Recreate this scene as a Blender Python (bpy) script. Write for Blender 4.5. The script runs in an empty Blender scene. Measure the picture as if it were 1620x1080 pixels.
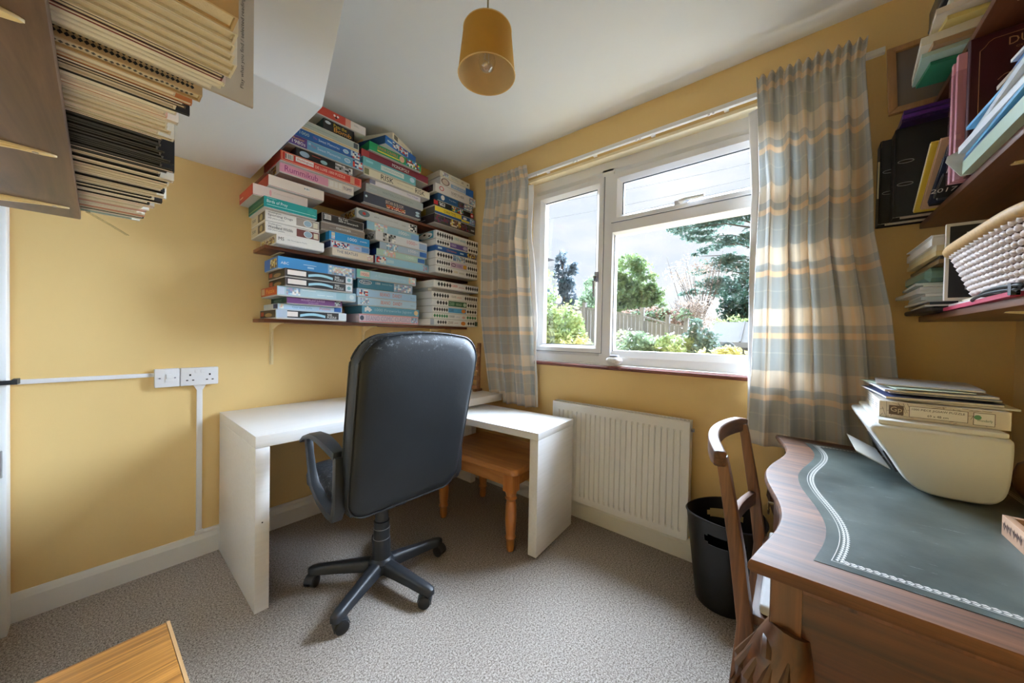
import bpy, bmesh, math, random
import numpy as np
from mathutils import Vector, Matrix
SC = bpy.context.scene
COL = SC.collection
rnd = random.Random(7)

# ---------------------------------------------------------------- camera
CAMP = Vector((-1.985, -2.343, 1.157))
YAW, PITCH, ROLL, FPX = 0.6923, -0.01493, 0.0190, 542.63
def _cam():
    f = Vector((math.cos(YAW)*math.cos(PITCH), math.sin(YAW)*math.cos(PITCH), math.sin(PITCH)))
    r = Vector((math.sin(YAW), -math.cos(YAW), 0)); u = r.cross(f)
    c, s = math.cos(ROLL), math.sin(ROLL)
    r2, u2 = c*r+s*u, -s*r+c*u
    cd = bpy.data.cameras.new('camera'); cd.sensor_width = 36; cd.lens = FPX/1620*36
    cd.clip_start = 0.02; cd.clip_end = 300
    co = bpy.data.objects.new('camera', cd); COL.objects.link(co)
    m = Matrix((( r2.x, u2.x, -f.x, CAMP.x), (r2.y, u2.y, -f.y, CAMP.y), (r2.z, u2.z, -f.z, CAMP.z), (0,0,0,1)))
    co.matrix_world = m
    SC.camera = co
_cam()

# ---------------------------------------------------------------- sky, daylight, exposure
SKY_STRENGTH = 1.08
SUN_STRENGTH = 106.0
SC.view_settings.view_transform = 'Standard'
SC.view_settings.look = 'None'
SC.view_settings.gamma = 1.0
SC.view_settings.exposure = 0.14
SC.view_settings.use_curve_mapping = False
try:
    SC.cycles.max_bounces = 14
    SC.cycles.diffuse_bounces = 8
    SC.cycles.transparent_max_bounces = 16
    SC.cycles.caustics_reflective = False
    SC.cycles.caustics_refractive = False
    SC.cycles.sample_clamp_indirect = 6.0
except Exception:
    pass
def _world():
    w = bpy.data.worlds.new('sky'); SC.world = w; w.use_nodes = True
    nt = w.node_tree; nt.nodes.clear()
    out = nt.nodes.new('ShaderNodeOutputWorld'); bg = nt.nodes.new('ShaderNodeBackground')
    tc = nt.nodes.new('ShaderNodeTexCoord'); mp = nt.nodes.new('ShaderNodeMapping')
    mp.inputs['Scale'].default_value = (1.0, 1.0, 2.6)
    nz = nt.nodes.new('ShaderNodeTexNoise'); nz.inputs['Scale'].default_value = 3.2
    nz.inputs['Detail'].default_value = 6; nz.inputs['Roughness'].default_value = 0.55
    rp = nt.nodes.new('ShaderNodeValToRGB')
    e = rp.color_ramp.elements
    e[0].position = 0.40; e[0].color = (0.74, 0.82, 0.93, 1)
    e[1].position = 0.62; e[1].color = (0.94, 0.95, 0.97, 1)
    nt.links.new(tc.outputs['Generated'], mp.inputs['Vector'])
    nt.links.new(mp.outputs['Vector'], nz.inputs['Vector'])
    nt.links.new(nz.outputs['Fac'], rp.inputs['Fac'])
    nt.links.new(rp.outputs['Color'], bg.inputs['Color'])
    bg.inputs['Strength'].default_value = SKY_STRENGTH
    nt.links.new(bg.outputs['Background'], out.inputs['Surface'])
_world()
def _sun():
    # sun lamp added as wide, soft fill for the daylight indoors
    l = bpy.data.lights.new('fill_sun', 'SUN'); l.energy = SUN_STRENGTH; l.angle = math.radians(95)
    l.color = (0.66, 0.81, 1.0)
    o = bpy.data.objects.new('fill_sun', l); COL.objects.link(o)
    o.rotation_euler = Vector((-0.84, -0.17, -0.36)).to_track_quat('-Z', 'Y').to_euler()
    o.location = (6, -2, 6)
    # portal: only guides the sampling of the sky through the window opening
    p = bpy.data.lights.new('window_portal', 'AREA'); p.shape = 'RECTANGLE'; p.size = 1.30; p.size_y = 1.60
    try: p.cycles.is_portal = True
    except Exception: return
    po = bpy.data.objects.new('window_portal', p); COL.objects.link(po)
    po.location = (0.02, -1.60, 1.63); po.rotation_euler = Vector((-1, 0, 0)).to_track_quat('-Z', 'Y').to_euler()
_sun()

# ---------------------------------------------------------------- materials
MATS = {}
def s2l(c):
    return tuple(((x/12.92) if x <= 0.04045 else ((x+0.055)/1.055)**2.4) for x in c)
def rgb(r, g, b): return s2l((r/255., g/255., b/255.))
def newmat(name):
    m = bpy.data.materials.new(name); m.use_nodes = True
    nt = m.node_tree; b = nt.nodes['Principled BSDF']
    return m, nt, b
def _n(nt, t, **kw):
    n = nt.nodes.new(t)
    for k, v in kw.items():
        if k in n.inputs: n.inputs[k].default_value = v
        else: setattr(n, k, v)
    return n
def plain(name, col, rough=0.5, metal=0.0, var=0.06, scale=30., bump=0.0, bscale=None, sheen=0.0, coat=0.0, spec=0.5):
    """paint / plastic / paper: slight colour variation and fine relief"""
    if name in MATS: return MATS[name]
    m, nt, b = newmat(name)
    tc = _n(nt, 'ShaderNodeTexCoord')
    nz = _n(nt, 'ShaderNodeTexNoise', Scale=scale, Detail=4.0)
    nt.links.new(tc.outputs['Object'], nz.inputs['Vector'])
    mx = _n(nt, 'ShaderNodeMix', data_type='RGBA')
    c = Vector(col)
    mx.inputs[6].default_value = (*(c*(1-var)), 1); mx.inputs[7].default_value = (*[min(1, x) for x in c*(1+var)], 1)
    nt.links.new(nz.outputs['Fac'], mx.inputs[0])
    nt.links.new(mx.outputs[2], b.inputs['Base Color'])
    b.inputs['Roughness'].default_value = rough; b.inputs['Metallic'].default_value = metal
    b.inputs['Specular IOR Level'].default_value = spec
    if coat: b.inputs['Coat Weight'].default_value = coat
    if sheen: b.inputs['Sheen Weight'].default_value = sheen
    if bump:
        n2 = _n(nt, 'ShaderNodeTexNoise', Scale=bscale or scale*3, Detail=3.0)
        nt.links.new(tc.outputs['Object'], n2.inputs['Vector'])
        bp = _n(nt, 'ShaderNodeBump', Strength=bump, Distance=0.002)
        nt.links.new(n2.outputs['Fac'], bp.inputs['Height'])
        nt.links.new(bp.outputs['Normal'], b.inputs['Normal'])
    MATS[name] = m; return m
def wood(name, dark, light, axis='X', scale=9., stretch=14., rough=0.45, bump=0.15, coat=0.0, rings=2.0, knots=False):
    """grain running along one object axis"""
    if name in MATS: return MATS[name]
    m, nt, b = newmat(name)
    tc = _n(nt, 'ShaderNodeTexCoord'); mp = _n(nt, 'ShaderNodeMapping')
    sc = [scale*stretch/6.]*3; sc['XYZ'.index(axis)] = scale/6.
    mp.inputs['Scale'].default_value = sc
    nt.links.new(tc.outputs['Object'], mp.inputs['Vector'])
    nz = _n(nt, 'ShaderNodeTexNoise', Scale=1.0, Detail=7.0, Roughness=0.62, Distortion=rings*0.35)
    nt.links.new(mp.outputs['Vector'], nz.inputs['Vector'])
    rp = _n(nt, 'ShaderNodeValToRGB')
    e = rp.color_ramp.elements
    e[0].position = 0.30; e[0].color = (*dark, 1); e[1].position = 0.68; e[1].color = (*light, 1)
    nt.links.new(nz.outputs['Fac'], rp.inputs['Fac'])
    last = rp.outputs['Color']
    n2 = _n(nt, 'ShaderNodeTexNoise', Scale=3.0, Detail=2.0)
    nt.links.new(tc.outputs['Object'], n2.inputs['Vector'])
    mx = _n(nt, 'ShaderNodeMix', data_type='RGBA', blend_type='MULTIPLY')
    r2 = _n(nt, 'ShaderNodeValToRGB'); r2.color_ramp.elements[0].color = (0.62, 0.58, 0.55, 1); r2.color_ramp.elements[0].position = 0.3
    r2.color_ramp.elements[1].position = 0.65
    nt.links.new(n2.outputs['Fac'], r2.inputs['Fac'])
    mx.inputs[0].default_value = 0.6
    nt.links.new(last, mx.inputs[6]); nt.links.new(r2.outputs['Color'], mx.inputs[7]); last = mx.outputs[2]
    if knots:
        vo = _n(nt, 'ShaderNodeTexVoronoi', Scale=5.5)
        m3 = _n(nt, 'ShaderNodeMapping'); s3 = [1, 1, 1]; s3['XYZ'.index(axis)] = 0.45; m3.inputs['Scale'].default_value = s3
        nt.links.new(tc.outputs['Object'], m3.inputs['Vector']); nt.links.new(m3.outputs['Vector'], vo.inputs['Vector'])
        r3 = _n(nt, 'ShaderNodeValToRGB'); r3.color_ramp.elements[0].position = 0.04; r3.color_ramp.elements[0].color = (0.3, 0.22, 0.18, 1)
        r3.color_ramp.elements[1].position = 0.10
        nt.links.new(vo.outputs['Distance'], r3.inputs['Fac'])
        m4 = _n(nt, 'ShaderNodeMix', data_type='RGBA', blend_type='MULTIPLY'); m4.inputs[0].default_value = 0.8
        nt.links.new(last, m4.inputs[6]); nt.links.new(r3.outputs['Color'], m4.inputs[7]); last = m4.outputs[2]
    nt.links.new(last, b.inputs['Base Color'])
    b.inputs['Roughness'].default_value = rough
    if coat: b.inputs['Coat Weight'].default_value = coat; b.inputs['Coat Roughness'].default_value = 0.25
    bp = _n(nt, 'ShaderNodeBump', Strength=bump, Distance=0.002)
    nt.links.new(nz.outputs['Fac'], bp.inputs['Height']); nt.links.new(bp.outputs['Normal'], b.inputs['Normal'])
    MATS[name] = m; return m
def printmat():
    """flat print: colour from the mesh's own colour attribute"""
    if 'print' in MATS: return MATS['print']
    m, nt, b = newmat('printed_card')
    at = _n(nt, 'ShaderNodeAttribute'); at.attribute_name = 'Col'
    nt.links.new(at.outputs['Color'], b.inputs['Base Color'])
    b.inputs['Roughness'].default_value = 0.42
    MATS['print'] = m; return m
def leafmat(name, c1, c2, trans=0.35):
    if name in MATS: return MATS[name]
    m, nt, b = newmat(name)
    tc = _n(nt, 'ShaderNodeTexCoord'); nz = _n(nt, 'ShaderNodeTexNoise', Scale=2.6, Detail=5.0)
    nt.links.new(tc.outputs['Object'], nz.inputs['Vector'])
    rp = _n(nt, 'ShaderNodeValToRGB'); e = rp.color_ramp.elements
    e[0].position = 0.35; e[0].color = (*c1, 1); e[1].position = 0.65; e[1].color = (*c2, 1)
    nt.links.new(nz.outputs['Fac'], rp.inputs['Fac']); nt.links.new(rp.outputs['Color'], b.inputs['Base Color'])
    b.inputs['Roughness'].default_value = 0.6
    tr = _n(nt, 'ShaderNodeBsdfTranslucent'); nt.links.new(rp.outputs['Color'], tr.inputs['Color'])
    ms = _n(nt, 'ShaderNodeMixShader'); ms.inputs[0].default_value = trans
    nt.links.new(b.outputs[0], ms.inputs[1]); nt.links.new(tr.outputs[0], ms.inputs[2])
    nt.links.new(ms.outputs[0], nt.nodes['Material Output'].inputs['Surface'])
    MATS[name] = m; return m
def glassmat(name='window_glass', fac=0.05, tint=(1, 1, 1)):
    if name in MATS: return MATS[name]
    m, nt, b = newmat(name)
    tr = _n(nt, 'ShaderNodeBsdfTransparent'); tr.inputs[0].default_value = (*tint, 1)
    gl = _n(nt, 'ShaderNodeBsdfGlossy'); gl.inputs['Roughness'].default_value = 0.02
    ms = _n(nt, 'ShaderNodeMixShader'); ms.inputs[0].default_value = fac
    nt.links.new(tr.outputs[0], ms.inputs[1]); nt.links.new(gl.outputs[0], ms.inputs[2])
    nt.links.new(ms.outputs[0], nt.nodes['Material Output'].inputs['Surface'])
    MATS[name] = m; return m

# ---------------------------------------------------------------- mesh building
class MB:
    def __init__(s): s.v = []; s.f = []; s.c = []
    def _add(s, v, f, col=None):
        n = len(s.v); s.v += [tuple(p) for p in v]
        for q in f: s.f.append(tuple(i+n for i in q)); s.c.append(col)
        return s
    def box(s, x0, x1, y0, y1, z0, z1, col=None):
        v = [(x, y, z) for z in (z0, z1) for y in (y0, y1) for x in (x0, x1)]
        return s._add(v, [(0,2,3,1),(4,5,7,6),(0,1,5,4),(2,6,7,3),(0,4,6,2),(1,3,7,5)], col)
    def quad(s, a, b, c, d, col=None): return s._add([a, b, c, d], [(0,1,2,3)], col)
    def poly(s, pts, col=None): return s._add(pts, [tuple(range(len(pts)))], col)
    def prism(s, pts, z0, z1, axis='z', col=None):
        """outline (2-D) extruded along an axis"""
        n = len(pts)
        def P(a, b, h): return {'z': (a, b, h), 'y': (a, h, b), 'x': (h, a, b)}[axis]
        v = [P(a, b, z0) for a, b in pts]+[P(a, b, z1) for a, b in pts]
        f = [tuple(range(n))[::-1], tuple(range(n, 2*n))]+[(i, (i+1) % n, n+(i+1) % n, n+i) for i in range(n)]
        return s._add(v, f, col)
    def rings(s, rs, cap=True, closed=False, col=None):
        """list of equal-length closed rings of points"""
        n = len(rs[0]); v = [p for r in rs for p in r]; f = []
        for k in range(len(rs)-(0 if closed else 1)):
            a, b = k*n, ((k+1) % len(rs))*n
            f += [(a+i, a+(i+1) % n, b+(i+1) % n, b+i) for i in range(n)]
        if cap and not closed: f += [tuple(range(n))[::-1], tuple(range((len(rs)-1)*n, len(rs)*n))]
        return s._add(v, f, col)
    def tube(s, path, r, n=8, closed=False, cap=True, flat=1.0, up=(0, 0, 1), col=None):
        """r: radius or list; flat squashes the section along the 'up' side"""
        P = [Vector(p) for p in path]; k = len(P); rr = r if hasattr(r, '__len__') else [r]*k
        rs = []
        for i in range(k):
            t = (P[(i+1) % k]-P[i-1]) if closed else (P[min(i+1, k-1)]-P[max(i-1, 0)])
            t.normalize(); u = Vector(up)
            if abs(t.dot(u)) > 0.95: u = Vector((1, 0, 0)) if abs(t.x) < 0.9 else Vector((0, 1, 0))
            a = t.cross(u).normalized(); b = a.cross(t).normalized()
            rs.append([tuple(P[i]+a*rr[i]*math.cos(2*math.pi*j/n)+b*rr[i]*flat*math.sin(2*math.pi*j/n)) for j in range(n)])
        return s.rings(rs, cap=cap, closed=closed, col=col)
    def bar(s, path, w, h, up=(0, 0, 1), col=None):
        """rectangular section"""
        P = [Vector(p) for p in path]; k = len(P); rs = []
        ww = w if hasattr(w, '__len__') else [w]*k; hh = h if hasattr(h, '__len__') else [h]*k
        for i in range(k):
            t = (P[min(i+1, k-1)]-P[max(i-1, 0)]).normalized(); u = Vector(up)
            a = t.cross(u).normalized(); b = a.cross(t).normalized()
            rs.append([tuple(P[i]+a*sx*ww[i]/2+b*sy*hh[i]/2) for sx, sy in ((-1,-1),(1,-1),(1,1),(-1,1))])
        return s.rings(rs, col=col)
    def lathe(s, prof, n=24, c=(0, 0, 0), ex=1.0, ey=1.0, cap=True, col=None):
        rs = [[(c[0]+r*ex*math.cos(2*math.pi*j/n), c[1]+r*ey*math.sin(2*math.pi*j/n), c[2]+z) for j in range(n)] for r, z in prof]
        return s.rings(rs, cap=cap, col=col)
    def grid(s, fn, nu, nv, col=None):
        v = [fn(i/nu, j/nv) for j in range(nv+1) for i in range(nu+1)]; w = nu+1
        return s._add(v, [(j*w+i, j*w+i+1, (j+1)*w+i+1, (j+1)*w+i) for j in range(nv) for i in range(nu)], col)
    def shift(s, d):
        s.v = [(x+d[0], y+d[1], z+d[2]) for x, y, z in s.v]; return s
    def xf(s, M):
        s.v = [tuple(M @ Vector(p)) for p in s.v]; return s
    def mesh(s, name, mats=(), smooth=False, bevel=0.0, seg=2, ang=35, weld=False, auto=40):
        me = bpy.data.meshes.new(name); me.from_pydata(s.v, [], s.f)
        for m in mats: me.materials.append(m)
        if any(c is not None for c in s.c):
            at = me.color_attributes.new('Col', 'FLOAT_COLOR', 'CORNER')
            buf = []
            for c, q in zip(s.c, s.f): buf += ([*(c or (1, 1, 1)), 1.0])*len(q)
            at.data.foreach_set('color', buf)
        if bevel or weld or smooth:
            bm = bmesh.new(); bm.from_mesh(me)
            if weld: bmesh.ops.remove_doubles(bm, verts=bm.verts, dist=1e-5)
            bmesh.ops.recalc_face_normals(bm, faces=bm.faces)
            if bevel:
                ed = [e for e in bm.edges if len(e.link_faces) == 2 and e.calc_face_angle(0) > math.radians(ang)]
                bmesh.ops.bevel(bm, geom=ed, offset=bevel, segments=seg, affect='EDGES', profile=0.6, clamp_overlap=True)
            if smooth or (bevel and seg > 1):
                for f in bm.faces: f.smooth = True
                for e in bm.edges:
                    if len(e.link_faces) == 2 and e.calc_face_angle(0) > math.radians(auto): e.smooth = False
            bm.to_mesh(me); bm.free()
        me.update(); return me

def put(name, mb, mat, parent=None, loc=None, world=False, **kw):
    if world and parent is not None: mb.shift(-Vector(parent.location))
    mats = mat if isinstance(mat, (list, tuple)) else [mat]
    me = mb if isinstance(mb, bpy.types.Mesh) else mb.mesh(name, mats, **kw)
    o = bpy.data.objects.new(name, me); COL.objects.link(o)
    if parent is not None: o.parent = parent
    if loc is not None: o.location = loc
    return o
def thing(name, label, cat, loc=(0, 0, 0), rz=0.0, group=None):
    o = bpy.data.objects.new(name, None); COL.objects.link(o); o.empty_display_size = 0.05
    o.location = loc; o.rotation_euler = (0, 0, rz)
    return tag(o, label, cat, group)
def tag(o, label, cat, group=None):
    o['label'] = label; o['category'] = cat
    if group: o['group'] = group
    return o
def struct(name, mb, mat, parent=None, label=None, **kw):
    o = put(name, mb, mat, parent, **kw); o['kind'] = 'structure'
    if label: o['label'] = label
    return o
def copy_tree(o, parent=None):
    c = o.copy(); COL.objects.link(c); c.parent = parent
    for ch in list(o.children): copy_tree(ch, c)
    return c

_TX = {}
def text_geo(body):
    """lettering outline as (verts, faces) inside a unit box, plus its natural aspect"""
    if body in _TX: return _TX[body]
    cu = bpy.data.curves.new('lettering', 'FONT'); cu.body = body; cu.size = 1; cu.resolution_u = 2
    o = bpy.data.objects.new('lettering', cu); COL.objects.link(o)
    dg = bpy.context.evaluated_depsgraph_get()
    me = bpy.data.meshes.new_from_object(o.evaluated_get(dg))
    v = np.array([p.co[:] for p in me.vertices]) if len(me.vertices) else np.zeros((1, 3))
    lo, hi = v.min(0), v.max(0); sz = np.maximum(hi-lo, 1e-6)
    vv = (v-lo)/np.where(sz > 1e-5, sz, 1); ff = [tuple(p.vertices) for p in me.polygons]
    asp = sz[0]/sz[1]
    bpy.data.objects.remove(o); bpy.data.curves.remove(cu); bpy.data.meshes.remove(me)
    _TX[body] = (vv, ff, asp); return _TX[body]
def add_text(mb, body, O, U, V, col):
    """body stretched over the parallelogram O + u*U + v*V"""
    vv, ff, _ = text_geo(body); O, U, V = Vector(O), Vector(U), Vector(V)
    mb._add([tuple(O+U*float(p[0])+V*float(p[1])) for p in vv], ff, col)
# ---------------------------------------------------------------- the room
XD, YC, H = -2.22, -2.914, 2.50        # wall behind the door, right wall, ceiling height
M_WALL = plain('ochre_wall_paint', rgb(224, 192, 130), 0.75, var=0.02, scale=6, bump=0.08, bscale=220)
M_CEIL = plain('white_ceiling_paint', rgb(236, 240, 243), 0.85, var=0.015, scale=4, bump=0.05, bscale=160)
M_TRIM = plain('white_gloss_trim', rgb(236, 237, 236), 0.35, var=0.02, scale=12)
M_UPVC = plain('white_window_plastic', rgb(240, 241, 244), 0.28, var=0.01, scale=10)
M_GASKET = plain('dark_rubber_gasket', rgb(60, 66, 72), 0.6)
M_CHROME = plain('satin_metal', rgb(190, 190, 192), 0.3, metal=1.0, var=0.03)
def carpet():
    m, nt, b = newmat('grey_brown_carpet')
    tc = _n(nt, 'ShaderNodeTexCoord')
    a = _n(nt, 'ShaderNodeTexNoise', Scale=340., Detail=2.0, Roughness=0.7)
    c = _n(nt, 'ShaderNodeTexNoise', Scale=150., Detail=4.0, Roughness=0.7)
    d = _n(nt, 'ShaderNodeTexNoise', Scale=3., Detail=2.0)
    for x in (a, c, d): nt.links.new(tc.outputs['Object'], x.inputs['Vector'])
    ad = _n(nt, 'ShaderNodeMath', operation='ADD'); nt.links.new(a.outputs['Fac'], ad.inputs[0]); nt.links.new(c.outputs['Fac'], ad.inputs[1])
    ml = _n(nt, 'ShaderNodeMath', operation='MULTIPLY'); nt.links.new(ad.outputs[0], ml.inputs[0]); ml.inputs[1].default_value = 0.5
    rp = _n(nt, 'ShaderNodeValToRGB'); e = rp.color_ramp.elements
    e[0].position = 0.41; e[0].color = (*rgb(84, 74, 66), 1); e[1].position = 0.58; e[1].color = (*rgb(200, 189, 179), 1)
    nt.links.new(ml.outputs[0], rp.inputs['Fac'])
    mx = _n(nt, 'ShaderNodeMix', data_type='RGBA', blend_type='MULTIPLY'); mx.inputs[0].default_value = 0.25
    nt.links.new(rp.outputs['Color'], mx.inputs[6]); nt.links.new(d.outputs['Color'], mx.inputs[7])
    nt.links.new(rp.outputs['Color'], b.inputs['Base Color'])
    b.inputs['Roughness'].default_value = 0.95; b.inputs['Specular IOR Level'].default_value = 0.1
    bp = _n(nt, 'ShaderNodeBump', Strength=0.9, Distance=0.006); nt.links.new(ml.outputs[0], bp.inputs['Height'])
    nt.links.new(bp.outputs['Normal'], b.inputs['Normal'])
    return m
M_CARPET = carpet()
WT = 0.26
struct('floor', MB().box(XD-WT, WT, YC-WT, WT, -0.12, 0), M_CARPET, label='grey brown flecked fitted carpet')
struct('ceiling', MB().box(XD-WT, WT, YC-WT, WT, H, H+0.12), M_CEIL, label='smooth white ceiling')
struct('wall_left', MB().box(XD-WT, WT, 0, WT, 0, H), M_WALL, label='ochre yellow wall behind the white desk')
struct('wall_right', MB().box(XD-WT, WT, YC-WT, YC, 0, H), M_WALL, label='ochre yellow wall carrying the file shelves')
# window wall with its opening
WY0, WY1, WZ0, WZ1 = -2.36, -0.83, 0.985, 2.279
mb = MB()
mb.box(0, WT, YC, WY0, 0, H); mb.box(0, WT, WY1, 0, 0, H); mb.box(0, WT, WY0, WY1, 0, WZ0); mb.box(0, WT, WY0, WY1, WZ1, H)
struct('wall_window', mb, M_WALL, label='ochre yellow wall around the window')
# wall behind the camera with the door beside the corner
DY0, DY1 = -0.86, -0.10
mb = MB(); mb.box(XD-WT, XD, YC, DY0, 0, H); mb.box(XD-WT, XD, DY0, DY1, 2.02, H); mb.box(XD-WT, XD, DY1, 0, 0, H)
struct('wall_back', mb, M_WALL, label='ochre yellow wall with the door in it')
# boxed-in stair bulkhead under the ceiling
mb = MB().prism([(0.0, 2.0), (0.0, H), (-1.255, H), (-0.955, 2.0)], XD, -1.45, axis='x')
o = struct('trim_1', mb, M_CEIL, label='white boxed-in bulkhead sloping up to the ceiling', bevel=0.004)
# skirtings
def skirt(name, pts, label):
    mb = MB(); prof = [(0, 0), (0.016, 0), (0.016, 0.085), (0.011, 0.10), (0.006, 0.112), (0, 0.112)]
    (xa, ya), (xb, yb), (nx, ny) = pts
    ra = [(xa+nx*d, ya+ny*d, z) for d, z in prof]; rb_ = [(xb+nx*d, yb+ny*d, z) for d, z in prof]
    mb.rings([ra, rb_]); struct(name, mb, M_TRIM, label=label)
skirt('baseboard_left', ((XD+0.001, 0), (0, 0), (0, -1)), 'cream white skirting board along the left wall')
skirt('baseboard_window', ((0, 0), (0, YC), (-1, 0)), 'cream white skirting board under the radiator')
skirt('baseboard_right', ((0, YC), (XD, YC), (0, 1)), 'cream white skirting board behind the old desk')

# door and its frame, just left of the view
fr = struct('trim_2', MB().box(XD-0.01, XD+0.018, DY1, DY1+0.085, 0, 2.02).box(XD-0.01, XD+0.018, DY0-0.06, DY0, 0, 2.02)
            .box(XD-0.01, XD+0.018, DY0-0.06, DY1+0.085, 2.02, 2.09), M_TRIM, label='white gloss door architrave', bevel=0.004)
dr = struct('door_1', MB().box(XD-0.045, XD-0.005, DY0+0.004, DY1-0.004, 0.008, 2.012), M_TRIM, label='white painted door at the left edge', bevel=0.002)
put('hinge', MB().box(XD-0.008, XD+0.004, DY1-0.012, DY1+0.010, 0.60, 0.70).tube([(XD+0.003, DY1-0.001, 0.60), (XD+0.003, DY1-0.001, 0.70)], 0.006, 8), M_CHROME, dr)
put('hinge', MB().box(XD-0.008, XD+0.004, DY1-0.012, DY1+0.010, 1.70, 1.80).tube([(XD+0.003, DY1-0.001, 1.70), (XD+0.003, DY1-0.001, 1.80)], 0.006, 8), M_CHROME, dr)
M_BLACKMETAL = plain('black_iron', rgb(44, 46, 50), 0.45, metal=0.6)
put('door_handle', MB().box(XD-0.006, XD+0.004, DY1-0.075, DY1-0.035, 0.86, 1.04)
    .tube([(XD, DY1-0.055, 0.955), (XD+0.04, DY1-0.055, 0.955)], 0.008, 8)
    .bar([(XD+0.04, DY1-0.065, 0.957), (XD+0.042, DY1-0.02, 0.957), (XD+0.040, DY1+0.018, 0.952)], [0.012, 0.014, 0.006], [0.018, 0.020, 0.008]), M_BLACKMETAL, dr)

# window: frame, casement, top light, fixed pane
def rect_frame(mb, x0, x1, y0, y1, z0, z1, w):
    """bevel-profiled rectangular frame, y0<y1; w = member width (left,right,bottom,top)"""
    wl, wr, wb, wt = w if hasattr(w, '__len__') else (w,)*4
    o = [(y0, z0), (y1, z0), (y1, z1), (y0, z1)]; i = [(y0+wl, z0+wb), (y1-wr, z0+wb), (y1-wr, z1-wt), (y0+wl, z1-wt)]
    m = [(a[0]*0.45+b[0]*0.55, a[1]*0.45+b[1]*0.55) for a, b in zip(o, i)]
    rs = [[(x1, *p) for p in o], [(x0, *p) for p in o], [(x0, *p) for p in m], [(x0+(x1-x0)*0.35, *p) for p in i], [(x1, *p) for p in i]]
    mb.rings(rs, cap=False, closed=True); return mb
win = struct('window_1', rect_frame(MB(), 0.058, 0.128, WY0, WY1, 0.992, 2.262, (0.052, 0.052, 0.09, 0.108)), M_UPVC, label='white plastic framed window with a casement and a top light')
put('mullion', MB().prism([(0.058, -1.445), (0.058, -1.372), (0.085, -1.360), (0.128, -1.360), (0.128, -1.452), (0.085, -1.452)], 1.040, 2.215, axis='z'), M_UPVC, win)
put('transom', MB().prism([(0.058, 1.815), (0.058, 1.872), (0.085, 1.885), (0.128, 1.885), (0.128, 1.800), (0.085, 1.800)], WY0+0.04, -1.440, axis='y'), M_UPVC, win)
cs = put('casement_sash', rect_frame(MB(), 0.046, 0.105, -1.386, -0.866, 1.062, 2.170, (0.052, 0.066, 0.046, 0.056)), M_UPVC, win)
put('gasket', rect_frame(MB(), 0.070, 0.076, -1.336, -0.912, 1.106, 2.116, 0.007), M_GASKET, cs)
M_GLASS = glassmat()
put('pane', MB().box(0.082, 0.086, -1.334, -0.914, 1.108, 2.114), M_GLASS, cs)
ts = put('top_light_sash', rect_frame(MB(), 0.046, 0.105, WY0+0.03, -1.440, 1.876, 2.172, (0.06, 0.060, 0.040, 0.060)), M_UPVC, win)
put('gasket', rect_frame(MB(), 0.070, 0.076, WY0+0.084, -1.499, 1.914, 2.114, 0.007), M_GASKET, ts)
put('pane', MB().box(0.082, 0.086, WY0+0.086, -1.500, 1.916, 2.112), M_GLASS, ts)
put('pane', MB().box(0.086, 0.090, WY0+0.048, -1.452, 1.044, 1.806), M_GLASS, win)
put('gasket', rect_frame(MB(), 0.078, 0.084, WY0+0.046, -1.448, 1.042, 1.810, 0.006), M_GASKET, win)
M_SEAL = plain('grey_sash_seal', rgb(112, 118, 128), 0.6)
put('sash_seal', rect_frame(MB(), 0.0560, 0.0600, -1.3895, -0.8625, 1.0585, 2.1735, 0.008), M_SEAL, cs)
put('sash_seal', rect_frame(MB(), 0.0560, 0.0600, WY0+0.027, -1.4365, 1.8725, 2.1755, 0.008), M_SEAL, ts)
def win_handle(mb, y, z, L, vertical):
    d = (0, 0, -1) if vertical else (0, -1, 0)
    mb.box(0.036, 0.048, y-0.012, y+0.012, z-0.032, z+0.032) if vertical else mb.box(0.036, 0.048, y-0.032, y+0.032, z-0.012, z+0.012)
    p0 = Vector((0.036, y, z)); D = Vector(d)
    mb.tube([p0, p0+Vector((-0.022, 0, 0))+D*0.004, p0+Vector((-0.032, 0, 0))+D*0.03, p0+Vector((-0.030, 0, 0))+D*L], [0.011, 0.011, 0.009, 0.007], 8)
    return mb
M_HANDLE = plain('grey_metal_handle', rgb(150, 152, 162), 0.35, metal=0.5)
put('casement_handle', win_handle(MB(), -1.352, 1.545, 0.13, True), M_HANDLE, cs, smooth=True)
put('top_light_handle', win_handle(MB(), -1.84, 1.905, 0.12, False), plain('white_handle', rgb(225, 226, 232), 0.3), ts, smooth=True)
put('window_lock', MB().tube([(0.046, -1.872, 1.912), (0.034, -1.872, 1.912)], 0.011, 10), M_HANDLE, ts, smooth=True)
struct('trim_3', MB().prism([(0.06, 0.966), (-0.020, 0.966), (-0.026, 0.971), (-0.026, 0.982), (-0.020, 0.988), (0.06, 0.988)], WY0-0.0, WY1+0.0, axis='y'),
       wood('red_brown_sill_wood', rgb(96, 42, 34), rgb(140, 74, 60), 'Y', coat=0.2), label='red brown stained wooden window sill')
struct('trim_4', MB().box(-0.006, 0.060, WY0, WY1, 2.262, 2.2785), plain('cream_reveal_paint', rgb(246, 232, 198), 0.6), label='cream painted head of the window reveal')
struct('trim_5', MB().box(0.0, 0.058, WY0, WY1, 0.988, 0.9925), M_UPVC, label='white plastic strip on the window sill')
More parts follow.
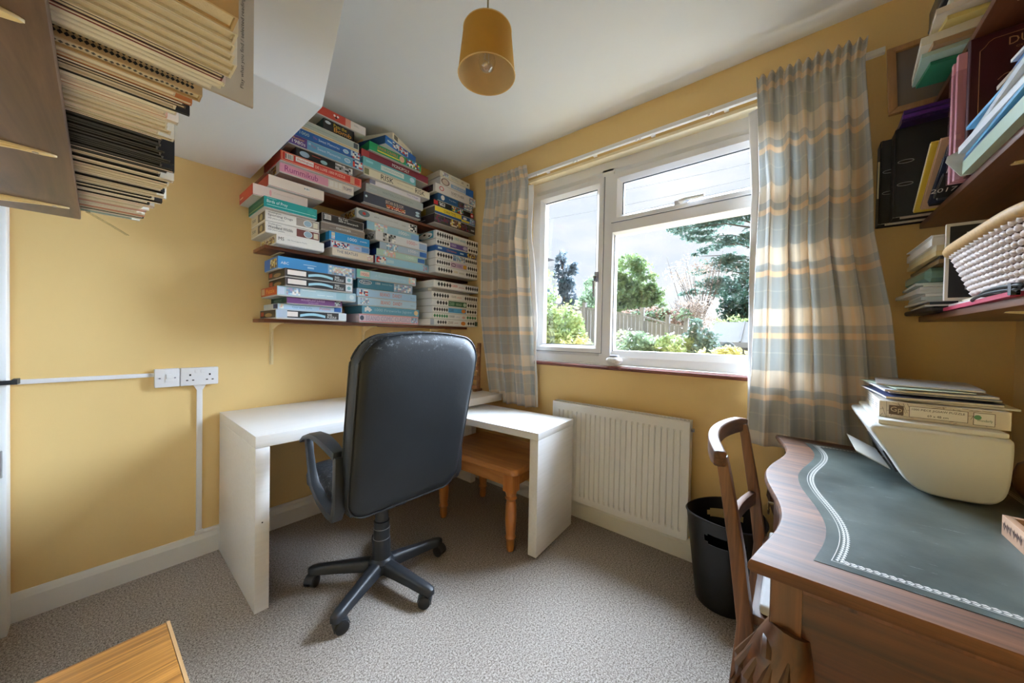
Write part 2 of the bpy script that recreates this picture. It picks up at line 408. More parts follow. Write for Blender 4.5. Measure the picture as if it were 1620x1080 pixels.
# curtain rail
t = thing('curtain_rail', 'long white plastic curtain rail above the window', 'curtain rail', (0, -1.5, 2.27))
put('track', MB().prism([(-0.050, 2.281), (-0.050, 2.303), (-0.036, 2.306), (-0.030, 2.281)], -2.58, -0.47, axis='y'), M_UPVC, t, world=True, bevel=0.002)
for i, y in enumerate((-2.50, -2.05, -1.70, -1.35, -1.0, -0.55)):
    put('rail_bracket', MB().box(-0.032, 0.0, y-0.010, y+0.010, 2.286, 2.302), M_UPVC, t, world=True)
for y in (-0.93, -1.22, -1.245, -1.62, -1.64, -1.98, -2.0):
    put('glider', MB().box(-0.048, -0.040, y-0.005, y+0.005, 2.274, 2.281), M_UPVC, t, world=True)
# ---------------------------------------------------------------- radiator, sockets
M_RAD = plain('white_radiator_enamel', rgb(232, 232, 230), 0.35, var=0.01, scale=10)
M_SLOT = plain('painted_gap_shade', rgb(70, 68, 66), 0.8)
t = thing('radiator', 'white ribbed panel radiator on the wall under the window', 'radiator', (-0.07, -1.54, 0.145))
def radiator():
    y0, y1, z0, z1 = -1.94, -1.14, 0.145, 0.745
    N = 24; mb = MB(); p = (y1-y0-0.05)/N
    prof = [(y0, 0.0)]
    for i in range(N):
        a = y0+0.025+i*p
        prof += [(a+0.10*p, 0.0), (a+0.20*p, 0.010), (a+0.42*p, 0.010), (a+0.52*p, 0.0)]
    prof += [(y1, 0.0)]
    zs = [z0, z0+0.035, z0+0.05, z1-0.06, z1-0.045, z1]; sc = [0, 0, 1, 1, 0, 0]
    rows = [[(-0.100+d*s_, y, z) for y, d in prof] for z, s_ in zip(zs, sc)]
    n = len(prof)
    mb._add([q for r in rows for q in r], [(j*n+i, j*n+i+1, (j+1)*n+i+1, (j+1)*n+i) for j in range(len(zs)-1) for i in range(n-1)])
    return mb
put('front_panel', radiator(), M_RAD, t, world=True)
put('back_panel', MB().box(-0.050, -0.040, -1.93, -1.15, 0.15, 0.735), M_RAD, t, world=True)
put('side_cover', MB().box(-0.102, -0.040, -1.945, -1.938, 0.150, 0.748), M_RAD, t, world=True, bevel=0.003)
put('side_cover', MB().box(-0.102, -0.040, -1.142, -1.135, 0.150, 0.748), M_RAD, t, world=True, bevel=0.003)
g = put('top_grille', MB().box(-0.102, -0.088, -1.938, -1.142, 0.736, 0.747).box(-0.054, -0.040, -1.938, -1.142, 0.736, 0.747), M_RAD, t, world=True, bevel=0.002)
put('grille_shade_slab', MB().box(-0.087, -0.052, -1.93, -1.15, 0.715, 0.728), M_SLOT, t, world=True)  # dark slab added below the bars: shade in the slots put into colour
bar = MB().box(-0.090, -0.052, -0.0035, 0.0035, 0.737, 0.744).shift(-Vector((-0.07, 0, 0.145))).mesh('grille_bar', [M_RAD])
for i in range(40):
    o = put('grille_bar', bar, M_RAD, t, loc=(0, -1.155-i*0.0197+1.54, 0))
for y in (-1.86, -1.25): put('hanging_bracket', MB().box(-0.040, 0.0, y, y+0.03, 0.30, 0.68), M_RAD, t, world=True)
put('vent_plug', MB().tube([(-0.07, -1.945, 0.70), (-0.07, -1.958, 0.70)], 0.009, 8), M_HANDLE, t, world=True)

M_PVC = plain('white_trunking_plastic', rgb(238, 238, 240), 0.3, var=0.01)
t = thing('cable_trunking', 'white plastic trunking running level across the ochre wall to the switch plate', 'trunking', (-2.0, -0.007, 0.94), 0, 'white cable trunking')
put('horizontal_run', MB().box(-2.20, -1.8175, -0.0145, -0.0005, 0.933, 0.951), M_PVC, t, world=True, bevel=0.002)
t = thing('cable_trunking', 'white plastic trunking dropping from the double socket to the skirting', 'trunking', (-1.656, -0.007, 0.5), 0, 'white cable trunking')
put('vertical_run', MB().box(-1.667, -1.645, -0.0145, -0.0005, 0.136, 0.855), M_PVC, t, world=True, bevel=0.002)
put('flared_adaptor', MB().prism([(-1.680, 0.8815), (-1.632, 0.8815), (-1.645, 0.855), (-1.667, 0.855)], -0.016, -0.0005, axis='y'), M_PVC, t, world=True)
put('foot_box', MB().box(-1.672, -1.640, -0.016, -0.0005, 0.1135, 0.136), M_PVC, t, world=True, bevel=0.002)
t = thing('cable_trunking', 'white plastic trunking lying along the top of the skirting under the desk', 'trunking', (-1.0, -0.007, 0.12), 0, 'white cable trunking')
put('floor_run', MB().box(-1.6395, -0.02, -0.013, -0.0005, 0.1135, 0.131), M_PVC, t, world=True, bevel=0.002)
M_DARKHOLE = plain('socket_hole', rgb(30, 26, 24), 0.7)
t = thing('fused_switch', 'square white fused spur switch plate at the end of the trunking', 'wall switch', (-1.774, 0, 0.927))
put('back_box', MB().box(-1.817, -1.731, -0.030, 0, 0.882, 0.970), M_PVC, t, world=True, bevel=0.004)
put('rocker_switch', MB().box(-1.778, -1.760, -0.034, -0.030, 0.924, 0.944), M_PVC, t, world=True, bevel=0.0015)
put('fuse_carrier', MB().box(-1.782, -1.752, -0.032, -0.030, 0.905, 0.920), M_PVC, t, world=True, bevel=0.001)
for x in (-1.800, -1.748): put('screw', MB().tube([(x, -0.0305, 0.926), (x, -0.0322, 0.926)], 0.0035, 10), M_HANDLE, t, world=True)
t = thing('double_socket', 'white double plug socket beside the switch plate', 'wall socket', (-1.657, 0, 0.927))
put('back_box', MB().box(-1.7285, -1.586, -0.030, 0, 0.882, 0.970), M_PVC, t, world=True, bevel=0.004)
for c in (-1.694, -1.620):
    f = put('plug_hole', MB().box(c-0.0035, c+0.0035, -0.0308, -0.0295, 0.930, 0.939), M_DARKHOLE, t, world=True)
    for d in (-0.011, 0.011): put('plug_hole', MB().box(c+d-0.004, c+d+0.004, -0.0308, -0.0295, 0.906, 0.911), M_DARKHOLE, t, world=True)
for c in (-1.668, -1.646): put('rocker_switch', MB().box(c-0.009, c+0.009, -0.034, -0.030, 0.945, 0.960), M_PVC, t, world=True, bevel=0.0015)

# ---------------------------------------------------------------- white desk and its pull-out return
def whiteoak():
    m, nt, b = newmat('white_stained_veneer')
    tc = _n(nt, 'ShaderNodeTexCoord'); mp = _n(nt, 'ShaderNodeMapping'); mp.inputs['Scale'].default_value = (5, 90, 90)
    nz = _n(nt, 'ShaderNodeTexNoise', Scale=1.0, Detail=4.0)
    nt.links.new(tc.outputs['Object'], mp.inputs['Vector']); nt.links.new(mp.outputs['Vector'], nz.inputs['Vector'])
    rp = _n(nt, 'ShaderNodeValToRGB'); e = rp.color_ramp.elements
    e[0].position = 0.3; e[0].color = (*rgb(236, 235, 233), 1); e[1].position = 0.6; e[1].color = (*rgb(241, 240, 239), 1)
    nt.links.new(nz.outputs['Fac'], rp.inputs['Fac']); nt.links.new(rp.outputs['Color'], b.inputs['Base Color'])
    b.inputs['Roughness'].default_value = 0.34
    bp = _n(nt, 'ShaderNodeBump', Strength=0.06, Distance=0.001); nt.links.new(nz.outputs['Fac'], bp.inputs['Height']); nt.links.new(bp.outputs['Normal'], b.inputs['Normal'])
    return m
M_DESK = whiteoak()
t = thing('desk', 'long white veneered desk with slab ends against the ochre wall', 'desk', (-0.865, -0.345, 0))
put('desk_top', MB().box(-1.578, -0.068, -0.665, -0.018, 0.681, 0.730), M_DESK, t, world=True, bevel=0.0015)
put('end_panel', MB().box(-1.578, -1.528, -0.665, -0.018, 0.0, 0.680), M_DESK, t, world=True, bevel=0.0012)
put('end_panel', MB().box(-0.118, -0.068, -0.400, -0.018, 0.0, 0.680), M_DESK, t, world=True, bevel=0.0012)
put('back_rail', MB().box(-1.527, -0.119, -0.060, -0.040, 0.600, 0.680), M_DESK, t, world=True)
put('cam_hole', MB().tube([(-1.553, -0.6655, 0.37), (-1.553, -0.664, 0.37)], 0.003, 8), M_DARKHOLE, t, world=True)
t = thing('desk_return', 'lower white slab-sided return sliding out under the desk beside the radiator', 'side table', (-0.34, -1.29, 0), math.radians(4.0))
put('return_top', MB().box(-0.205, 0.205, -0.030, 0.85, 0.622, 0.660), M_DESK, t, bevel=0.0015)
put('end_panel', MB().box(-0.205, 0.205, -0.030, 0.020, 0.014, 0.6215), M_DESK, t, bevel=0.0012)
for x in (-0.17, 0.17): put('castor', MB().tube([(x-0.012, -0.005, 0.012), (x+0.012, -0.005, 0.012)], 0.012, 12), M_DARKHOLE, t)

# slatted wooden rack on the far end of the desk
M_OAKR = wood('mid_brown_rack_wood', rgb(128, 84, 52), rgb(182, 130, 88), 'Y')
t = thing('wooden_rack', 'brown slatted wooden rack standing on the desk behind the left curtain', 'rack', (-0.107, -0.312, 0.7305))
for y in (-0.145, 0.150): put('post', MB().box(-0.012, 0.012, y-0.010, y+0.010, 0, 0.37), M_OAKR, t, bevel=0.002)
for i in range(5): put('slat', MB().box(-0.022, -0.012, -0.150, 0.155, 0.012+i*0.072, 0.044+i*0.072), M_OAKR, t, bevel=0.002)
for y in (-0.155, 0.14): put('foot', MB().box(-0.05, 0.03, y, y+0.02, 0, 0.018), M_OAKR, t)

# ---------------------------------------------------------------- pine stool
M_PINE = wood('golden_pine', rgb(166, 98, 44), rgb(214, 150, 84), 'Y', scale=7, rough=0.35, coat=0.25, knots=True)
M_PINEZ = wood('golden_pine_upright', rgb(170, 98, 42), rgb(216, 146, 80), 'Z', scale=7, rough=0.35, coat=0.25)
t = thing('pine_stool', 'low golden pine stool with turned legs under the desk return', 'stool', (-0.385, -0.90, 0), math.radians(2))
def stool_top():
    mb = MB(); o = [];
    for cx, cy, a0 in ((0.195, 0.29, 0), (-0.195, 0.29, 90), (-0.195, -0.29, 180), (0.195, -0.29, 270)):
        for k in range(5): a = math.radians(a0+k*22.5); o.append((cx+0.035*math.cos(a), cy+0.035*math.sin(a)))
    mb.prism(o, 0.420, 0.455); return mb
put('seat', stool_top(), M_PINE, t, bevel=0.008, seg=3)
put('apron', MB().box(-0.195, -0.175, -0.25, 0.25, 0.345, 0.42).box(0.175, 0.195, -0.25, 0.25, 0.345, 0.42)
    .box(-0.18, 0.18, -0.285, -0.265, 0.345, 0.42).box(-0.18, 0.18, 0.265, 0.285, 0.345, 0.42), M_PINE, t, bevel=0.002)
lp = [(0.018, 0), (0.022, 0.02), (0.023, 0.06), (0.030, 0.075), (0.024, 0.088), (0.026, 0.10), (0.031, 0.17), (0.030, 0.24), (0.025, 0.275), (0.034, 0.287), (0.026, 0.298), (0.030, 0.31), (0.033, 0.325)]
leg = MB().lathe(lp, 14).box(-0.032, 0.032, -0.032, 0.032, 0.325, 0.42).mesh('leg', [M_PINEZ], smooth=True)
for x in (-0.185, 0.185):
    for y in (-0.27, 0.27): put('leg', leg, M_PINEZ, t, loc=(x, y, 0))

# ---------------------------------------------------------------- office chair
def leather(name, col, rough=0.36, wr=0.25, sc=26., worn=0.0, above=None):
    m, nt, b = newmat(name)
    tc = _n(nt, 'ShaderNodeTexCoord')
    n1 = _n(nt, 'ShaderNodeTexNoise', Scale=sc, Detail=5.0, Roughness=0.6); vo = _n(nt, 'ShaderNodeTexVoronoi', Scale=320.)
    n3 = _n(nt, 'ShaderNodeTexNoise', Scale=5., Detail=3.0)
    for x in (n1, vo, n3): nt.links.new(tc.outputs['Object'], x.inputs['Vector'])
    ad = _n(nt, 'ShaderNodeMath', operation='ADD'); ml = _n(nt, 'ShaderNodeMath', operation='MULTIPLY'); ml.inputs[1].default_value = 0.25
    nt.links.new(vo.outputs['Distance'], ml.inputs[0]); nt.links.new(n1.outputs['Fac'], ad.inputs[0]); nt.links.new(ml.outputs[0], ad.inputs[1])
    bp = _n(nt, 'ShaderNodeBump', Strength=wr, Distance=0.004); nt.links.new(ad.outputs[0], bp.inputs['Height']); nt.links.new(bp.outputs['Normal'], b.inputs['Normal'])
    rp = _n(nt, 'ShaderNodeValToRGB'); e = rp.color_ramp.elements; c = Vector(col)
    e[0].position = 0.3; e[0].color = (*(c*0.75), 1); e[1].position = 0.75; e[1].color = (*(c*1.3), 1)
    nt.links.new(n3.outputs['Fac'], rp.inputs['Fac']); last = rp.outputs['Color']
    if worn:
        n4 = _n(nt, 'ShaderNodeTexNoise', Scale=70., Detail=5.0, Roughness=0.7); nt.links.new(tc.outputs['Object'], n4.inputs['Vector'])
        r4 = _n(nt, 'ShaderNodeValToRGB'); r4.color_ramp.elements[0].position = 0.55; r4.color_ramp.elements[0].color = (0, 0, 0, 1); r4.color_ramp.elements[1].position = 0.66
        nt.links.new(n4.outputs['Fac'], r4.inputs['Fac'])
        mx = _n(nt, 'ShaderNodeMix', data_type='RGBA'); fac = r4.outputs['Color']
        if above:
            sp = _n(nt, 'ShaderNodeSeparateXYZ'); nt.links.new(tc.outputs['Object'], sp.inputs[0])
            mr = _n(nt, 'ShaderNodeMapRange'); mr.inputs['From Min'].default_value = above[0]; mr.inputs['From Max'].default_value = above[1]; nt.links.new(sp.outputs['Z'], mr.inputs['Value'])
            mm = _n(nt, 'ShaderNodeMath', operation='MULTIPLY'); nt.links.new(fac, mm.inputs[0]); nt.links.new(mr.outputs['Result'], mm.inputs[1]); fac = mm.outputs[0]
        nt.links.new(fac, mx.inputs[0])
        nt.links.new(last, mx.inputs[6]); mx.inputs[7].default_value = (*rgb(120, 124, 130), 1); last = mx.outputs[2]
    nt.links.new(last, b.inputs['Base Color']); b.inputs['Roughness'].default_value = rough
    return m
M_LEATHER = leather('blue_black_leather', rgb(23, 28, 33), 0.48, 0.18, worn=1, above=(1.085, 1.135))
M_WORN = leather('worn_black_leather', rgb(40, 44, 50), 0.42, 0.5, 60., worn=1)
M_BLKPL = plain('black_chair_plastic', rgb(40, 43, 48), 0.42, var=0.1, scale=40, bump=0.1, bscale=600)
M_BLKWH = plain('black_castor_plastic', rgb(22, 23, 25), 0.5)
def rounded_outline(hw, z0, z1, rt, rb_, n=10, arch=0.0, taper=0.0):
    pts = []
    for cx, cz, r, a0 in ((hw-rt, z1-rt, rt, 0), (-hw+rt, z1-rt, rt, 90), (-hw+rb_, z0+rb_, rb_, 180), (hw-rb_, z0+rb_, rb_, 270)):
        for k in range(n+1):
            a = math.radians(a0+90*k/n); pts.append((cx+r*math.cos(a), cz+r*math.sin(a)))
        if a0 == 0:
            for q in (0.6, 0.3, 0.0, -0.3, -0.6): pts.append((q*(hw-rt), z1))
    out = []
    for x, z in pts:
        tt = (z-z0)/(z1-z0); x2 = x*(1-taper*(1-tt))
        z2 = z+(arch*(1-(x/hw)**2) if tt > 0.5 else 0)*min(1, max(0, (tt-0.5)*2.2))
        out.append((x2, z2))
    return out
t = thing('office_chair', 'high-backed black leather office chair on castors in front of the desk', 'chair', (-1.135, -0.865, 0), math.radians(-2))
ol = [(x-0.008, z) for x, z in rounded_outline(0.272, 0.452, 1.135, 0.095, 0.085, arch=0.034, taper=0.06)]
cz = 0.78
def back_y(z): return -0.188-(z-0.43)*0.20
rs = []
for d, s_ in ((-0.058, 0.05), (-0.057, 0.55), (-0.054, 0.86), (-0.048, 0.945), (-0.036, 0.985), (-0.016, 1.0), (0.020, 1.0), (0.042, 0.975), (0.058, 0.92), (0.075, 0.80), (0.088, 0.5), (0.09, 0.05)):
    rs.append([(x*s_, back_y(cz+(z-cz)*s_)+d, cz+(z-cz)*s_) for x, z in ol])
bk = put('backrest', MB().rings(rs), M_LEATHER, t, smooth=True, auto=80)
for d, s_ in ((-0.037, 0.990), (0.030, 0.997)):
    put('piping', MB().tube([(x*s_, back_y(cz+(z-cz)*s_)+d, cz+(z-cz)*s_) for x, z in ol], 0.0035, 6, closed=True), M_LEATHER, bk, smooth=True)
put('headrest_pad', MB().rings([[(x*0.90*s_, back_y(0.98+z)+d, 0.98+z*s_) for x, z in [(0.25*math.copysign(abs(math.cos(a))**0.5, math.cos(a)), 0.09*math.copysign(abs(math.sin(a))**0.5, math.sin(a))) for a in [2*math.pi*k/32 for k in range(32)]]]
     for d, s_ in ((0.07, 1.0), (0.095, 0.97), (0.108, 0.85), (0.112, 0.4))]), M_WORN, bk, smooth=True)
# seat cushion
def seat():
    rs = []
    o = [(0.25*math.copysign(abs(math.cos(a))**0.42, math.cos(a)), 0.25*math.copysign(abs(math.sin(a))**0.42, math.sin(a))) for a in [2*math.pi*k/40 for k in range(40)]]
    for z, s_ in ((0.440, 0.86), (0.445, 0.95), (0.460, 0.99), (0.500, 1.0), (0.528, 0.97), (0.543, 0.88), (0.548, 0.5), (0.548, 0.05)):
        rs.append([(x*s_, 0.085+y*s_, z-0.022*max(0, (y*s_-0.12))/0.13) for x, y in o])
    return MB().rings(rs)
put('seat', seat(), M_WORN, t, smooth=True, auto=80)
put('seat_pan', MB().box(-0.20, 0.20, -0.12, 0.28, 0.412, 0.442), M_BLKPL, t, bevel=0.006)
for s_ in (-1, 1):
    x = 0.278*s_
    pad = [(x, -0.200, 0.705), (x, -0.13, 0.722), (x, -0.04, 0.736), (x, 0.04, 0.733), (x, 0.12, 0.708), (x, 0.188, 0.676)]
    a = put('armrest', MB().bar(pad, [0.040, 0.050, 0.054, 0.052, 0.046, 0.030], [0.030, 0.028, 0.026, 0.022, 0.018, 0.012], up=(0, 0, 1)), M_BLKPL, t, bevel=0.006, seg=2, ang=50)
    fr_ = [(x, 0.115, 0.705), (x, 0.095, 0.64), (x, 0.070, 0.575), (x, 0.040, 0.525), (x, -0.04, 0.488), (x, -0.13, 0.468), (x, -0.185, 0.470), (x, -0.202, 0.505), (x, -0.205, 0.60), (x, -0.200, 0.70)]
    put('arm_loop', MB().bar(fr_, [0.030]*10, [0.026, 0.026, 0.028, 0.034, 0.038, 0.038, 0.040, 0.040, 0.038, 0.034], up=(1, 0, 0)), M_BLKPL, t, bevel=0.005, ang=50)
    put('bolt', MB().tube([(x+0.014*s_, -0.204, 0.575), (x+0.018*s_, -0.204, 0.575)], 0.006, 8), M_BLKWH, t)
    put('bolt', MB().tube([(x+0.014*s_, -0.09, 0.478), (x+0.018*s_, -0.09, 0.478)], 0.006, 8), M_BLKWH, t)
put('gas_column', MB().lathe([(0.030, 0.26), (0.030, 0.42)], 20), M_BLKPL, t, smooth=True)
put('column_cover', MB().lathe([(0.042, 0.09), (0.040, 0.18), (0.038, 0.205), (0.0365, 0.206), (0.0365, 0.252), (0.035, 0.253), (0.035, 0.285), (0.031, 0.287)], 24), M_BLKPL, t, smooth=True)
put('cover_ring', MB().lathe([(0.0385, 0.2045), (0.0385, 0.2065)], 24).lathe([(0.0370, 0.2515), (0.0370, 0.2535)], 24), plain('grey_ring_plastic', rgb(150, 152, 155), 0.4), t, smooth=True)
put('tilt_mechanism', MB().box(-0.07, 0.07, -0.10, 0.12, 0.372, 0.41), M_BLKPL, t, bevel=0.01)
put('tension_knob', MB().tube([(0.0, 0.12, 0.375), (0.0, 0.17, 0.37)], 0.022, 12), M_BLKPL, t, smooth=True)
put('height_lever', MB().tube([(0.05, 0.0, 0.395), (0.20, -0.03, 0.392), (0.27, -0.05, 0.390)], 0.005, 6).lathe([(0.004, -0.003), (0.016, -0.002), (0.016, 0.002), (0.004, 0.003)], 12, c=(0.285, -0.052, 0.390)), plain('pale_lever_plastic', rgb(225, 228, 232), 0.3), t)
base = put('star_base', MB().lathe([(0.055, 0.055), (0.060, 0.075), (0.058, 0.100), (0.043, 0.115)], 20), M_BLKPL, t, smooth=True)
for k in range(5):
    a = math.radians(210+72*k); u = Vector((math.cos(a), math.sin(a), 0)); n = Vector((-u.y, u.x, 0))
    prof = []
    for r, w, zt, h in ((0.03, 0.062, 0.108, 0.050), (0.10, 0.058, 0.104, 0.046), (0.20, 0.050, 0.094, 0.038), (0.285, 0.046, 0.086, 0.034), (0.312, 0.040, 0.081, 0.030), (0.322, 0.020, 0.076, 0.022)):
        sec = [(-0.5, -1), (-0.48, -0.35), (-0.34, -0.05), (-0.15, 0), (0.15, 0), (0.34, -0.05), (0.48, -0.35), (0.5, -1)]
        prof.append([tuple(u*r+n*w*p+Vector((0, 0, zt+h*q))) for p, q in sec])
    put('base_arm', MB().rings(prof), M_BLKPL, base, smooth=True, auto=60)
    b2 = a+0.9+k*1.3; ax = Vector((math.cos(b2), math.sin(b2), 0)); c = u*0.298+Vector((-ax.y, ax.x, 0))*0.016+Vector((0, 0, 0.0255))
    cw = put('castor', MB().tube([c-ax*0.027, c-ax*0.023, c-ax*0.006], [0.020, 0.0255, 0.0255], 16).tube([c+ax*0.006, c+ax*0.023, c+ax*0.027], [0.0255, 0.0255, 0.020], 16).tube([c-ax*0.007, c+ax*0.007], 0.010, 10), M_BLKWH, base, smooth=True)
    hd = []
    fw = Vector((-ax.y, ax.x, 0))
    mbh = MB()
    for q in range(9):
        g_ = math.radians(-20+q*24); dv = fw*(-math.cos(g_))+Vector((0, 0, math.sin(g_)))
        hd.append([tuple(c+dv*rr_+ax*xx) for rr_, xx in ((0.0272, -0.020), (0.0272, 0.020), (0.0300, 0.018), (0.0300, -0.018))])
    put('castor_hood', mbh.rings(hd).tube([u*0.298+Vector((0, 0, 0.045)), u*0.298+Vector((0, 0, 0.07))], 0.008, 8), M_BLKPL, base, smooth=True)

# ---------------------------------------------------------------- waste bin
M_BIN = plain('black_bin_plastic', rgb(20, 21, 23), 0.38, var=0.1, scale=20)
def bin_build():
    # double-skinned tapered bin with two hand holes cut through
    mb = MB(); N = 64
    def P(z, a, off): 
        tt = z/0.40; r = 0.112+0.046*tt+off
        return (r*1.02*math.cos(a), r*0.98*math.sin(a), z+(0.012*math.cos(2*a+0.6)*max(0, (z-0.30)/0.10)))
    zs = [0.004, 0.05, 0.12, 0.20, 0.27, 0.300, 0.308, 0.320, 0.332, 0.340, 0.370, 0.388]; K = len(zs)
    hole = lambda i, k: (any(abs(((i-c+N//2) % N)-N//2) <= (5 if k in (6, 7) else 4) for c in (33, 1))) and 5 <= k <= 8
    vo = [[P(z, 2*math.pi*i/N, 0.0) for i in range(N)] for z in zs]; vi = [[P(z, 2*math.pi*i/N, -0.004) for i in range(N)] for z in zs]
    v = [p for r in vo for p in r]+[p for r in vi for p in r]; f = []
    I = lambda s_, k, i: s_*K*N+k*N+(i % N)
    for k in range(K-1):
        for i in range(N):
            if hole(i, k): continue
            f.append((I(0, k, i), I(0, k, i+1), I(0, k+1, i+1), I(0, k+1, i))); f.append((I(1, k, i+1), I(1, k, i), I(1, k+1, i), I(1, k+1, i+1)))
    for k in range(K-1):
        for i in range(N):
            if not hole(i, k): continue
            for (di, dk, a, b) in ((-1, 0, (k+1, i), (k, i)), (1, 0, (k, i+1), (k+1, i+1)), (0, -1, (k, i), (k, i+1)), (0, 1, (k+1, i+1), (k+1, i))):
                if not hole((i+di) % N, k+dk): f.append((I(0, *a), I(0, *b), I(1, *b), I(1, *a)))
    for i in range(N): f.append((I(0, K-1, i), I(0, K-1, i+1), I(1, K-1, i+1), I(1, K-1, i)))
    f.append(tuple(I(0, 0, i) for i in range(N))[::-1]); f.append(tuple(I(1, 0, i) for i in range(N)))
    mb._add(v, f); return mb
t = thing('waste_bin', 'tapered black plastic waste bin with hand holes below the right curtain', 'bin', (-0.205, -2.118, 0))
put('body', bin_build(), M_BIN, t, smooth=True)
put('rim', MB().tube([((0.1566)*1.02*math.cos(a), 0.1566*0.98*math.sin(a), 0.388+0.0106*math.cos(2*a+0.6)) for a in [2*math.pi*k/64 for k in range(64)]], 0.004, 6, closed=True), M_BIN, t, smooth=True)

# ---------------------------------------------------------------- oak table at the bottom left
M_OAK = wood('honey_oak', rgb(104, 60, 20), rgb(208, 148, 72), 'X', scale=14, stretch=44, rough=0.42, coat=0.15, bump=0.3)
t = thing('oak_table', 'small honey oak table in the bottom left corner', 'table', (-2.03, -1.55, 0), math.radians(1.5))
put('table_top', MB().box(-0.155, 0.150, -0.285, 0.280, 0.478, 0.500), M_OAK, t, bevel=0.003)
put('edge_lipping', MB().box(0.1505, 0.156, -0.285, 0.280, 0.478, 0.4995), wood('pale_lipping', rgb(190, 150, 104), rgb(220, 186, 140), 'Y'), t)
for x in (-0.13, 0.125):
    for y in (-0.26, 0.255): put('leg', MB().box(x-0.02, x+0.02, y-0.02, y+0.02, 0, 0.478), M_OAK, t, bevel=0.003)
put('apron', MB().box(-0.11, 0.105, -0.266, -0.25, 0.42, 0.478).box(-0.11, 0.105, 0.245, 0.261, 0.42, 0.478).box(-0.137, -0.122, -0.24, 0.235, 0.42, 0.478).box(0.118, 0.132, -0.24, 0.235, 0.42, 0.478), M_OAK, t)

# ---------------------------------------------------------------- pendant lamp
M_SHADE = plain('ochre_lampshade_fabric', rgb(196, 146, 52), 0.8, var=0.08, scale=14, bump=0.15, bscale=500)
M_SHADEIN = plain('cream_shade_lining', rgb(214, 184, 134), 0.7)
t = thing('pendant_lamp', 'ochre drum pendant lampshade hanging from the ceiling', 'lamp', (-1.118, -1.486, 2.066))
def shade(r0, r1, z0, z1, off, flip=False):
    return [(r0+off, z0), (r1+off, z1)]
put('shade', MB().lathe([(0.099, 0.0), (0.083, 0.156), (0.0815, 0.156), (0.0975, 0.0), (0.099, 0.0)], 40, cap=False), M_SHADE, t, smooth=True)
put('lining', MB().lathe([(0.0972, 0.002), (0.0812, 0.154)], 40, cap=False), M_SHADEIN, t, smooth=True)
put('rim_trim', MB().tube([(0.0985*math.cos(a), 0.0985*math.sin(a), 0.002) for a in [2*math.pi*k/40 for k in range(40)]], 0.0022, 6, closed=True)
    .tube([(0.0825*math.cos(a), 0.0825*math.sin(a), 0.155) for a in [2*math.pi*k/40 for k in range(40)]], 0.0022, 6, closed=True), plain('cream_trim', rgb(222, 190, 130), 0.7), t, smooth=True)
put('spider_ring', MB().tube([(0.02*math.cos(a), 0.02*math.sin(a), 0.110) for a in [2*math.pi*k/16 for k in range(16)]], 0.002, 6, closed=True)
    .tube([(0.02, 0, 0.11), (0.083, 0, 0.145)], 0.0015, 5).tube([(-0.010, 0.017, 0.11), (-0.042, 0.071, 0.145)], 0.0015, 5).tube([(-0.010, -0.017, 0.11), (-0.042, -0.071, 0.145)], 0.0015, 5), M_UPVC, t)
put('lamp_holder', MB().lathe([(0.010, 0.150), (0.016, 0.14), (0.017, 0.100), (0.014, 0.095)], 16), M_UPVC, t, smooth=True)
put('bulb', MB().lathe([(0.012, 0.100), (0.014, 0.090), (0.028, 0.062), (0.030, 0.047), (0.024, 0.027), (0.012, 0.018), (0.002, 0.016)], 20), glassmat('clear_bulb_glass', 0.25, (0.95, 0.95, 0.93)), t, smooth=True)
put('filament', MB().tube([(-0.008, 0, 0.085), (-0.010, 0, 0.052), (0, 0.002, 0.057), (0.010, 0, 0.052), (0.008, 0, 0.085)], 0.0012, 5), M_CHROME, t)
put('cord', MB().tube([(0, 0, 0.15), (0, 0, 0.42)], 0.003, 8), plain('grey_flex', rgb(150, 140, 110), 0.5), t)
put('ceiling_rose', MB().lathe([(0.012, 0.409), (0.040, 0.421), (0.045, 0.4335)], 20), M_UPVC, t, smooth=True)
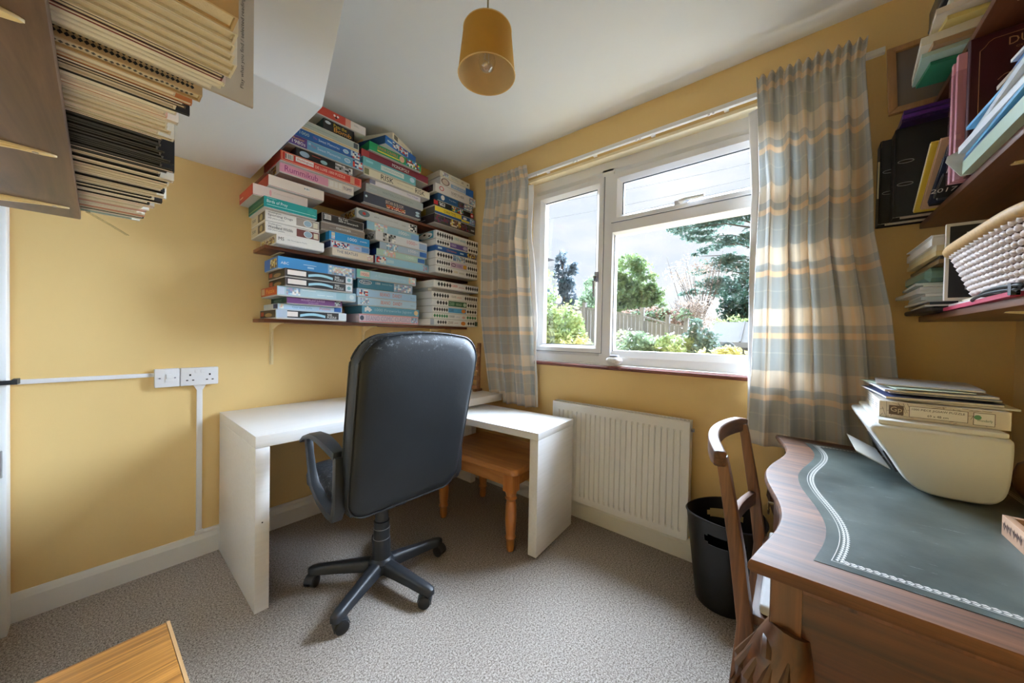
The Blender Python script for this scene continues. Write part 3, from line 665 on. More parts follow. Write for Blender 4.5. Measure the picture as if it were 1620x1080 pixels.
# ---------------------------------------------------------------- curtains
def plaid():
    m, nt, b = newmat('pale_blue_and_cream_plaid_fabric')
    uv = _n(nt, 'ShaderNodeUVMap'); sx = _n(nt, 'ShaderNodeSeparateXYZ'); nt.links.new(uv.outputs['UV'], sx.inputs[0])
    BL, CR, PE, GY = rgb(196, 198, 196), rgb(244, 233, 218), rgb(248, 224, 194), rgb(216, 215, 208)
    def bands(sock, period, stops):
        dv = _n(nt, 'ShaderNodeMath', operation='DIVIDE'); nt.links.new(sock, dv.inputs[0]); dv.inputs[1].default_value = period
        fr_ = _n(nt, 'ShaderNodeMath', operation='FRACT'); nt.links.new(dv.outputs[0], fr_.inputs[0])
        rp = _n(nt, 'ShaderNodeValToRGB'); cr = rp.color_ramp; cr.interpolation = 'CONSTANT'
        while len(cr.elements) < len(stops): cr.elements.new(0.5)
        for e, (p, c) in zip(cr.elements, stops): e.position = p; e.color = (*c, 1)
        nt.links.new(fr_.outputs[0], rp.inputs['Fac']); return rp.outputs['Color']
    weft = bands(sx.outputs['Y'], 0.275, [(0.0, BL), (0.11, PE), (0.20, BL), (0.42, GY), (0.445, BL), (0.72, CR)])
    warp = bands(sx.outputs['X'], 0.235, [(0.0, BL), (0.30, GY), (0.36, BL), (0.48, CR), (0.70, PE), (0.80, CR)])
    mx = _n(nt, 'ShaderNodeMix', data_type='RGBA'); mx.inputs[0].default_value = 0.40
    nt.links.new(weft, mx.inputs[6]); nt.links.new(warp, mx.inputs[7])
    tc = _n(nt, 'ShaderNodeTexCoord')
    nz = _n(nt, 'ShaderNodeTexNoise', Scale=900., Detail=2.0); nt.links.new(tc.outputs['Object'], nz.inputs['Vector'])
    bp = _n(nt, 'ShaderNodeBump', Strength=0.12, Distance=0.001); nt.links.new(nz.outputs['Fac'], bp.inputs['Height']); nt.links.new(bp.outputs['Normal'], b.inputs['Normal'])
    nt.links.new(mx.outputs[2], b.inputs['Base Color']); b.inputs['Roughness'].default_value = 0.62; b.inputs['Sheen Weight'].default_value = 0.15
    tr = _n(nt, 'ShaderNodeBsdfTranslucent'); nt.links.new(mx.outputs[2], tr.inputs['Color'])
    ms = _n(nt, 'ShaderNodeMixShader'); ms.inputs[0].default_value = 0.34
    nt.links.new(b.outputs[0], ms.inputs[1]); nt.links.new(tr.outputs[0], ms.inputs[2]); nt.links.new(ms.outputs[0], nt.nodes['Material Output'].inputs['Surface'])
    return m
M_PLAID = plaid()
M_LINING = plain('white_curtain_lining', rgb(238, 238, 240), 0.7, var=0.02)
def curtain(name, label, ya, yb, zt, zb, nf, seed, width, xbase, open_edge, rest=None):
    """ya(v), yb(v): the two sides; folds deepen downwards; gathered pencil-pleat heading"""
    R_ = random.Random(seed); ph = [R_.uniform(0, 6.28) for _ in range(6)]; NU, NV = 150, 60
    t = thing(name, label, 'curtain', (xbase, (ya(0)+yb(0))/2, zb))
    def fold(u, v):
        w = u+0.018*math.sin(2*math.pi*2*u+ph[0])+0.012*math.sin(5*v+ph[1])*math.sin(math.pi*u)
        a = math.sin(2*math.pi*nf*w+ph[2]); b_ = math.sin(2*math.pi*(nf*0.5)*w+ph[3]+0.8*v)
        return 0.72*math.copysign(abs(a)**0.75, a)+0.38*b_
    hv = 0.062
    def pos(u, v, off=0.0):
        y = ya(v)+(yb(v)-ya(v))*u
        if v < hv:
            q = v/hv
            x = 0.014*math.sin(2*math.pi*nf*2.1*u+ph[4])*(1.35-0.95*q)-0.008*(1-q)+0.008*fold(u, 0)*q
            z = zt+(0.010*math.sin(2*math.pi*nf*2.1*u+ph[4]+1.2)+0.004*math.sin(31*u+ph[5]))*(1-q)
            z -= (zt-zb)*v
        else:
            q = (v-hv)/(1-hv); A = 0.014+0.032*min(1, q*4)-0.018*max(0, (q-0.7)/0.3)
            x = A*fold(u, v); z = zt-(zt-zb)*v
            y += 0.010*math.sin(2*math.pi*nf*u+ph[2]+1.5)*min(1, q*3)
        if rest and y > rest[0] and z < rest[1]: z = rest[1]+0.0006*u
        return (xbase+x+off, y, z)
    mb = MB(); mb.grid(lambda u, v: pos(u, v), NU, NV)
    mb.shift(-Vector(t.location)); me = mb.mesh('cloth', [M_PLAID, M_LINING])
    uvl = me.uv_layers.new(name='UVMap')
    buf = []
    for l in me.loops:
        k = l.vertex_index; i, j = k % (NU+1), k//(NU+1)
        buf += [i/NU*width, 2.6-(zt-(zt-zb)*j/NV)]
    uvl.data.foreach_set('uv', buf)
    for p in me.polygons: p.use_smooth = True
    o = put('cloth', me, M_PLAID, t)
    so = o.modifiers.new('thickness', 'SOLIDIFY'); so.thickness = 0.0025; so.offset = 0
    # white lining turned forward along the edge next to the glass
    mb = MB(); u0 = 1.0 if open_edge == 1 else 0.0; sg = 1 if open_edge == 1 else -1
    def lin(u, v):
        x, y, z = pos(u0, 0.08+0.92*v); wv = 0.010*math.sin(9*v+ph[1])+0.006*math.sin(23*v)
        return (x+0.004+0.018*u+wv*u, y-sg*(0.002+0.034*u*(0.6+0.4*math.sin(3*v+ph[0]))), z+0.004)
    mb.grid(lin, 6, 40); mb.shift(-Vector(t.location))
    o = put('lining', mb, M_LINING, t, smooth=True, auto=180)
    so = o.modifiers.new('thickness', 'SOLIDIFY'); so.thickness = 0.002; so.offset = 0
    tape = MB().grid(lambda u, v: (pos(u, hv*(0.9+0.25*v))[0]+0.006, pos(u, hv)[1], pos(u, hv*(0.9+0.25*v))[2]), NU, 1); tape.shift(-Vector(t.location))
    put('heading_tape', tape, M_LINING, t)
    return t
def pw(v, pts):
    for (a, p), (b, q) in zip(pts, pts[1:]):
        if v <= b: return p+(q-p)*(v-a)/(b-a)
    return pts[-1][1]
curtain('curtain', 'pale blue and cream plaid curtain by the board games corner', lambda v: pw(v, [(0, -0.49), (0.2, -0.455), (0.6, -0.455), (1, -0.56)]),
        lambda v: pw(v, [(0, -0.862), (0.05, -0.875), (0.3, -0.855), (0.55, -0.90), (1, -0.965)]), 2.345, 0.668, 5, 3, 1.25, -0.080, 1, rest=(-0.685, 0.7325))
curtain('curtain', 'pale blue and cream plaid curtain hanging beside the old leather-topped desk', lambda v: pw(v, [(0, -2.175), (0.3, -2.205), (1, -2.19)]),
        lambda v: pw(v, [(0, -2.525), (0.05, -2.52), (0.3, -2.54), (0.46, -2.548), (0.65, -2.60), (1, -2.655)]), 2.335, 0.690, 5.5, 8, 1.45, -0.090, 0)
# small pot on the sill
M_POT = plain('speckled_white_pot', rgb(226, 222, 220), 0.35, var=0.35, scale=110)
t = thing('sill_pot', 'small squat speckled white pot on the window sill', 'pot', (0.010, -1.495, 0.993))
put('body', MB().lathe([(0.022, 0.0), (0.030, 0.003), (0.046, 0.018), (0.050, 0.030), (0.044, 0.043), (0.030, 0.050), (0.026, 0.052), (0.026, 0.058), (0.022, 0.058), (0.020, 0.050)], 28, ex=0.9), M_POT, t, smooth=True)
put('metal_rim', MB().lathe([(0.0265, 0.052), (0.030, 0.057), (0.0265, 0.062), (0.022, 0.060)], 24, ex=0.9, cap=False), M_HANDLE, t, smooth=True)

# ---------------------------------------------------------------- antique desk
M_WALP = wood('dark_walnut_panel', rgb(38, 20, 9), rgb(108, 62, 32), 'Y', scale=9, stretch=22, rough=0.36, coat=0.3, bump=0.08)
M_WAL = wood('polished_walnut', rgb(54, 29, 16), rgb(118, 72, 42), 'X', scale=9, stretch=10, rough=0.34, coat=0.35, bump=0.08)
M_WALY = wood('polished_walnut_cross', rgb(44, 24, 13), rgb(128, 82, 48), 'Y', scale=13, stretch=20, rough=0.62, coat=0.0, bump=0.3)
M_WALZ = wood('walnut_upright', rgb(74, 42, 24), rgb(132, 82, 48), 'Z', scale=9, stretch=14, rough=0.36, coat=0.3, bump=0.1)
M_WALD = wood('dark_carved_walnut', rgb(54, 32, 16), rgb(112, 70, 36), 'Z', scale=9, stretch=6, rough=0.4, coat=0.2, bump=0.2)
def desk_leather():
    m, nt, b = newmat('grey_green_desk_leather')
    tc = _n(nt, 'ShaderNodeTexCoord')
    n1 = _n(nt, 'ShaderNodeTexNoise', Scale=4., Detail=5.0, Roughness=0.6)
    n2 = _n(nt, 'ShaderNodeTexNoise', Scale=1., Detail=6.0, Roughness=0.75); mp = _n(nt, 'ShaderNodeMapping'); mp.inputs['Scale'].default_value = (60, 14, 30); mp.inputs['Rotation'].default_value = (0, 0, 0.4)
    n3 = _n(nt, 'ShaderNodeTexNoise', Scale=350., Detail=2.0)
    nt.links.new(tc.outputs['Object'], mp.inputs['Vector']); nt.links.new(mp.outputs['Vector'], n2.inputs['Vector'])
    for x in (n1, n3): nt.links.new(tc.outputs['Object'], x.inputs['Vector'])
    rp = _n(nt, 'ShaderNodeValToRGB'); e = rp.color_ramp.elements
    e[0].position = 0.32; e[0].color = (*rgb(48, 56, 54), 1); e[1].position = 0.66; e[1].color = (*rgb(94, 103, 99), 1)
    nt.links.new(n1.outputs['Fac'], rp.inputs['Fac'])
    r2 = _n(nt, 'ShaderNodeValToRGB'); r2.color_ramp.elements[0].position = 0.63; r2.color_ramp.elements[0].color = (0, 0, 0, 1); r2.color_ramp.elements[1].position = 0.74; r2.color_ramp.elements[1].color = (0.7, 0.7, 0.7, 1)
    nt.links.new(n2.outputs['Fac'], r2.inputs['Fac'])
    mx = _n(nt, 'ShaderNodeMix', data_type='RGBA'); nt.links.new(r2.outputs['Color'], mx.inputs[0]); nt.links.new(rp.outputs['Color'], mx.inputs[6]); mx.inputs[7].default_value = (*rgb(170, 178, 178), 1)
    nt.links.new(mx.outputs[2], b.inputs['Base Color']); b.inputs['Roughness'].default_value = 0.40
    bp = _n(nt, 'ShaderNodeBump', Strength=0.08, Distance=0.001); nt.links.new(n3.outputs['Fac'], bp.inputs['Height']); nt.links.new(bp.outputs['Normal'], b.inputs['Normal'])
    return m
M_DLEATH = desk_leather()
M_GILT = plain('worn_pale_tooling', rgb(206, 206, 200), 0.5, var=0.25, scale=260)
XA, XB, YB = -1.228, -0.132, -2.895
def serp(x, ins=0.0): return -2.3005+0.0225*math.cos(2*math.pi*(x+0.68)/0.62)-ins
def desk_outline(ins_end, ins_front, ins_back, n=48):
    xs = [XA+ins_end+(XB-XA-2*ins_end)*k/n for k in range(n+1)]
    return [(x, serp(x, ins_front)) for x in xs]+[(XB-ins_end, YB+ins_back), (XA+ins_end, YB+ins_back)]
t = thing('antique_desk', 'old walnut writing desk with serpentine front and grey green leather top', 'desk', (-0.68, -2.6, 0))
rs = [[(x, y, z) for x, y in desk_outline(a, a, 0 if a < 0 else a)] for a, z in ((0.012, 0.7345), (0.004, 0.7365), (0.0, 0.744), (0.0, 0.752), (0.004, 0.759), (0.008, 0.760))]
put('desk_top', MB().rings(rs), M_WALY, t, world=True, smooth=True, auto=30)
lt = put('leather_inset', MB().rings([[(x, y, z) for x, y in desk_outline(0.074, 0.078, 0.075)] for z in (0.7595, 0.7608)]), M_DLEATH, t, world=True)
# tooled border: small leaf stamps in a row along the leather's edge
tool = MB()
def stamp(p, d, s_):
    d = Vector((d[0], d[1], 0)).normalized(); n = Vector((-d.y, d.x, 0)); p = Vector((p[0], p[1], 0.7611))
    for sg in (-1, 1):
        a = p+n*sg*0.0012; tool.poly([tuple(q) for q in (a-d*s_*0.55, a+n*sg*s_*0.55-d*s_*0.1, a+d*s_*0.60+n*sg*s_*0.25, a+d*s_*0.35)])
    tool.poly([tuple(p+d*s_*0.75+n*0.001), tuple(p+d*s_*0.95), tuple(p+d*s_*0.75-n*0.001), tuple(p+d*s_*0.55)])
path = desk_outline(0.102, 0.108, 0.102, 60)
path = path[:61]+[(XB-0.102, YB+0.102), (XA+0.102, YB+0.102)]
loop = path+[path[0]]
acc = 0.0
for (ax_, ay_), (bx_, by_) in zip(loop, loop[1:]):
    L = math.hypot(bx_-ax_, by_-ay_); q = (0.0095-acc) if acc else 0.0
    while q < L:
        stamp((ax_+(bx_-ax_)*q/L, ay_+(by_-ay_)*q/L), (bx_-ax_, by_-ay_), 0.0085); q += 0.0095
    acc = (L-(q-0.0095))
o = put('gilt_tooling', tool, M_GILT, lt, world=False); o.data.transform(Matrix.Translation(-Vector(t.location))); o['kind'] = 'stuff'
put('tooled_line', MB().rings([[(x, y, 0.76125) for x, y in desk_outline(0.093, 0.098, 0.093)], [(x, y, 0.76125) for x, y in desk_outline(0.0942, 0.0992, 0.0942)]], cap=False).shift(-Vector(t.location)), M_GILT, lt)
# carcass
fo = [(x, serp(x, 0.028)) for x in [XA+0.028+(XB-XA-0.056)*k/40 for k in range(41)]]
put('front_apron', MB().prism(fo+[(x, y-0.02) for x, y in fo[::-1]], 0.585, 0.7345), M_WAL, t, world=True)
put('back_panel', MB().box(XA+0.03, XB-0.03, YB+0.01, YB+0.03, 0.585, 0.7345), M_WAL, t, world=True)
for xs, nm in ((XA+0.026, 'side'), (XB-0.046, 'side')):
    e = put('end_panel', MB().box(xs+0.006, xs+0.016, YB+0.04, -2.335, 0.50, 0.7345), M_WALP, t, world=True)
    for y0, y1, z0, z1 in ((-2.362, -2.318, 0.46, 0.7345), (YB+0.012, YB+0.055, 0.46, 0.7345), (YB+0.055, -2.362, 0.718, 0.7345)):
        put('stile', MB().box(xs, xs+0.02, y0, y1, z0, z1).shift(-Vector(t.location)), M_WALZ, e, bevel=0.0015)
    put('corner_bracket', MB().prism([(-2.318, 0.628), (-2.345, 0.622), (-2.372, 0.585), (-2.398, 0.545), (-2.43, 0.52), (-2.43, 0.47), (-2.318, 0.47)], xs-0.006, xs+0.020, axis='x').shift(-Vector(t.location)), M_WALD, e, bevel=0.004)
    rail = [(YB+0.055, 0.50), (-2.362, 0.50), (-2.362, 0.470), (-2.40, 0.462), (-2.45, 0.478), (-2.53, 0.486), (-2.68, 0.488), (-2.78, 0.478), (YB+0.055, 0.462)]
    put('shaped_rail', MB().prism(rail, xs-0.002, xs+0.020, axis='x').shift(-Vector(t.location)), M_WALD, e, bevel=0.003)
for k, (a, b_) in enumerate(((-1.10, -0.87), (-0.85, -0.51), (-0.49, -0.26))):
    pts = [(a+(b_-a)*i/12, serp(a+(b_-a)*i/12, 0.024)) for i in range(13)]
    d = put('drawer', MB().prism(pts+[(x, y-0.012) for x, y in pts[::-1]], 0.605, 0.715), M_WAL, t, world=True, bevel=0.001)
    c = (a+b_)/2
    ring = [(c+0.014*math.cos(q), serp(c, 0.024)+0.012, 0.648+0.016*math.sin(q)) for q in [2*math.pi*i/14 for i in range(14)]]
    put('ring_handle', MB().tube(ring, 0.0025, 6, closed=True).tube([(c, serp(c, 0.024)-0.002, 0.664), (c, serp(c, 0.024)+0.014, 0.664)], 0.005, 8).shift(-Vector(t.location)), plain('dark_brass', rgb(96, 74, 44), 0.35, metal=1.0), d, smooth=True)
def cabriole(cx, cy, sx, sy):
    P = [(0.0, 0.0, 0.64, 0.030), (0.006, 0.006, 0.605, 0.042), (0.016, 0.016, 0.555, 0.056), (0.020, 0.020, 0.50, 0.056), (0.012, 0.012, 0.41, 0.043), (-0.004, -0.004, 0.27, 0.029),
         (-0.012, -0.012, 0.18, 0.022), (-0.010, -0.010, 0.10, 0.018), (0.002, 0.002, 0.055, 0.021), (0.016, 0.016, 0.03, 0.030), (0.018, 0.018, 0.0, 0.028)]
    return MB().tube([(cx+sx*a, cy+sy*b, z) for a, b, z, r in P], [r for *_, r in P], 12, up=(sx, -sy, 0))
for cx, sx in ((XA+0.040, -1), (XB-0.040, 1)):
    for cy, sy in ((-2.345, 1), (YB+0.05, -1)):
        l = put('leg', cabriole(cx, cy, sx, sy), M_WAL, t, world=True, smooth=True)
        if sy == 1:
            for q in range(5):
                b0 = math.radians(45+(q-2)*26); dx, dy = math.cos(b0)*sx, math.sin(b0)*sy
                pth = [(cx+sx*0.003+dx*0.038, cy+sy*0.003+dy*0.038, 0.612), (cx+sx*0.015+dx*0.056, cy+sy*0.015+dy*0.056, 0.555), (cx+sx*0.020+dx*0.056, cy+sy*0.020+dy*0.056, 0.50), (cx+sx*0.013+dx*0.043, cy+sy*0.013+dy*0.043, 0.42)]
                put('acanthus_leaf', MB().tube(pth, [0.004, 0.011, 0.010, 0.003], 8).shift(-Vector(t.location)), M_WALD, l, smooth=True)
            put('shoulder_scroll', MB().tube([(cx+sx*0.006+0.040*math.cos(g)*sx, cy+sy*0.030, 0.600+0.020*math.sin(g)) for g in [q*0.5 for q in range(9)]], 0.009, 8).shift(-Vector(t.location)), M_WALD, l, smooth=True)

# ---------------------------------------------------------------- wooden chair tucked in at the antique desk
M_CHW = wood('mid_oak_chair_wood', rgb(62, 36, 18), rgb(150, 98, 56), 'Z', scale=12, stretch=22, rough=0.42, coat=0.15, bump=0.3)
M_CHX = wood('mid_oak_chair_rail', rgb(54, 32, 20), rgb(124, 82, 52), 'X', scale=12, stretch=18, rough=0.5, coat=0.08, bump=0.2)
t = thing('wooden_chair', 'plain oak chair with curved top rail tucked under the leather-topped desk', 'chair', (-0.675, -2.42, 0))
for x in (-0.905, -0.440):
    s_ = -1 if x < -0.6 else 1
    put('back_post', MB().bar([(x, -2.205, 0.0), (x, -2.240, 0.22), (x, -2.258, 0.42), (x, -2.236, 0.60), (x+0.004*s_, -2.204, 0.80), (x+0.004*s_, -2.196, 0.845)], [0.036, 0.038, 0.040, 0.038, 0.034, 0.032], [0.030, 0.032, 0.036, 0.034, 0.028, 0.026], up=(0, 1, 0)), M_CHW, t, world=True, bevel=0.005)
rail = []
for k in range(13):
    q = -1+k/6.; rail.append((-0.6725+0.262*q, -2.196+0.050*(1-q*q), 0.842+0.004*(1-q*q)))
put('top_rail', MB().bar(rail, [0.030]*13, [0.040]+[0.052]*11+[0.040], up=(0, 0, 1)), M_CHX, t, world=True, bevel=0.008, seg=3, ang=50)
mid = [(-0.6725+0.225*q, -2.236+0.034*(1-q*q), 0.585) for q in [-1+k/5. for k in range(11)]]
put('mid_rail', MB().bar(mid, 0.020, 0.045), M_CHX, t, world=True, bevel=0.004)
put('seat', MB().prism([(-0.905, -2.268), (-0.440, -2.268), (-0.425, -2.64), (-0.92, -2.64)], 0.425, 0.452), M_CHX, t, world=True, bevel=0.006)
put('seat_cover', MB().prism([(-0.895, -2.285), (-0.450, -2.285), (-0.440, -2.63), (-0.905, -2.63)], 0.4525, 0.478), plain('white_seat_cloth', rgb(214, 212, 210), 0.8, var=0.06, scale=80, bump=0.3), t, world=True, bevel=0.010, seg=3)
for x in (-0.895, -0.45): put('front_leg', MB().bar([(x, -2.615, 0), (x, -2.615, 0.425)], [0.028, 0.038], [0.028, 0.038], up=(0, 1, 0)), M_CHW, t, world=True, bevel=0.003)
for x in (-0.90, -0.445): put('side_stretcher', MB().bar([(x, -2.245, 0.20), (x, -2.61, 0.20)], 0.018, 0.024), M_CHW, t, world=True, bevel=0.003)

# ---------------------------------------------------------------- printer with puzzle box and magazines, small things on the old desk
M_PRN = plain('white_printer_plastic', rgb(226, 225, 218), 0.34, var=0.01, scale=20)
M_PRNG = plain('dark_printer_gap', rgb(50, 50, 50), 0.6)
t = thing('printer', 'white wedge-shaped printer standing on the old leather-topped desk', 'printer', (-0.40, -2.64, 0.7612))
prof0 = [(-2.500, 0.926), (-2.524, 0.885), (-2.553, 0.835), (-2.575, 0.792), (-2.596, 0.772), (-2.625, 0.7625), (-2.69, 0.7625), (-2.722, 0.768), (-2.740, 0.790), (-2.747, 0.83), (-2.750, 0.926), (-2.744, 0.934), (-2.514, 0.934)]
for _ in range(2):      # round the corners of the side profile
    prof0 = [q for (a, b), (c, d) in zip(prof0, prof0[1:]+prof0[:1]) for q in ((a*0.78+c*0.22, b*0.78+d*0.22), (a*0.22+c*0.78, b*0.22+d*0.78))]
cyp, czp = -2.64, 0.85
def pscale(s_): return [(cyp+(y-cyp)*s_, max(0.7625, czp+(z-czp)*s_)) for y, z in prof0]
rs = [[(x, y, z) for y, z in pscale(s_)] for x, s_ in ((-0.610, 0.90), (-0.606, 0.955), (-0.596, 0.985), (-0.575, 1.0), (-0.225, 1.0), (-0.204, 0.985), (-0.194, 0.955), (-0.190, 0.90))]
put('body', MB().rings(rs), M_PRN, t, world=True, smooth=True, auto=70)
put('scanner_lid', MB().box(-0.592, -0.205, -2.742, -2.524, 0.9325, 0.9455), M_PRN, t, world=True, bevel=0.004)
put('output_tray', MB().prism([(-2.490, 0.829), (-2.488, 0.834), (-2.560, 0.797), (-2.562, 0.792)], -0.52, -0.28, axis='x'), M_PRN, t, world=True, bevel=0.001)
put('front_slot', MB().prism([(-2.541, 0.848), (-2.547, 0.850), (-2.575, 0.795), (-2.568, 0.793)], -0.54, -0.26, axis='x'), M_PRNG, t, world=True)
put('status_light', MB().tube([(-0.235, -2.5165, 0.905), (-0.235, -2.5125, 0.907)], 0.004, 8), M_PRNG, t, world=True)
put('control_strip', MB().prism([(-2.523, 0.9328), (-2.523, 0.9345), (-2.511, 0.9290), (-2.5115, 0.9275)], -0.58, -0.22, axis='x'), M_PRN, t, world=True)
PM = printmat()
INK = rgb(40, 36, 34)
def puzzle_map_box():
    t = thing('jigsaw_box', 'cream map-printed jigsaw puzzle box lying on the white printer', 'puzzle box', (-0.372, -2.650, 0.9460), math.radians(-2))
    hx, hy, h = 0.172, 0.112, 0.046; base = rgb(222, 212, 196); R_ = random.Random(5)
    put('lid', MB().box(-hx, hx, -hy, hy, 0, h), plain('cream_map_card', base, 0.5), t, bevel=0.0008, seg=1)
    art = MB(); tx = MB()
    X = -hx-0.0006
    for k in range(46):     # faint street-map lines
        y0, z0 = R_.uniform(-hy, hy), R_.uniform(0.003, h-0.003); a = R_.choice((0.15, -0.2, 1.3, -1.2, 0.5)); L = R_.uniform(0.01, 0.035)
        y1, z1 = min(hy-0.002, max(-hy+0.002, y0+L*math.cos(a))), min(h-0.002, max(0.002, z0+L*math.sin(a)))
        n = Vector((-(z1-z0), (y1-y0))); n = n.normalized()*0.0004 if n.length > 1e-6 else Vector((0, 0.0004))
        art.quad((X, y0-n.x, z0-n.y), (X, y1-n.x, z1-n.y), (X, y1+n.x, z1+n.y), (X, y0+n.x, z0+n.y), rgb(120, 100, 84))
    def R2(y0, y1, z0, z1, c, l=1): art.quad((X-0.0003*l, y0, z0), (X-0.0003*l, y0, z1), (X-0.0003*l, y1, z1), (X-0.0003*l, y1, z0), c)
    R2(0.093, 0.065, 0.010, 0.036, rgb(92, 70, 54)); R2(0.055, -0.046, 0.008, 0.038, rgb(70, 56, 46)); R2(0.054, -0.045, 0.009, 0.037, rgb(240, 236, 228), 2)
    R2(-0.054, -0.088, 0.006, 0.038, rgb(70, 56, 46)); R2(-0.055, -0.087, 0.007, 0.037, rgb(240, 236, 228), 2)
    R2(0.098, 0.0975, 0.0, h, rgb(80, 70, 60))
    add_text(tx, '1000 PIECE JIGSAW PUZZLE', (X-0.0010, 0.050, 0.026), (0, -0.091, 0), (0, 0, 0.007), INK)
    add_text(tx, '69 x 48 cm', (X-0.0010, 0.022, 0.013), (0, -0.036, 0), (0, 0, 0.006), INK)
    add_text(tx, 'Gp', (X-0.0010, 0.090, 0.014), (0, -0.022, 0), (0, 0, 0.018), rgb(200, 180, 150))
    add_text(tx, 'Wonderly', (X-0.0010, -0.060, 0.014), (0, -0.024, 0), (0, 0, 0.008), rgb(60, 110, 80))
    art.poly([(X-0.0010, -0.061+0.006*math.cos(q), 0.026-0.006*math.sin(q)) for q in [2*math.pi*i/14 for i in range(14)]], rgb(90, 150, 110))
    Y = hy+0.0006
    for u0, u1, c in ((-0.15, -0.09, rgb(238, 234, 226)), (-0.06, 0.0, rgb(238, 234, 226)), (0.04, 0.13, rgb(238, 234, 226))):
        art.quad((u0, Y, 0.012), (u1, Y, 0.012), (u1, Y, 0.036), (u0, Y, 0.036), c)
        for z in (0.018, 0.024, 0.030): art.quad((u0+0.006, Y+0.0003, z), (u1-0.006, Y+0.0003, z), (u1-0.006, Y+0.0003, z+0.0018), (u0+0.006, Y+0.0003, z+0.0018), INK)
    put('printed_panel', art, PM, t)['kind'] = 'stuff'; put('lettering', tx, PM, t)['kind'] = 'stuff'
puzzle_map_box()
M_PAGE = plain('page_edges', rgb(226, 222, 212), 0.8, var=0.12, scale=150)
def sheetmat(name, col): return plain(name, col, 0.4, var=0.25, scale=18)
def magazine(name, label, x, y, z, w, d, h, rot, col, curl=0.0, group='magazines on the jigsaw box', cat='magazine'):
    t = thing(name, label, cat, (x, y, z), rot, group)
    n = 10
    def zz(u): return curl*math.sin(math.pi*u)*0.5+curl*0.4*u
    top = [[(-w/2+w*i/n, -d/2, zz(i/n)+q), (-w/2+w*i/n, d/2, zz(i/n)+q)] for q in (0, h) for i in range(n+1)]
    mb = MB(); lo = [(-w/2+w*i/n, zz(i/n)+0.0006) for i in range(n+1)]; hi = [(-w/2+w*i/n, zz(i/n)+h-0.0006) for i in range(n+1)]
    mb.prism(lo+hi[::-1], -d/2+0.001, d/2-0.001, axis='y'); put('pages', mb, M_PAGE, t)
    cv = MB(); lo2 = [(-w/2+w*i/n, zz(i/n)+h-0.0006) for i in range(n+1)]; cv.prism(lo2+[(a, b+0.0008) for a, b in lo2[::-1]], -d/2, d/2, axis='y')
    lo3 = [(-w/2+w*i/n, zz(i/n)) for i in range(n+1)]; cv.prism(lo3+[(a, b+0.0007) for a, b in lo3[::-1]], -d/2, d/2, axis='y')
    put('cover', cv, sheetmat('cover_'+label.split()[0]+str(int(z*1000)), col), t)
    return t
z = 0.9935
for lab, dx, dy, w, d, h, r, c, cu in (
    ('cream paper booklet lying lowest in the pile on the jigsaw box', 0.006, -0.030, 0.30, 0.215, 0.0045, -3, rgb(222, 212, 180), 0.0),
    ('navy backed magazine second from the bottom on the jigsaw box', -0.004, 0.008, 0.29, 0.21, 0.006, 4, rgb(84, 90, 124), 0.004),
    ('blue striped brochure in the middle of the pile on the jigsaw box', 0.030, -0.016, 0.28, 0.20, 0.0045, -2, rgb(70, 110, 160), 0.003),
    ('white brochure near the top of the pile on the jigsaw box', 0.006, 0.006, 0.285, 0.205, 0.0055, 2, rgb(206, 206, 210), 0.003),
    ('pale green leaflet second from the top of the pile on the jigsaw box', 0.0, 0.030, 0.27, 0.15, 0.002, 10, rgb(190, 208, 186), 0.002),
    ('pale grey photo magazine topmost on the pile above the printer', 0.035, 0.0, 0.27, 0.20, 0.004, -6, rgb(168, 164, 160), 0.004)):
    magazine('magazine', lab, -0.372+dx, -2.648+dy, z, w, d, h, math.radians(r+90 if False else r), c, cu); z += h+0.0006+cu*0.95
# carved wooden tray and round vase at the right edge
M_CARV = wood('pale_carved_wood', rgb(150, 108, 78), rgb(206, 168, 138), 'X', rough=0.5)
t = thing('carved_box', 'pale carved wooden box at the right edge of the leather top', 'box', (-0.885, -2.762, 0.7612), math.radians(0))
for a in ((-0.112, 0.112, 0.066, 0.078), (-0.112, 0.112, -0.078, -0.066)): put('side', MB().box(a[0], a[1], a[2], a[3], 0, 0.042), M_CARV, t, bevel=0.001)
for a in (-0.112, 0.100): put('end', MB().box(a, a+0.012, -0.066, 0.066, 0, 0.042), M_CARV, t, bevel=0.001)
put('base', MB().box(-0.10, 0.10, -0.066, 0.066, 0, 0.006), wood('dark_box_inside', rgb(60, 40, 26), rgb(90, 60, 40), 'X'), t)
carv = MB(); R_ = random.Random(11)
for i in range(15):
    cx = 0.098-i*0.0135; a = R_.uniform(-0.9, 0.9)
    for k in range(3):
        b_ = a+(k-1)*0.9; carv.poly([(cx, 0.0786, 0.012), (cx+0.006*math.sin(b_)-0.0016, 0.0786, 0.020+0.008*math.cos(b_)), (cx+0.009*math.sin(b_), 0.0786, 0.020+0.013*math.cos(b_)), (cx+0.006*math.sin(b_)+0.0016, 0.0786, 0.020+0.008*math.cos(b_))])
put('carved_pattern', carv, plain('dark_carving', rgb(62, 34, 24), 0.7), t)['kind'] = 'stuff'
t = thing('wooden_vase', 'round brown turned wooden vase behind the printer at the right edge', 'vase', (-0.520, -2.838, 0.7612))
put('body', MB().lathe([(0.030, 0.0), (0.045, 0.006), (0.064, 0.035), (0.070, 0.065), (0.062, 0.098), (0.040, 0.118), (0.026, 0.124), (0.022, 0.120)], 28), wood('turned_brown_wood', rgb(112, 74, 44), rgb(160, 112, 72), 'Z', rough=0.35, coat=0.3), t, smooth=True)
put('dark_neck', MB().lathe([(0.024, 0.122), (0.022, 0.16), (0.026, 0.19), (0.022, 0.19), (0.018, 0.16), (0.019, 0.124)], 20), plain('ebony', rgb(30, 24, 20), 0.3), t, smooth=True)
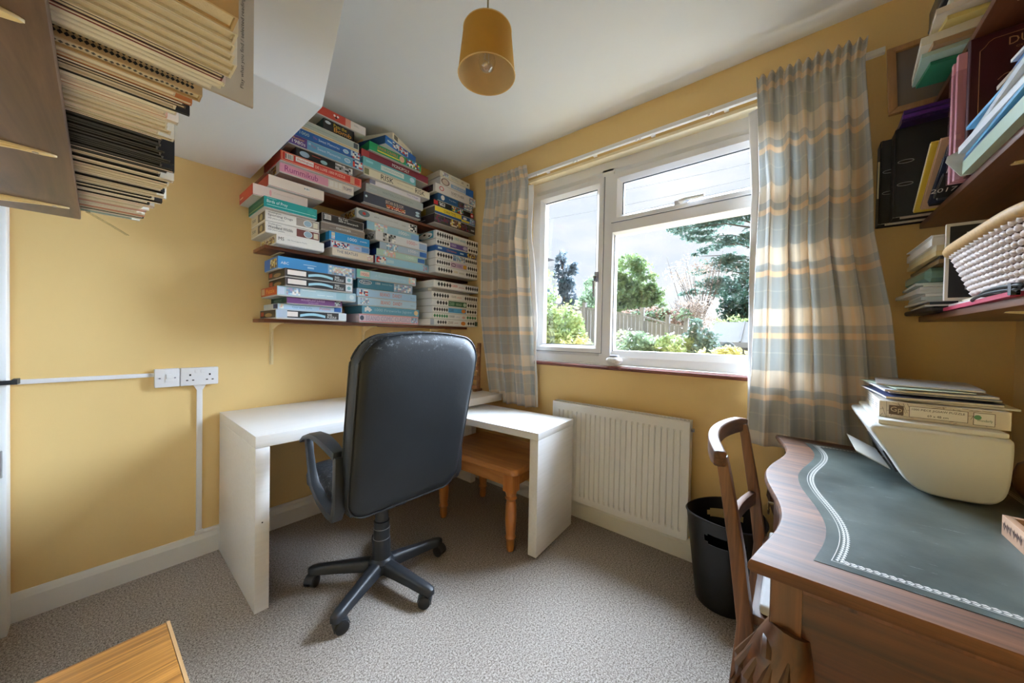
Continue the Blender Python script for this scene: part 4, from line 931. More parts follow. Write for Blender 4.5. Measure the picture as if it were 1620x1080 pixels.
# ---------------------------------------------------------------- puzzle shelves and every box on them
M_MAH = wood('red_brown_shelf_wood', rgb(82, 40, 24), rgb(140, 80, 50), 'X', scale=8, stretch=14, rough=0.45, coat=0.1)
M_CREAMMETAL = plain('cream_bracket_enamel', rgb(228, 208, 160), 0.4, var=0.03)
SZ = (1.226, 1.610, 1.980)
def bracket(mb, x, z, depth, drop, ydir, ybase):
    """pressed steel shelf bracket: vertical leg, horizontal arm, tapered web"""
    y = lambda d: ybase+ydir*d
    mb.box(x-0.010, x+0.010, min(y(0), y(0.003)), max(y(0), y(0.003)), z-drop, z) if drop > 0.01 else None
    if drop < 0.01:
        mb.box(x-0.011, x+0.011, min(y(0), y(depth)), max(y(0), y(depth)), z-0.0025, z); return mb
    prof = [(y(0.003), z-0.002), (y(depth), z-0.002), (y(depth), z-0.004), (y(0.003), z-0.030), (y(0.003), z-drop+0.01), (y(0.0), z-drop+0.01)]
    mb.prism([(y(0), z), (y(depth), z), (y(depth+0.004), z-0.003), (y(depth*0.6), z-0.012), (y(0.03), z-0.035), (y(0.012), z-0.07), (y(0.006), z-drop)], x-0.0035, x+0.0035, axis='x')
    mb.box(x-0.011, x+0.011, min(y(0), y(depth)), max(y(0), y(depth)), z-0.0025, z); return mb
for k, z in enumerate(SZ):
    t = thing('puzzle_shelf', ('lowest', 'middle', 'highest')[k]+' red brown wooden shelf of puzzle boxes on the ochre wall', 'shelf', (-0.72, -0.10, z-0.018), 0, 'puzzle shelves on the ochre wall')
    put('board', MB().box(-1.435, -0.004, -0.205, -0.001, z-0.018, z), M_MAH, t, world=True, bevel=0.002)
    for x in (-1.345, -0.80, -0.22):
        put('bracket', bracket(MB(), x, z-0.0185, 0.17, 0.24 if k == 0 else 0.003, -1, -0.001), M_CREAMMETAL, t, world=True)

W_, K_, CRM, GRY = rgb(238, 236, 232), rgb(24, 23, 24), rgb(228, 216, 192), rgb(168, 170, 170)
LB, PB, TE, RD, NV, YE, GN, PU, PK, OR, BR = rgb(150, 196, 222), rgb(190, 214, 228), rgb(36, 112, 136), rgb(196, 52, 40), rgb(30, 52, 104), rgb(232, 208, 60), rgb(40, 128, 76), rgb(116, 66, 120), rgb(226, 176, 176), rgb(214, 130, 48), rgb(112, 66, 52)
BLUE = rgb(64, 146, 206); DTE = rgb(20, 140, 134); DB = rgb(26, 92, 164); GG = rgb(120, 122, 120)
PAL = {'mix': (RD, YE, GN, BLUE, W_, BR), 'cool': (LB, PB, W_, rgb(120, 150, 180), rgb(170, 150, 180), GRY), 'dark': (K_, rgb(120, 40, 60), rgb(60, 70, 40), rgb(90, 60, 90), rgb(50, 50, 60)),
       'warm': (RD, OR, CRM, BR, PK), 'grey': (W_, GRY, K_, GG, rgb(200, 200, 205)), 'pastel': (W_, PK, PB, rgb(200, 220, 200), rgb(220, 200, 170)), 'brown': (BR, CRM, rgb(150, 110, 70), rgb(90, 80, 60), YE), 'uk': (W_, RD, NV, W_, PB)}
SEEDS = random.Random(21)
def decals(art, tx, items, O, U, V, N):
    """print the listed shapes on the face O + u*U + v*V, raised along N"""
    O, U, V, N = Vector(O), Vector(U), Vector(V), Vector(N)
    asp = V.length/U.length
    P = lambda u, v, l: tuple(O+U*u+V*v+N*l)
    lay = 0.0004
    for it in items:
        k = it[0]; lay += 0.00006
        if k == 'r':
            _, u0, v0, u1, v1, c = it; art.quad(P(u0, v0, lay), P(u1, v0, lay), P(u1, v1, lay), P(u0, v1, lay), c)
        elif k == 'a':
            _, u0, v0, u1, v1, pal = it; ny = 4; nx = max(3, int((u1-u0)/(v1-v0)/asp*ny)); R_ = random.Random(SEEDS.random())
            for i in range(nx):
                for j in range(ny):
                    c = R_.choice(PAL[pal]); a, b = u0+(u1-u0)*i/nx, u0+(u1-u0)*(i+1)/nx; d, e = v0+(v1-v0)*j/ny, v0+(v1-v0)*(j+1)/ny
                    art.quad(P(a, d, lay), P(b, d, lay), P(b, e, lay), P(a, e, lay), c)
        elif k == 'e':
            _, cu, cv, ru, rv, c = it; art.poly([P(cu+ru*math.cos(q), cv+rv*math.sin(q), lay) for q in [2*math.pi*i/18 for i in range(18)]], c)
        elif k == 'd':      # a row of tall diamonds
            _, u0, u1, c = it; w = 0.054; n = max(1, round((u1-u0)/w)); w = (u1-u0)/n
            for i in range(n):
                m = u0+w*(i+0.5); art.poly([P(m-w*0.46, 0.5, lay), P(m, 0.14, lay), P(m+w*0.46, 0.5, lay), P(m, 0.86, lay)], c)
        elif k == 'arc':    # curved banner
            _, u0, u1, v, c = it; n = 12
            for i in range(n):
                a, b = u0+(u1-u0)*i/n, u0+(u1-u0)*(i+1)/n; f = lambda q: v+0.22*math.sin(math.pi*(q-u0)/(u1-u0))
                art.quad(P(a, f(a)-0.14, lay), P(b, f(b)-0.14, lay), P(b, f(b)+0.18, lay), P(a, f(a)+0.18, lay), c)
        elif k == 't':
            _, s_, u0, v0, u1, v1, c = it; add_text(tx, s_, P(u0, v0, lay+0.0002), U*(u1-u0), V*(v1-v0), c)
        elif k == 'bc':     # bar code
            _, u0, v0, u1, v1 = it; art.quad(P(u0, v0, lay), P(u1, v0, lay), P(u1, v1, lay), P(u0, v1, lay), W_); R_ = random.Random(3); n = 15
            for i in range(n):
                if R_.random() < 0.55: a, b = u0+(u1-u0)*(i+0.2)/n, u0+(u1-u0)*(i+0.9)/n; art.quad(P(a, v0+0.05, lay+1e-4), P(b, v0+0.05, lay+1e-4), P(b, v1-0.05, lay+1e-4), P(a, v1-0.05, lay+1e-4), K_)
CARD = {}
def cardmat(c):
    k = tuple(round(x, 3) for x in c)
    if k not in CARD: CARD[k] = plain('card_%d' % len(CARD), c, 0.42, var=0.03, scale=25)
    return CARD[k]
M_TRAY = plain('grey_board_tray', rgb(196, 192, 184), 0.7)
def puzzle_box(label, x0, x1, z, h, yf, dep, c, front, side=(), sidec=None, yaw=0.0, group=None, name='puzzle_box', cat='puzzle box'):
    w = x1-x0; cx, cy = (x0+x1)/2, yf+dep/2
    t = thing(name, label, cat, (cx, cy, z), math.radians(yaw), group)
    lid = MB().box(-w/2, w/2, -dep/2, dep/2, 0.004, h-0.0004)
    put('lid', lid, cardmat(c), t, bevel=0.0012, seg=1)
    put('tray', MB().box(-w/2+0.0015, w/2-0.0015, -dep/2+0.0015, dep/2-0.0015, 0.0, 0.0039), M_TRAY, t)
    art, tx = MB(), MB(); H_ = h-0.0044
    if sidec is not None: side = [('r', 0.005, 0.02, 0.995, 0.98, sidec)]+list(side)
    decals(art, tx, front, (-w/2, -dep/2, 0.004), (w, 0, 0), (0, 0, H_), (0, -1, 0))
    decals(art, tx, side, (-w/2, dep/2, 0.004), (0, -dep, 0), (0, 0, H_), (-1, 0, 0))
    if art.f: put('printed_panel', art, PM, t)['kind'] = 'stuff'
    if tx.f: put('lettering', tx, PM, t)['kind'] = 'stuff'
    return t
def stack(zb, rows, group):
    z = zb
    for r in rows:
        lab, x0, x1, h, yf, c, front = r[:7]; kw = r[7] if len(r) > 7 else {}
        kw = dict(kw); dep = kw.pop('dep', min(0.27, -yf-0.012))
        puzzle_box(lab, x0, x1, z+0.0002, h-0.0004, yf, dep, c, front, group=group, **kw); z += h
def dia(u0, u1, v0, v1, c=K_): return [('d', u0, u1, c), ('d', v0, v1, c)]
BLK500 = lambda sx: [('r', 0.02, 0.08, 0.985, 0.94, K_), ('r', 0.03, 0.22, 0.28, 0.82, rgb(234, 222, 214)), ('arc', 0.31, 0.67, 0.36, rgb(160, 204, 218)), ('t', '500', 0.70, 0.52, 0.77, 0.80, W_), ('t', 'PUZZLE', 0.70, 0.18, 0.84, 0.46, W_), ('r', 0.875, 0.06, 0.985, 0.95, rgb(214, 222, 226)), ('e', 0.93, 0.5, 0.03, 0.25, rgb(120, 170, 180))]
SIDE500 = [('r', 0.02, 0.05, 0.97, 0.95, rgb(38, 32, 24)), ('e', 0.55, 0.35, 0.22, 0.25, rgb(150, 120, 70)), ('r', 0.06, 0.25, 0.25, 0.75, rgb(170, 70, 36))]
stack(SZ[0], [
 ('black jigsaw box with silvery ends at the bottom left of the puzzle shelves', -1.405, -1.049, 0.048, -0.29, rgb(196, 206, 214), BLK500(0)+[('r', 0.0, 0.04, 0.14, 0.97, rgb(176, 190, 206)), ('r', 0.90, 0.02, 1, 0.98, rgb(206, 218, 224))], dict(side=SIDE500)),
 ('pale blue jigsaw box second from the bottom in the lowest left stack', -1.386, -1.056, 0.034, -0.25, rgb(184, 208, 226), [('a', 0.02, 0.1, 0.08, 0.9, 'pastel'), ('t', 'Garden Life', 0.2, 0.3, 0.5, 0.7, rgb(110, 150, 180)), ('t', 'Puzzles', 0.62, 0.3, 0.80, 0.75, rgb(200, 120, 150)), ('r', 0.86, 0.1, 0.98, 0.9, DB)], dict(side=[('r', 0.7, 0.1, 0.98, 0.9, NV)], sidec=rgb(196, 206, 206))),
 ('purple jigsaw box in the lowest left stack', -1.351, -1.065, 0.036, -0.27, PU, [('t', 'HOUSEPLANT JUNGLE', 0.24, 0.42, 0.66, 0.86, rgb(220, 190, 214)), ('t', '1000 PIECE PUZZLE', 0.36, 0.14, 0.54, 0.30, rgb(220, 190, 214)), ('a', 0.85, 0.08, 0.96, 0.92, 'grey')], dict(sidec=rgb(32, 66, 52), side=[('t', 'HOUSE PLANT', 0.2, 0.3, 0.7, 0.7, rgb(150, 180, 150))])),
 ('pale teal jigsaw box with an orange end in the lowest left stack', -1.401, -0.994, 0.052, -0.29, rgb(168, 196, 206), [('r', 0.01, 0.1, 0.08, 0.9, rgb(190, 204, 220)), ('a', 0.10, 0.12, 0.26, 0.88, 'cool'), ('r', 0.28, 0.72, 0.45, 0.80, rgb(208, 220, 224)), ('r', 0.47, 0.34, 0.57, 0.38, W_), ('r', 0.59, 0.34, 0.68, 0.38, W_), ('r', 0.72, 0.08, 0.86, 0.92, rgb(150, 186, 196)), ('e', 0.94, 0.5, 0.035, 0.3, rgb(206, 218, 220))], dict(sidec=rgb(184, 74, 34), side=[('t', 'Puzzle', 0.35, 0.3, 0.85, 0.75, rgb(230, 170, 70)), ('r', 0.04, 0.2, 0.24, 0.9, rgb(200, 170, 130))])),
 ('lower of the two black jigsaw boxes with blue banners', -1.369, -1.018, 0.047, -0.305, rgb(90, 78, 74), BLK500(0), dict(side=SIDE500)),
 ('upper of the two black jigsaw boxes with blue banners', -1.371, -1.018, 0.047, -0.305, rgb(90, 78, 74), BLK500(0), dict(side=SIDE500)),
 ('mid blue jigsaw box topmost in the lowest left stack', -1.384, -0.969, 0.068, -0.240, BLUE, [('t', 'ABC', 0.03, 0.36, 0.12, 0.58, W_), ('r', 0.29, 0.55, 0.45, 0.60, rgb(200, 225, 240)), ('r', 0.34, 0.28, 0.42, 0.44, rgb(170, 210, 235)), ('r', 0.60, 0.06, 0.99, 0.94, rgb(150, 190, 225)), ('a', 0.62, 0.12, 0.965, 0.88, 'cool'), ('a', 0.66, 0.3, 0.9, 0.8, 'pastel')], dict(sidec=rgb(60, 110, 176), side=[('a', 0.45, 0.1, 0.9, 0.85, 'brown')])),
], 'puzzle boxes in the lowest left stack')
BEA = lambda a: [('a', 0.04, 0.12, 0.17, 0.88, a), ('t', 'BEANO', 0.36, 0.28, 0.52, 0.78, rgb(206, 96, 90)), ('t', 'DANDY', 0.57, 0.28, 0.73, 0.78, rgb(206, 96, 90)), ('t', '1000 piece', 0.89, 0.34, 0.97, 0.5, rgb(90, 120, 150))]
stack(SZ[0], [
 ('pink and white comic jigsaw box at the bottom of the lowest middle stack', -0.951, -0.520, 0.055, -0.25, rgb(226, 206, 214), [('r', 0.0, 0.0, 1, 0.10, rgb(222, 130, 140)), ('r', 0.0, 0.88, 1, 1, rgb(222, 150, 158)), ('e', 0.04, 0.5, 0.03, 0.3, rgb(50, 60, 80)), ('t', 'BEANO COMIC CLASSICS', 0.10, 0.2, 0.84, 0.82, rgb(176, 160, 190)), ('a', 0.86, 0.12, 0.98, 0.88, 'cool')], {}),
 ('teal jigsaw box with a white puzzle piece in the lowest middle stack', -0.934, -0.515, 0.052, -0.25, rgb(92, 158, 182), [('r', 0.04, 0.22, 0.13, 0.78, W_), ('e', 0.085, 0.82, 0.018, 0.14, W_), ('e', 0.135, 0.5, 0.018, 0.14, W_), ('e', 0.085, 0.25, 0.02, 0.14, rgb(92, 158, 182)), ('t', '1000 Fireworks Jigsaw', 0.20, 0.25, 0.86, 0.75, rgb(176, 210, 222)), ('e', 0.94, 0.5, 0.04, 0.36, rgb(230, 196, 140))], {}),
 ('pale blue comic jigsaw box, lower of two in the lowest middle stack', -0.962, -0.537, 0.052, -0.25, rgb(182, 212, 230), BEA('cool'), {}),
 ('pale blue comic jigsaw box, upper of two in the lowest middle stack', -0.971, -0.540, 0.052, -0.252, rgb(164, 202, 230), BEA('uk'), {}),
 ('dark teal jigsaw box with a white oval mark in the lowest middle stack', -0.960, -0.564, 0.063, -0.24, TE, [('e', 0.13, 0.68, 0.105, 0.24, W_), ('e', 0.13, 0.68, 0.095, 0.20, rgb(26, 80, 100)), ('t', 'Falcon', 0.06, 0.56, 0.20, 0.80, W_), ('t', '1000', 0.30, 0.6, 0.38, 0.85, W_), ('t', 'Summer Days', 0.41, 0.6, 0.60, 0.80, rgb(180, 210, 220)), ('r', 0.63, 0.05, 0.985, 0.95, rgb(176, 184, 206)), ('a', 0.64, 0.1, 0.96, 0.9, 'cool')], {}),
 ('pale blue decade jigsaw box topmost in the lowest middle stack', -0.970, -0.543, 0.057, -0.25, rgb(160, 198, 216), [('r', 0.0, 0.02, 0.20, 0.98, rgb(120, 190, 176)), ('r', 0.05, 0.2, 0.19, 0.8, rgb(230, 206, 190)), ('t', '1930s', 0.06, 0.25, 0.18, 0.6, RD), ('t', 'A Decade of Memories', 0.28, 0.35, 0.80, 0.62, rgb(196, 220, 236)), ('a', 0.86, 0.1, 0.98, 0.9, 'pastel')], {}),
], 'puzzle boxes in the lowest middle stack')
c_ = -0.335
stack(SZ[0], [
 ('diamond edged jigsaw box with an orange oval at the bottom of the lowest right stack', -0.479, -0.010, 0.047, c_, W_, [('r', 0, 0, 0.07, 1, rgb(176, 184, 196))]+dia(0.13, 0.32, 0.76, 0.93)+[('t', '2500', 0.345, 0.3, 0.45, 0.75, rgb(150, 110, 110)), ('t', 'pieces', 0.48, 0.3, 0.56, 0.6, rgb(190, 120, 110)), ('e', 0.67, 0.45, 0.05, 0.36, OR), ('r', 0.93, 0.1, 1, 0.9, rgb(50, 70, 56))], {}),
 ('green diamond edged jigsaw box in the lowest right stack', -0.460, -0.015, 0.045, c_, W_, dia(0.02, 0.32, 0.74, 0.98, rgb(30, 130, 72))+[('t', '1000', 0.345, 0.3, 0.46, 0.75, GG), ('t', 'piece', 0.5, 0.35, 0.58, 0.6, rgb(150, 160, 190)), ('e', 0.67, 0.45, 0.035, 0.24, rgb(220, 176, 160))], {}),
 ('diamond edged jigsaw box with a light blue panel in the lowest right stack', -0.461, -0.015, 0.048, c_, W_, dia(0.02, 0.32, 0.74, 0.98)+[('r', 0.325, 0.1, 0.725, 0.9, rgb(84, 160, 208)), ('t', '1500', 0.345, 0.3, 0.44, 0.75, NV), ('e', 0.665, 0.5, 0.05, 0.34, OR)], {}),
 ('diamond edged jigsaw box with a dark green panel in the lowest right stack', -0.462, -0.013, 0.052, c_, W_, dia(0.08, 0.31, 0.75, 0.98)+[('r', 0.325, 0.08, 0.735, 0.92, rgb(42, 92, 56)), ('t', '2500', 0.34, 0.25, 0.45, 0.78, rgb(170, 200, 160)), ('t', 'GOLD', 0.49, 0.3, 0.62, 0.66, rgb(210, 220, 190)), ('e', 0.69, 0.5, 0.038, 0.30, rgb(196, 214, 196))], {}),
 ('plain white diamond edged jigsaw box in the lowest right stack', -0.466, -0.010, 0.054, c_+0.004, W_, dia(0.03, 0.35, 0.69, 0.99)+[('t', '1500', 0.39, 0.35, 0.50, 0.7, GG), ('t', 'pieces', 0.52, 0.3, 0.62, 0.65, rgb(206, 120, 110))], {}),
 ('thin grey box wedged under the top box of the lowest right stack', -0.470, -0.060, 0.026, -0.29, rgb(176, 172, 164), [('r', 0.0, 0.1, 0.08, 0.9, rgb(210, 208, 200))], {}),
 ('diamond edged jigsaw box with red lettering topmost in the lowest right stack', -0.460, -0.010, 0.055, c_-0.005, W_, dia(0.08, 0.37, 0.68, 0.99)+[('t', '1000', 0.375, 0.35, 0.50, 0.72, rgb(206, 60, 60)), ('t', 'pieces', 0.53, 0.25, 0.65, 0.55, rgb(206, 110, 110))], {}),
], 'puzzle boxes in the lowest right stack')
WAD = lambda a, pc: [('t', 'Waddingtons', 0.04, 0.74, 0.27, 0.90, K_), ('t', a, 0.04, 0.42, 0.48, 0.70, rgb(40, 36, 36)), ('t', '500 piece puzzle', 0.04, 0.20, 0.33, 0.34, K_), ('r', 0.55, 0.16, 0.99, 0.92, pc), ('e', 0.77, 0.54, 0.085, 0.34, W_), ('e', 0.77, 0.54, 0.075, 0.30, rgb(150, 176, 190)), ('r', 0.88, 0.26, 0.97, 0.80, rgb(214, 206, 180))]
SW = [('r', 0.02, 0.04, 0.98, 0.96, rgb(214, 202, 172)), ('r', 0.50, 0.12, 0.95, 0.9, rgb(96, 80, 60)), ('e', 0.72, 0.5, 0.1, 0.3, rgb(190, 170, 110)), ('t', '500', 0.1, 0.4, 0.35, 0.7, K_)]
stack(SZ[1], [
 ('white game box lettered in black at the bottom of the middle left stack', -1.405, -1.175, 0.050, -0.285, rgb(232, 228, 220), [('t', 'MS', 0.04, 0.35, 0.15, 0.72, K_), ('t', 'Mb Times Jigsaw Puzzle', 0.22, 0.42, 0.62, 0.6, GG)], dict(side=[('a', 0.1, 0.1, 0.9, 0.8, 'brown')], sidec=rgb(206, 196, 170))),
 ('white wildlife jigsaw box with a brown panel in the middle left stack', -1.447, -1.192, 0.058, -0.265, rgb(236, 232, 224), WAD('Woodland Wildlife', rgb(112, 60, 54)), dict(side=SW)),
 ('white dog jigsaw box with a grey panel in the middle left stack', -1.447, -1.195, 0.058, -0.265, rgb(236, 232, 224), WAD('Sporting Dogs', rgb(160, 148, 136)), dict(side=SW)),
 ('teal bird jigsaw box in the middle left stack', -1.462, -1.217, 0.057, -0.295, DTE, [('t', 'Birds of Prey', 0.05, 0.36, 0.42, 0.74, W_), ('r', 0.05, 0.24, 0.97, 0.28, rgb(190, 230, 220)), ('t', 'Waddingtons', 0.05, 0.82, 0.22, 0.92, rgb(190, 230, 220)), ('e', 0.88, 0.55, 0.08, 0.3, rgb(40, 150, 140))], dict(sidec=rgb(26, 92, 62), side=[('r', 0.03, 0.2, 0.98, 0.26, rgb(190, 200, 120)), ('r', 0.03, 0.6, 0.98, 0.64, rgb(90, 150, 100))])),
 ('cream fronted red box second from the top in the middle left stack', -1.500, -1.253, 0.058, -0.262, rgb(186, 58, 36), [('r', 0.003, 0.01, 0.997, 0.99, rgb(228, 206, 194)), ('t', 'Commodore', 0.36, 0.5, 0.72, 0.7, rgb(206, 186, 172)), ('e', 0.30, 0.5, 0.02, 0.3, rgb(228, 160, 160))], dict(side=[('r', 0.05, 0.35, 0.3, 0.5, rgb(226, 190, 170))])),
 ('cream fronted red box topmost in the middle left stack', -1.442, -1.178, 0.058, -0.285, rgb(180, 56, 36), [('r', 0.003, 0.01, 0.997, 0.99, rgb(228, 212, 196)), ('bc', 0.62, 0.52, 0.72, 0.82)], {}),
], 'puzzle boxes in the middle left stack')
stack(SZ[1], [
 ('cream band jigsaw box at the bottom of the middle second stack', -1.116, -0.864, 0.046, -0.25, rgb(226, 214, 194), [('t', 'THE BEATLES', 0.10, 0.42, 0.60, 0.80, rgb(60, 70, 110)), ('a', 0.84, 0.1, 0.98, 0.8, 'pastel')], {}),
 ('patterned blue ended jigsaw box in the middle second stack', -1.125, -0.890, 0.040, -0.25, rgb(170, 190, 222), [('a', 0.02, 0.06, 0.46, 0.94, 'uk'), ('t', '1000', 0.60, 0.4, 0.72, 0.7, rgb(200, 110, 110)), ('r', 0.78, 0.1, 0.98, 0.9, rgb(96, 146, 206))], dict(sidec=NV)),
 ('bright blue jigsaw box lettered in white in the middle second stack', -1.136, -0.893, 0.052, -0.255, rgb(30, 144, 206), [('a', 0.05, 0.1, 0.13, 0.9, 'pastel'), ('t', '1000', 0.44, 0.3, 0.66, 0.68, W_), ('r', 0.68, 0.06, 0.69, 0.95, rgb(90, 170, 220)), ('t', 'puzzle', 0.75, 0.4, 0.93, 0.62, W_)], dict(side=[('r', 0.0, 0.0, 0.8, 1.0, rgb(60, 110, 120))])),
 ('grey mammal jigsaw box in the middle second stack', -1.172, -0.913, 0.048, -0.23, rgb(138, 126, 116), [('r', 0.01, 0.9, 0.99, 0.94, rgb(196, 180, 160)), ('r', 0.01, 0.04, 0.99, 0.08, rgb(196, 180, 160)), ('r', 0.18, 0.44, 0.82, 0.47, rgb(196, 190, 180)), ('t', 'mammals', 0.33, 0.48, 0.66, 0.82, W_)], {}),
 ('black jigsaw box with a bar code topmost in the middle second stack', -1.169, -0.919, 0.055, -0.23, rgb(38, 34, 34), [('r', 0.01, 0.03, 0.99, 0.97, rgb(206, 196, 190)), ('r', 0.02, 0.06, 0.98, 0.94, rgb(36, 32, 32)), ('bc', 0.05, 0.3, 0.21, 0.85), ('t', 'Big Cats', 0.38, 0.58, 0.60, 0.90, W_), ('t', '500-6 litterpack', 0.38, 0.28, 0.86, 0.58, W_)], {}),
], 'puzzle boxes in the middle second stack')
def TH(a, c, bc): return [('a', 0.13, 0.05, 0.36, 0.95, a), ('t', '1000', 0.58, 0.36, 0.74, 0.80, c), ('t', 'pieces', 0.75, 0.42, 0.79, 0.7, c), ('r', 0.83, 0.06, 0.985, 0.80, bc)]
stack(SZ[1], [
 ('pale blue jigsaw box with red pictures at the bottom of the middle third stack', -0.852, -0.437, 0.054, -0.25, rgb(150, 200, 222), [('a', 0.02, 0.1, 0.18, 0.9, 'uk'), ('r', 0.20, 0.3, 0.32, 0.7, rgb(186, 216, 228)), ('t', '24', 0.88, 0.15, 0.97, 0.8, rgb(206, 110, 130))], dict(sidec=rgb(170, 50, 80))),
 ('pale green jigsaw box in the middle third stack', -0.844, -0.468, 0.045, -0.25, rgb(178, 208, 196), TH('pastel', rgb(226, 236, 226), DB), dict(sidec=NV)),
 ('grey blue jigsaw box in the middle third stack', -0.822, -0.453, 0.049, -0.25, rgb(166, 186, 206), TH('cool', W_, DB), dict(sidec=rgb(40, 56, 70))),
 ('white jigsaw box with pink numerals in the middle third stack', -0.854, -0.457, 0.061, -0.255, rgb(222, 224, 228), TH('grey', rgb(214, 130, 140), rgb(160, 186, 216)), dict(side=[('a', 0.4, 0.15, 0.9, 0.85, 'grey')])),
 ('light blue jigsaw box in the middle third stack', -0.902, -0.513, 0.055, -0.235, rgb(150, 194, 212), TH('pastel', W_, rgb(130, 176, 220)), dict(sidec=rgb(60, 90, 130))),
 ('grey jigsaw box with a dark oval topmost in the middle third stack', -0.969, -0.530, 0.062, -0.235, rgb(196, 200, 202), [('e', 0.11, 0.55, 0.085, 0.36, rgb(96, 112, 116)), ('e', 0.11, 0.55, 0.025, 0.16, RD), ('t', 'abc', 0.26, 0.45, 0.34, 0.62, GG), ('t', 'The Summer Outing', 0.44, 0.5, 0.64, 0.64, GG), ('t', '1000', 0.72, 0.4, 0.79, 0.54, GG), ('a', 0.84, 0.1, 0.98, 0.9, 'grey')], dict(side=[('a', 0.3, 0.1, 0.9, 0.8, 'brown')])),
], 'puzzle boxes in the middle third stack')
g_ = -0.325
stack(SZ[1], [
 ('diamond edged jigsaw box with yellow lettering at the bottom of the middle right stack', -0.432, -0.010, 0.052, g_, W_, dia(0.05, 0.38, 0.70, 0.99)+[('t', '1000', 0.41, 0.35, 0.50, 0.70, rgb(214, 190, 110)), ('r', 0.53, 0.35, 0.66, 0.6, rgb(214, 214, 200))], {}),
 ('diamond edged jigsaw box with a pink panel in the middle right stack', -0.432, -0.010, 0.052, g_, W_, dia(0.02, 0.32, 0.74, 0.99)+[('r', 0.33, 0.08, 0.72, 0.9, rgb(206, 176, 196)), ('e', 0.40, 0.5, 0.055, 0.26, K_), ('e', 0.40, 0.5, 0.045, 0.16, rgb(206, 176, 196)), ('t', '1000', 0.48, 0.3, 0.59, 0.7, rgb(120, 90, 160)), ('e', 0.67, 0.5, 0.045, 0.34, rgb(226, 170, 60))], {}),
 ('diamond edged jigsaw box with a blue grey picture in the middle right stack', -0.434, -0.015, 0.054, g_, W_, dia(0.03, 0.38, 0.69, 0.99)+[('r', 0.39, 0.1, 0.68, 0.92, rgb(110, 130, 170)), ('a', 0.46, 0.12, 0.66, 0.9, 'cool'), ('t', '1000', 0.40, 0.5, 0.50, 0.85, PB)], {}),
 ('dark blue jigsaw box between diamond edged boxes in the middle right stack', -0.430, -0.020, 0.042, g_+0.005, rgb(24, 84, 150), [('r', 0.05, 0.4, 0.14, 0.75, PB), ('t', 'Christmas', 0.25, 0.3, 0.48, 0.72, rgb(220, 130, 110)), ('r', 0.57, 0.35, 0.66, 0.65, PB), ('a', 0.75, 0.04, 0.97, 0.96, 'brown')], {}),
 ('diamond edged jigsaw box with a purple panel in the middle right stack', -0.432, -0.010, 0.045, g_, W_, dia(0.02, 0.29, 0.75, 0.99)+[('r', 0.31, 0.06, 0.73, 0.94, rgb(108, 84, 146)), ('t', '1000', 0.33, 0.3, 0.45, 0.78, rgb(220, 210, 230)), ('e', 0.67, 0.5, 0.055, 0.34, rgb(200, 190, 214))], {}),
 ('diamond edged jigsaw box with teal lettering topmost in the middle right stack', -0.434, -0.008, 0.062, g_, W_, dia(0.02, 0.38, 0.70, 0.99)+[('t', '1000', 0.40, 0.35, 0.52, 0.72, rgb(120, 176, 186)), ('r', 0.54, 0.35, 0.68, 0.65, rgb(190, 210, 214))], dict(side=[('r', 0.1, 0.05, 0.9, 0.95, rgb(60, 140, 170)), ('e', 0.55, 0.5, 0.3, 0.4, W_), ('e', 0.5, 0.65, 0.06, 0.12, K_), ('e', 0.72, 0.4, 0.05, 0.1, K_)])),
], 'puzzle boxes in the middle right stack')
SM = lambda: [('t', '1000', 0.09, 0.35, 0.22, 0.72, rgb(200, 225, 210)), ('t', 'The', 0.27, 0.4, 0.33, 0.66, rgb(190, 90, 130)), ('t', 'Sweet Memories', 0.35, 0.35, 0.66, 0.66, rgb(220, 230, 240)), ('e', 0.76, 0.5, 0.045, 0.25, W_), ('e', 0.76, 0.5, 0.038, 0.19, LB), ('a', 0.84, 0.08, 0.985, 0.92, 'uk')]
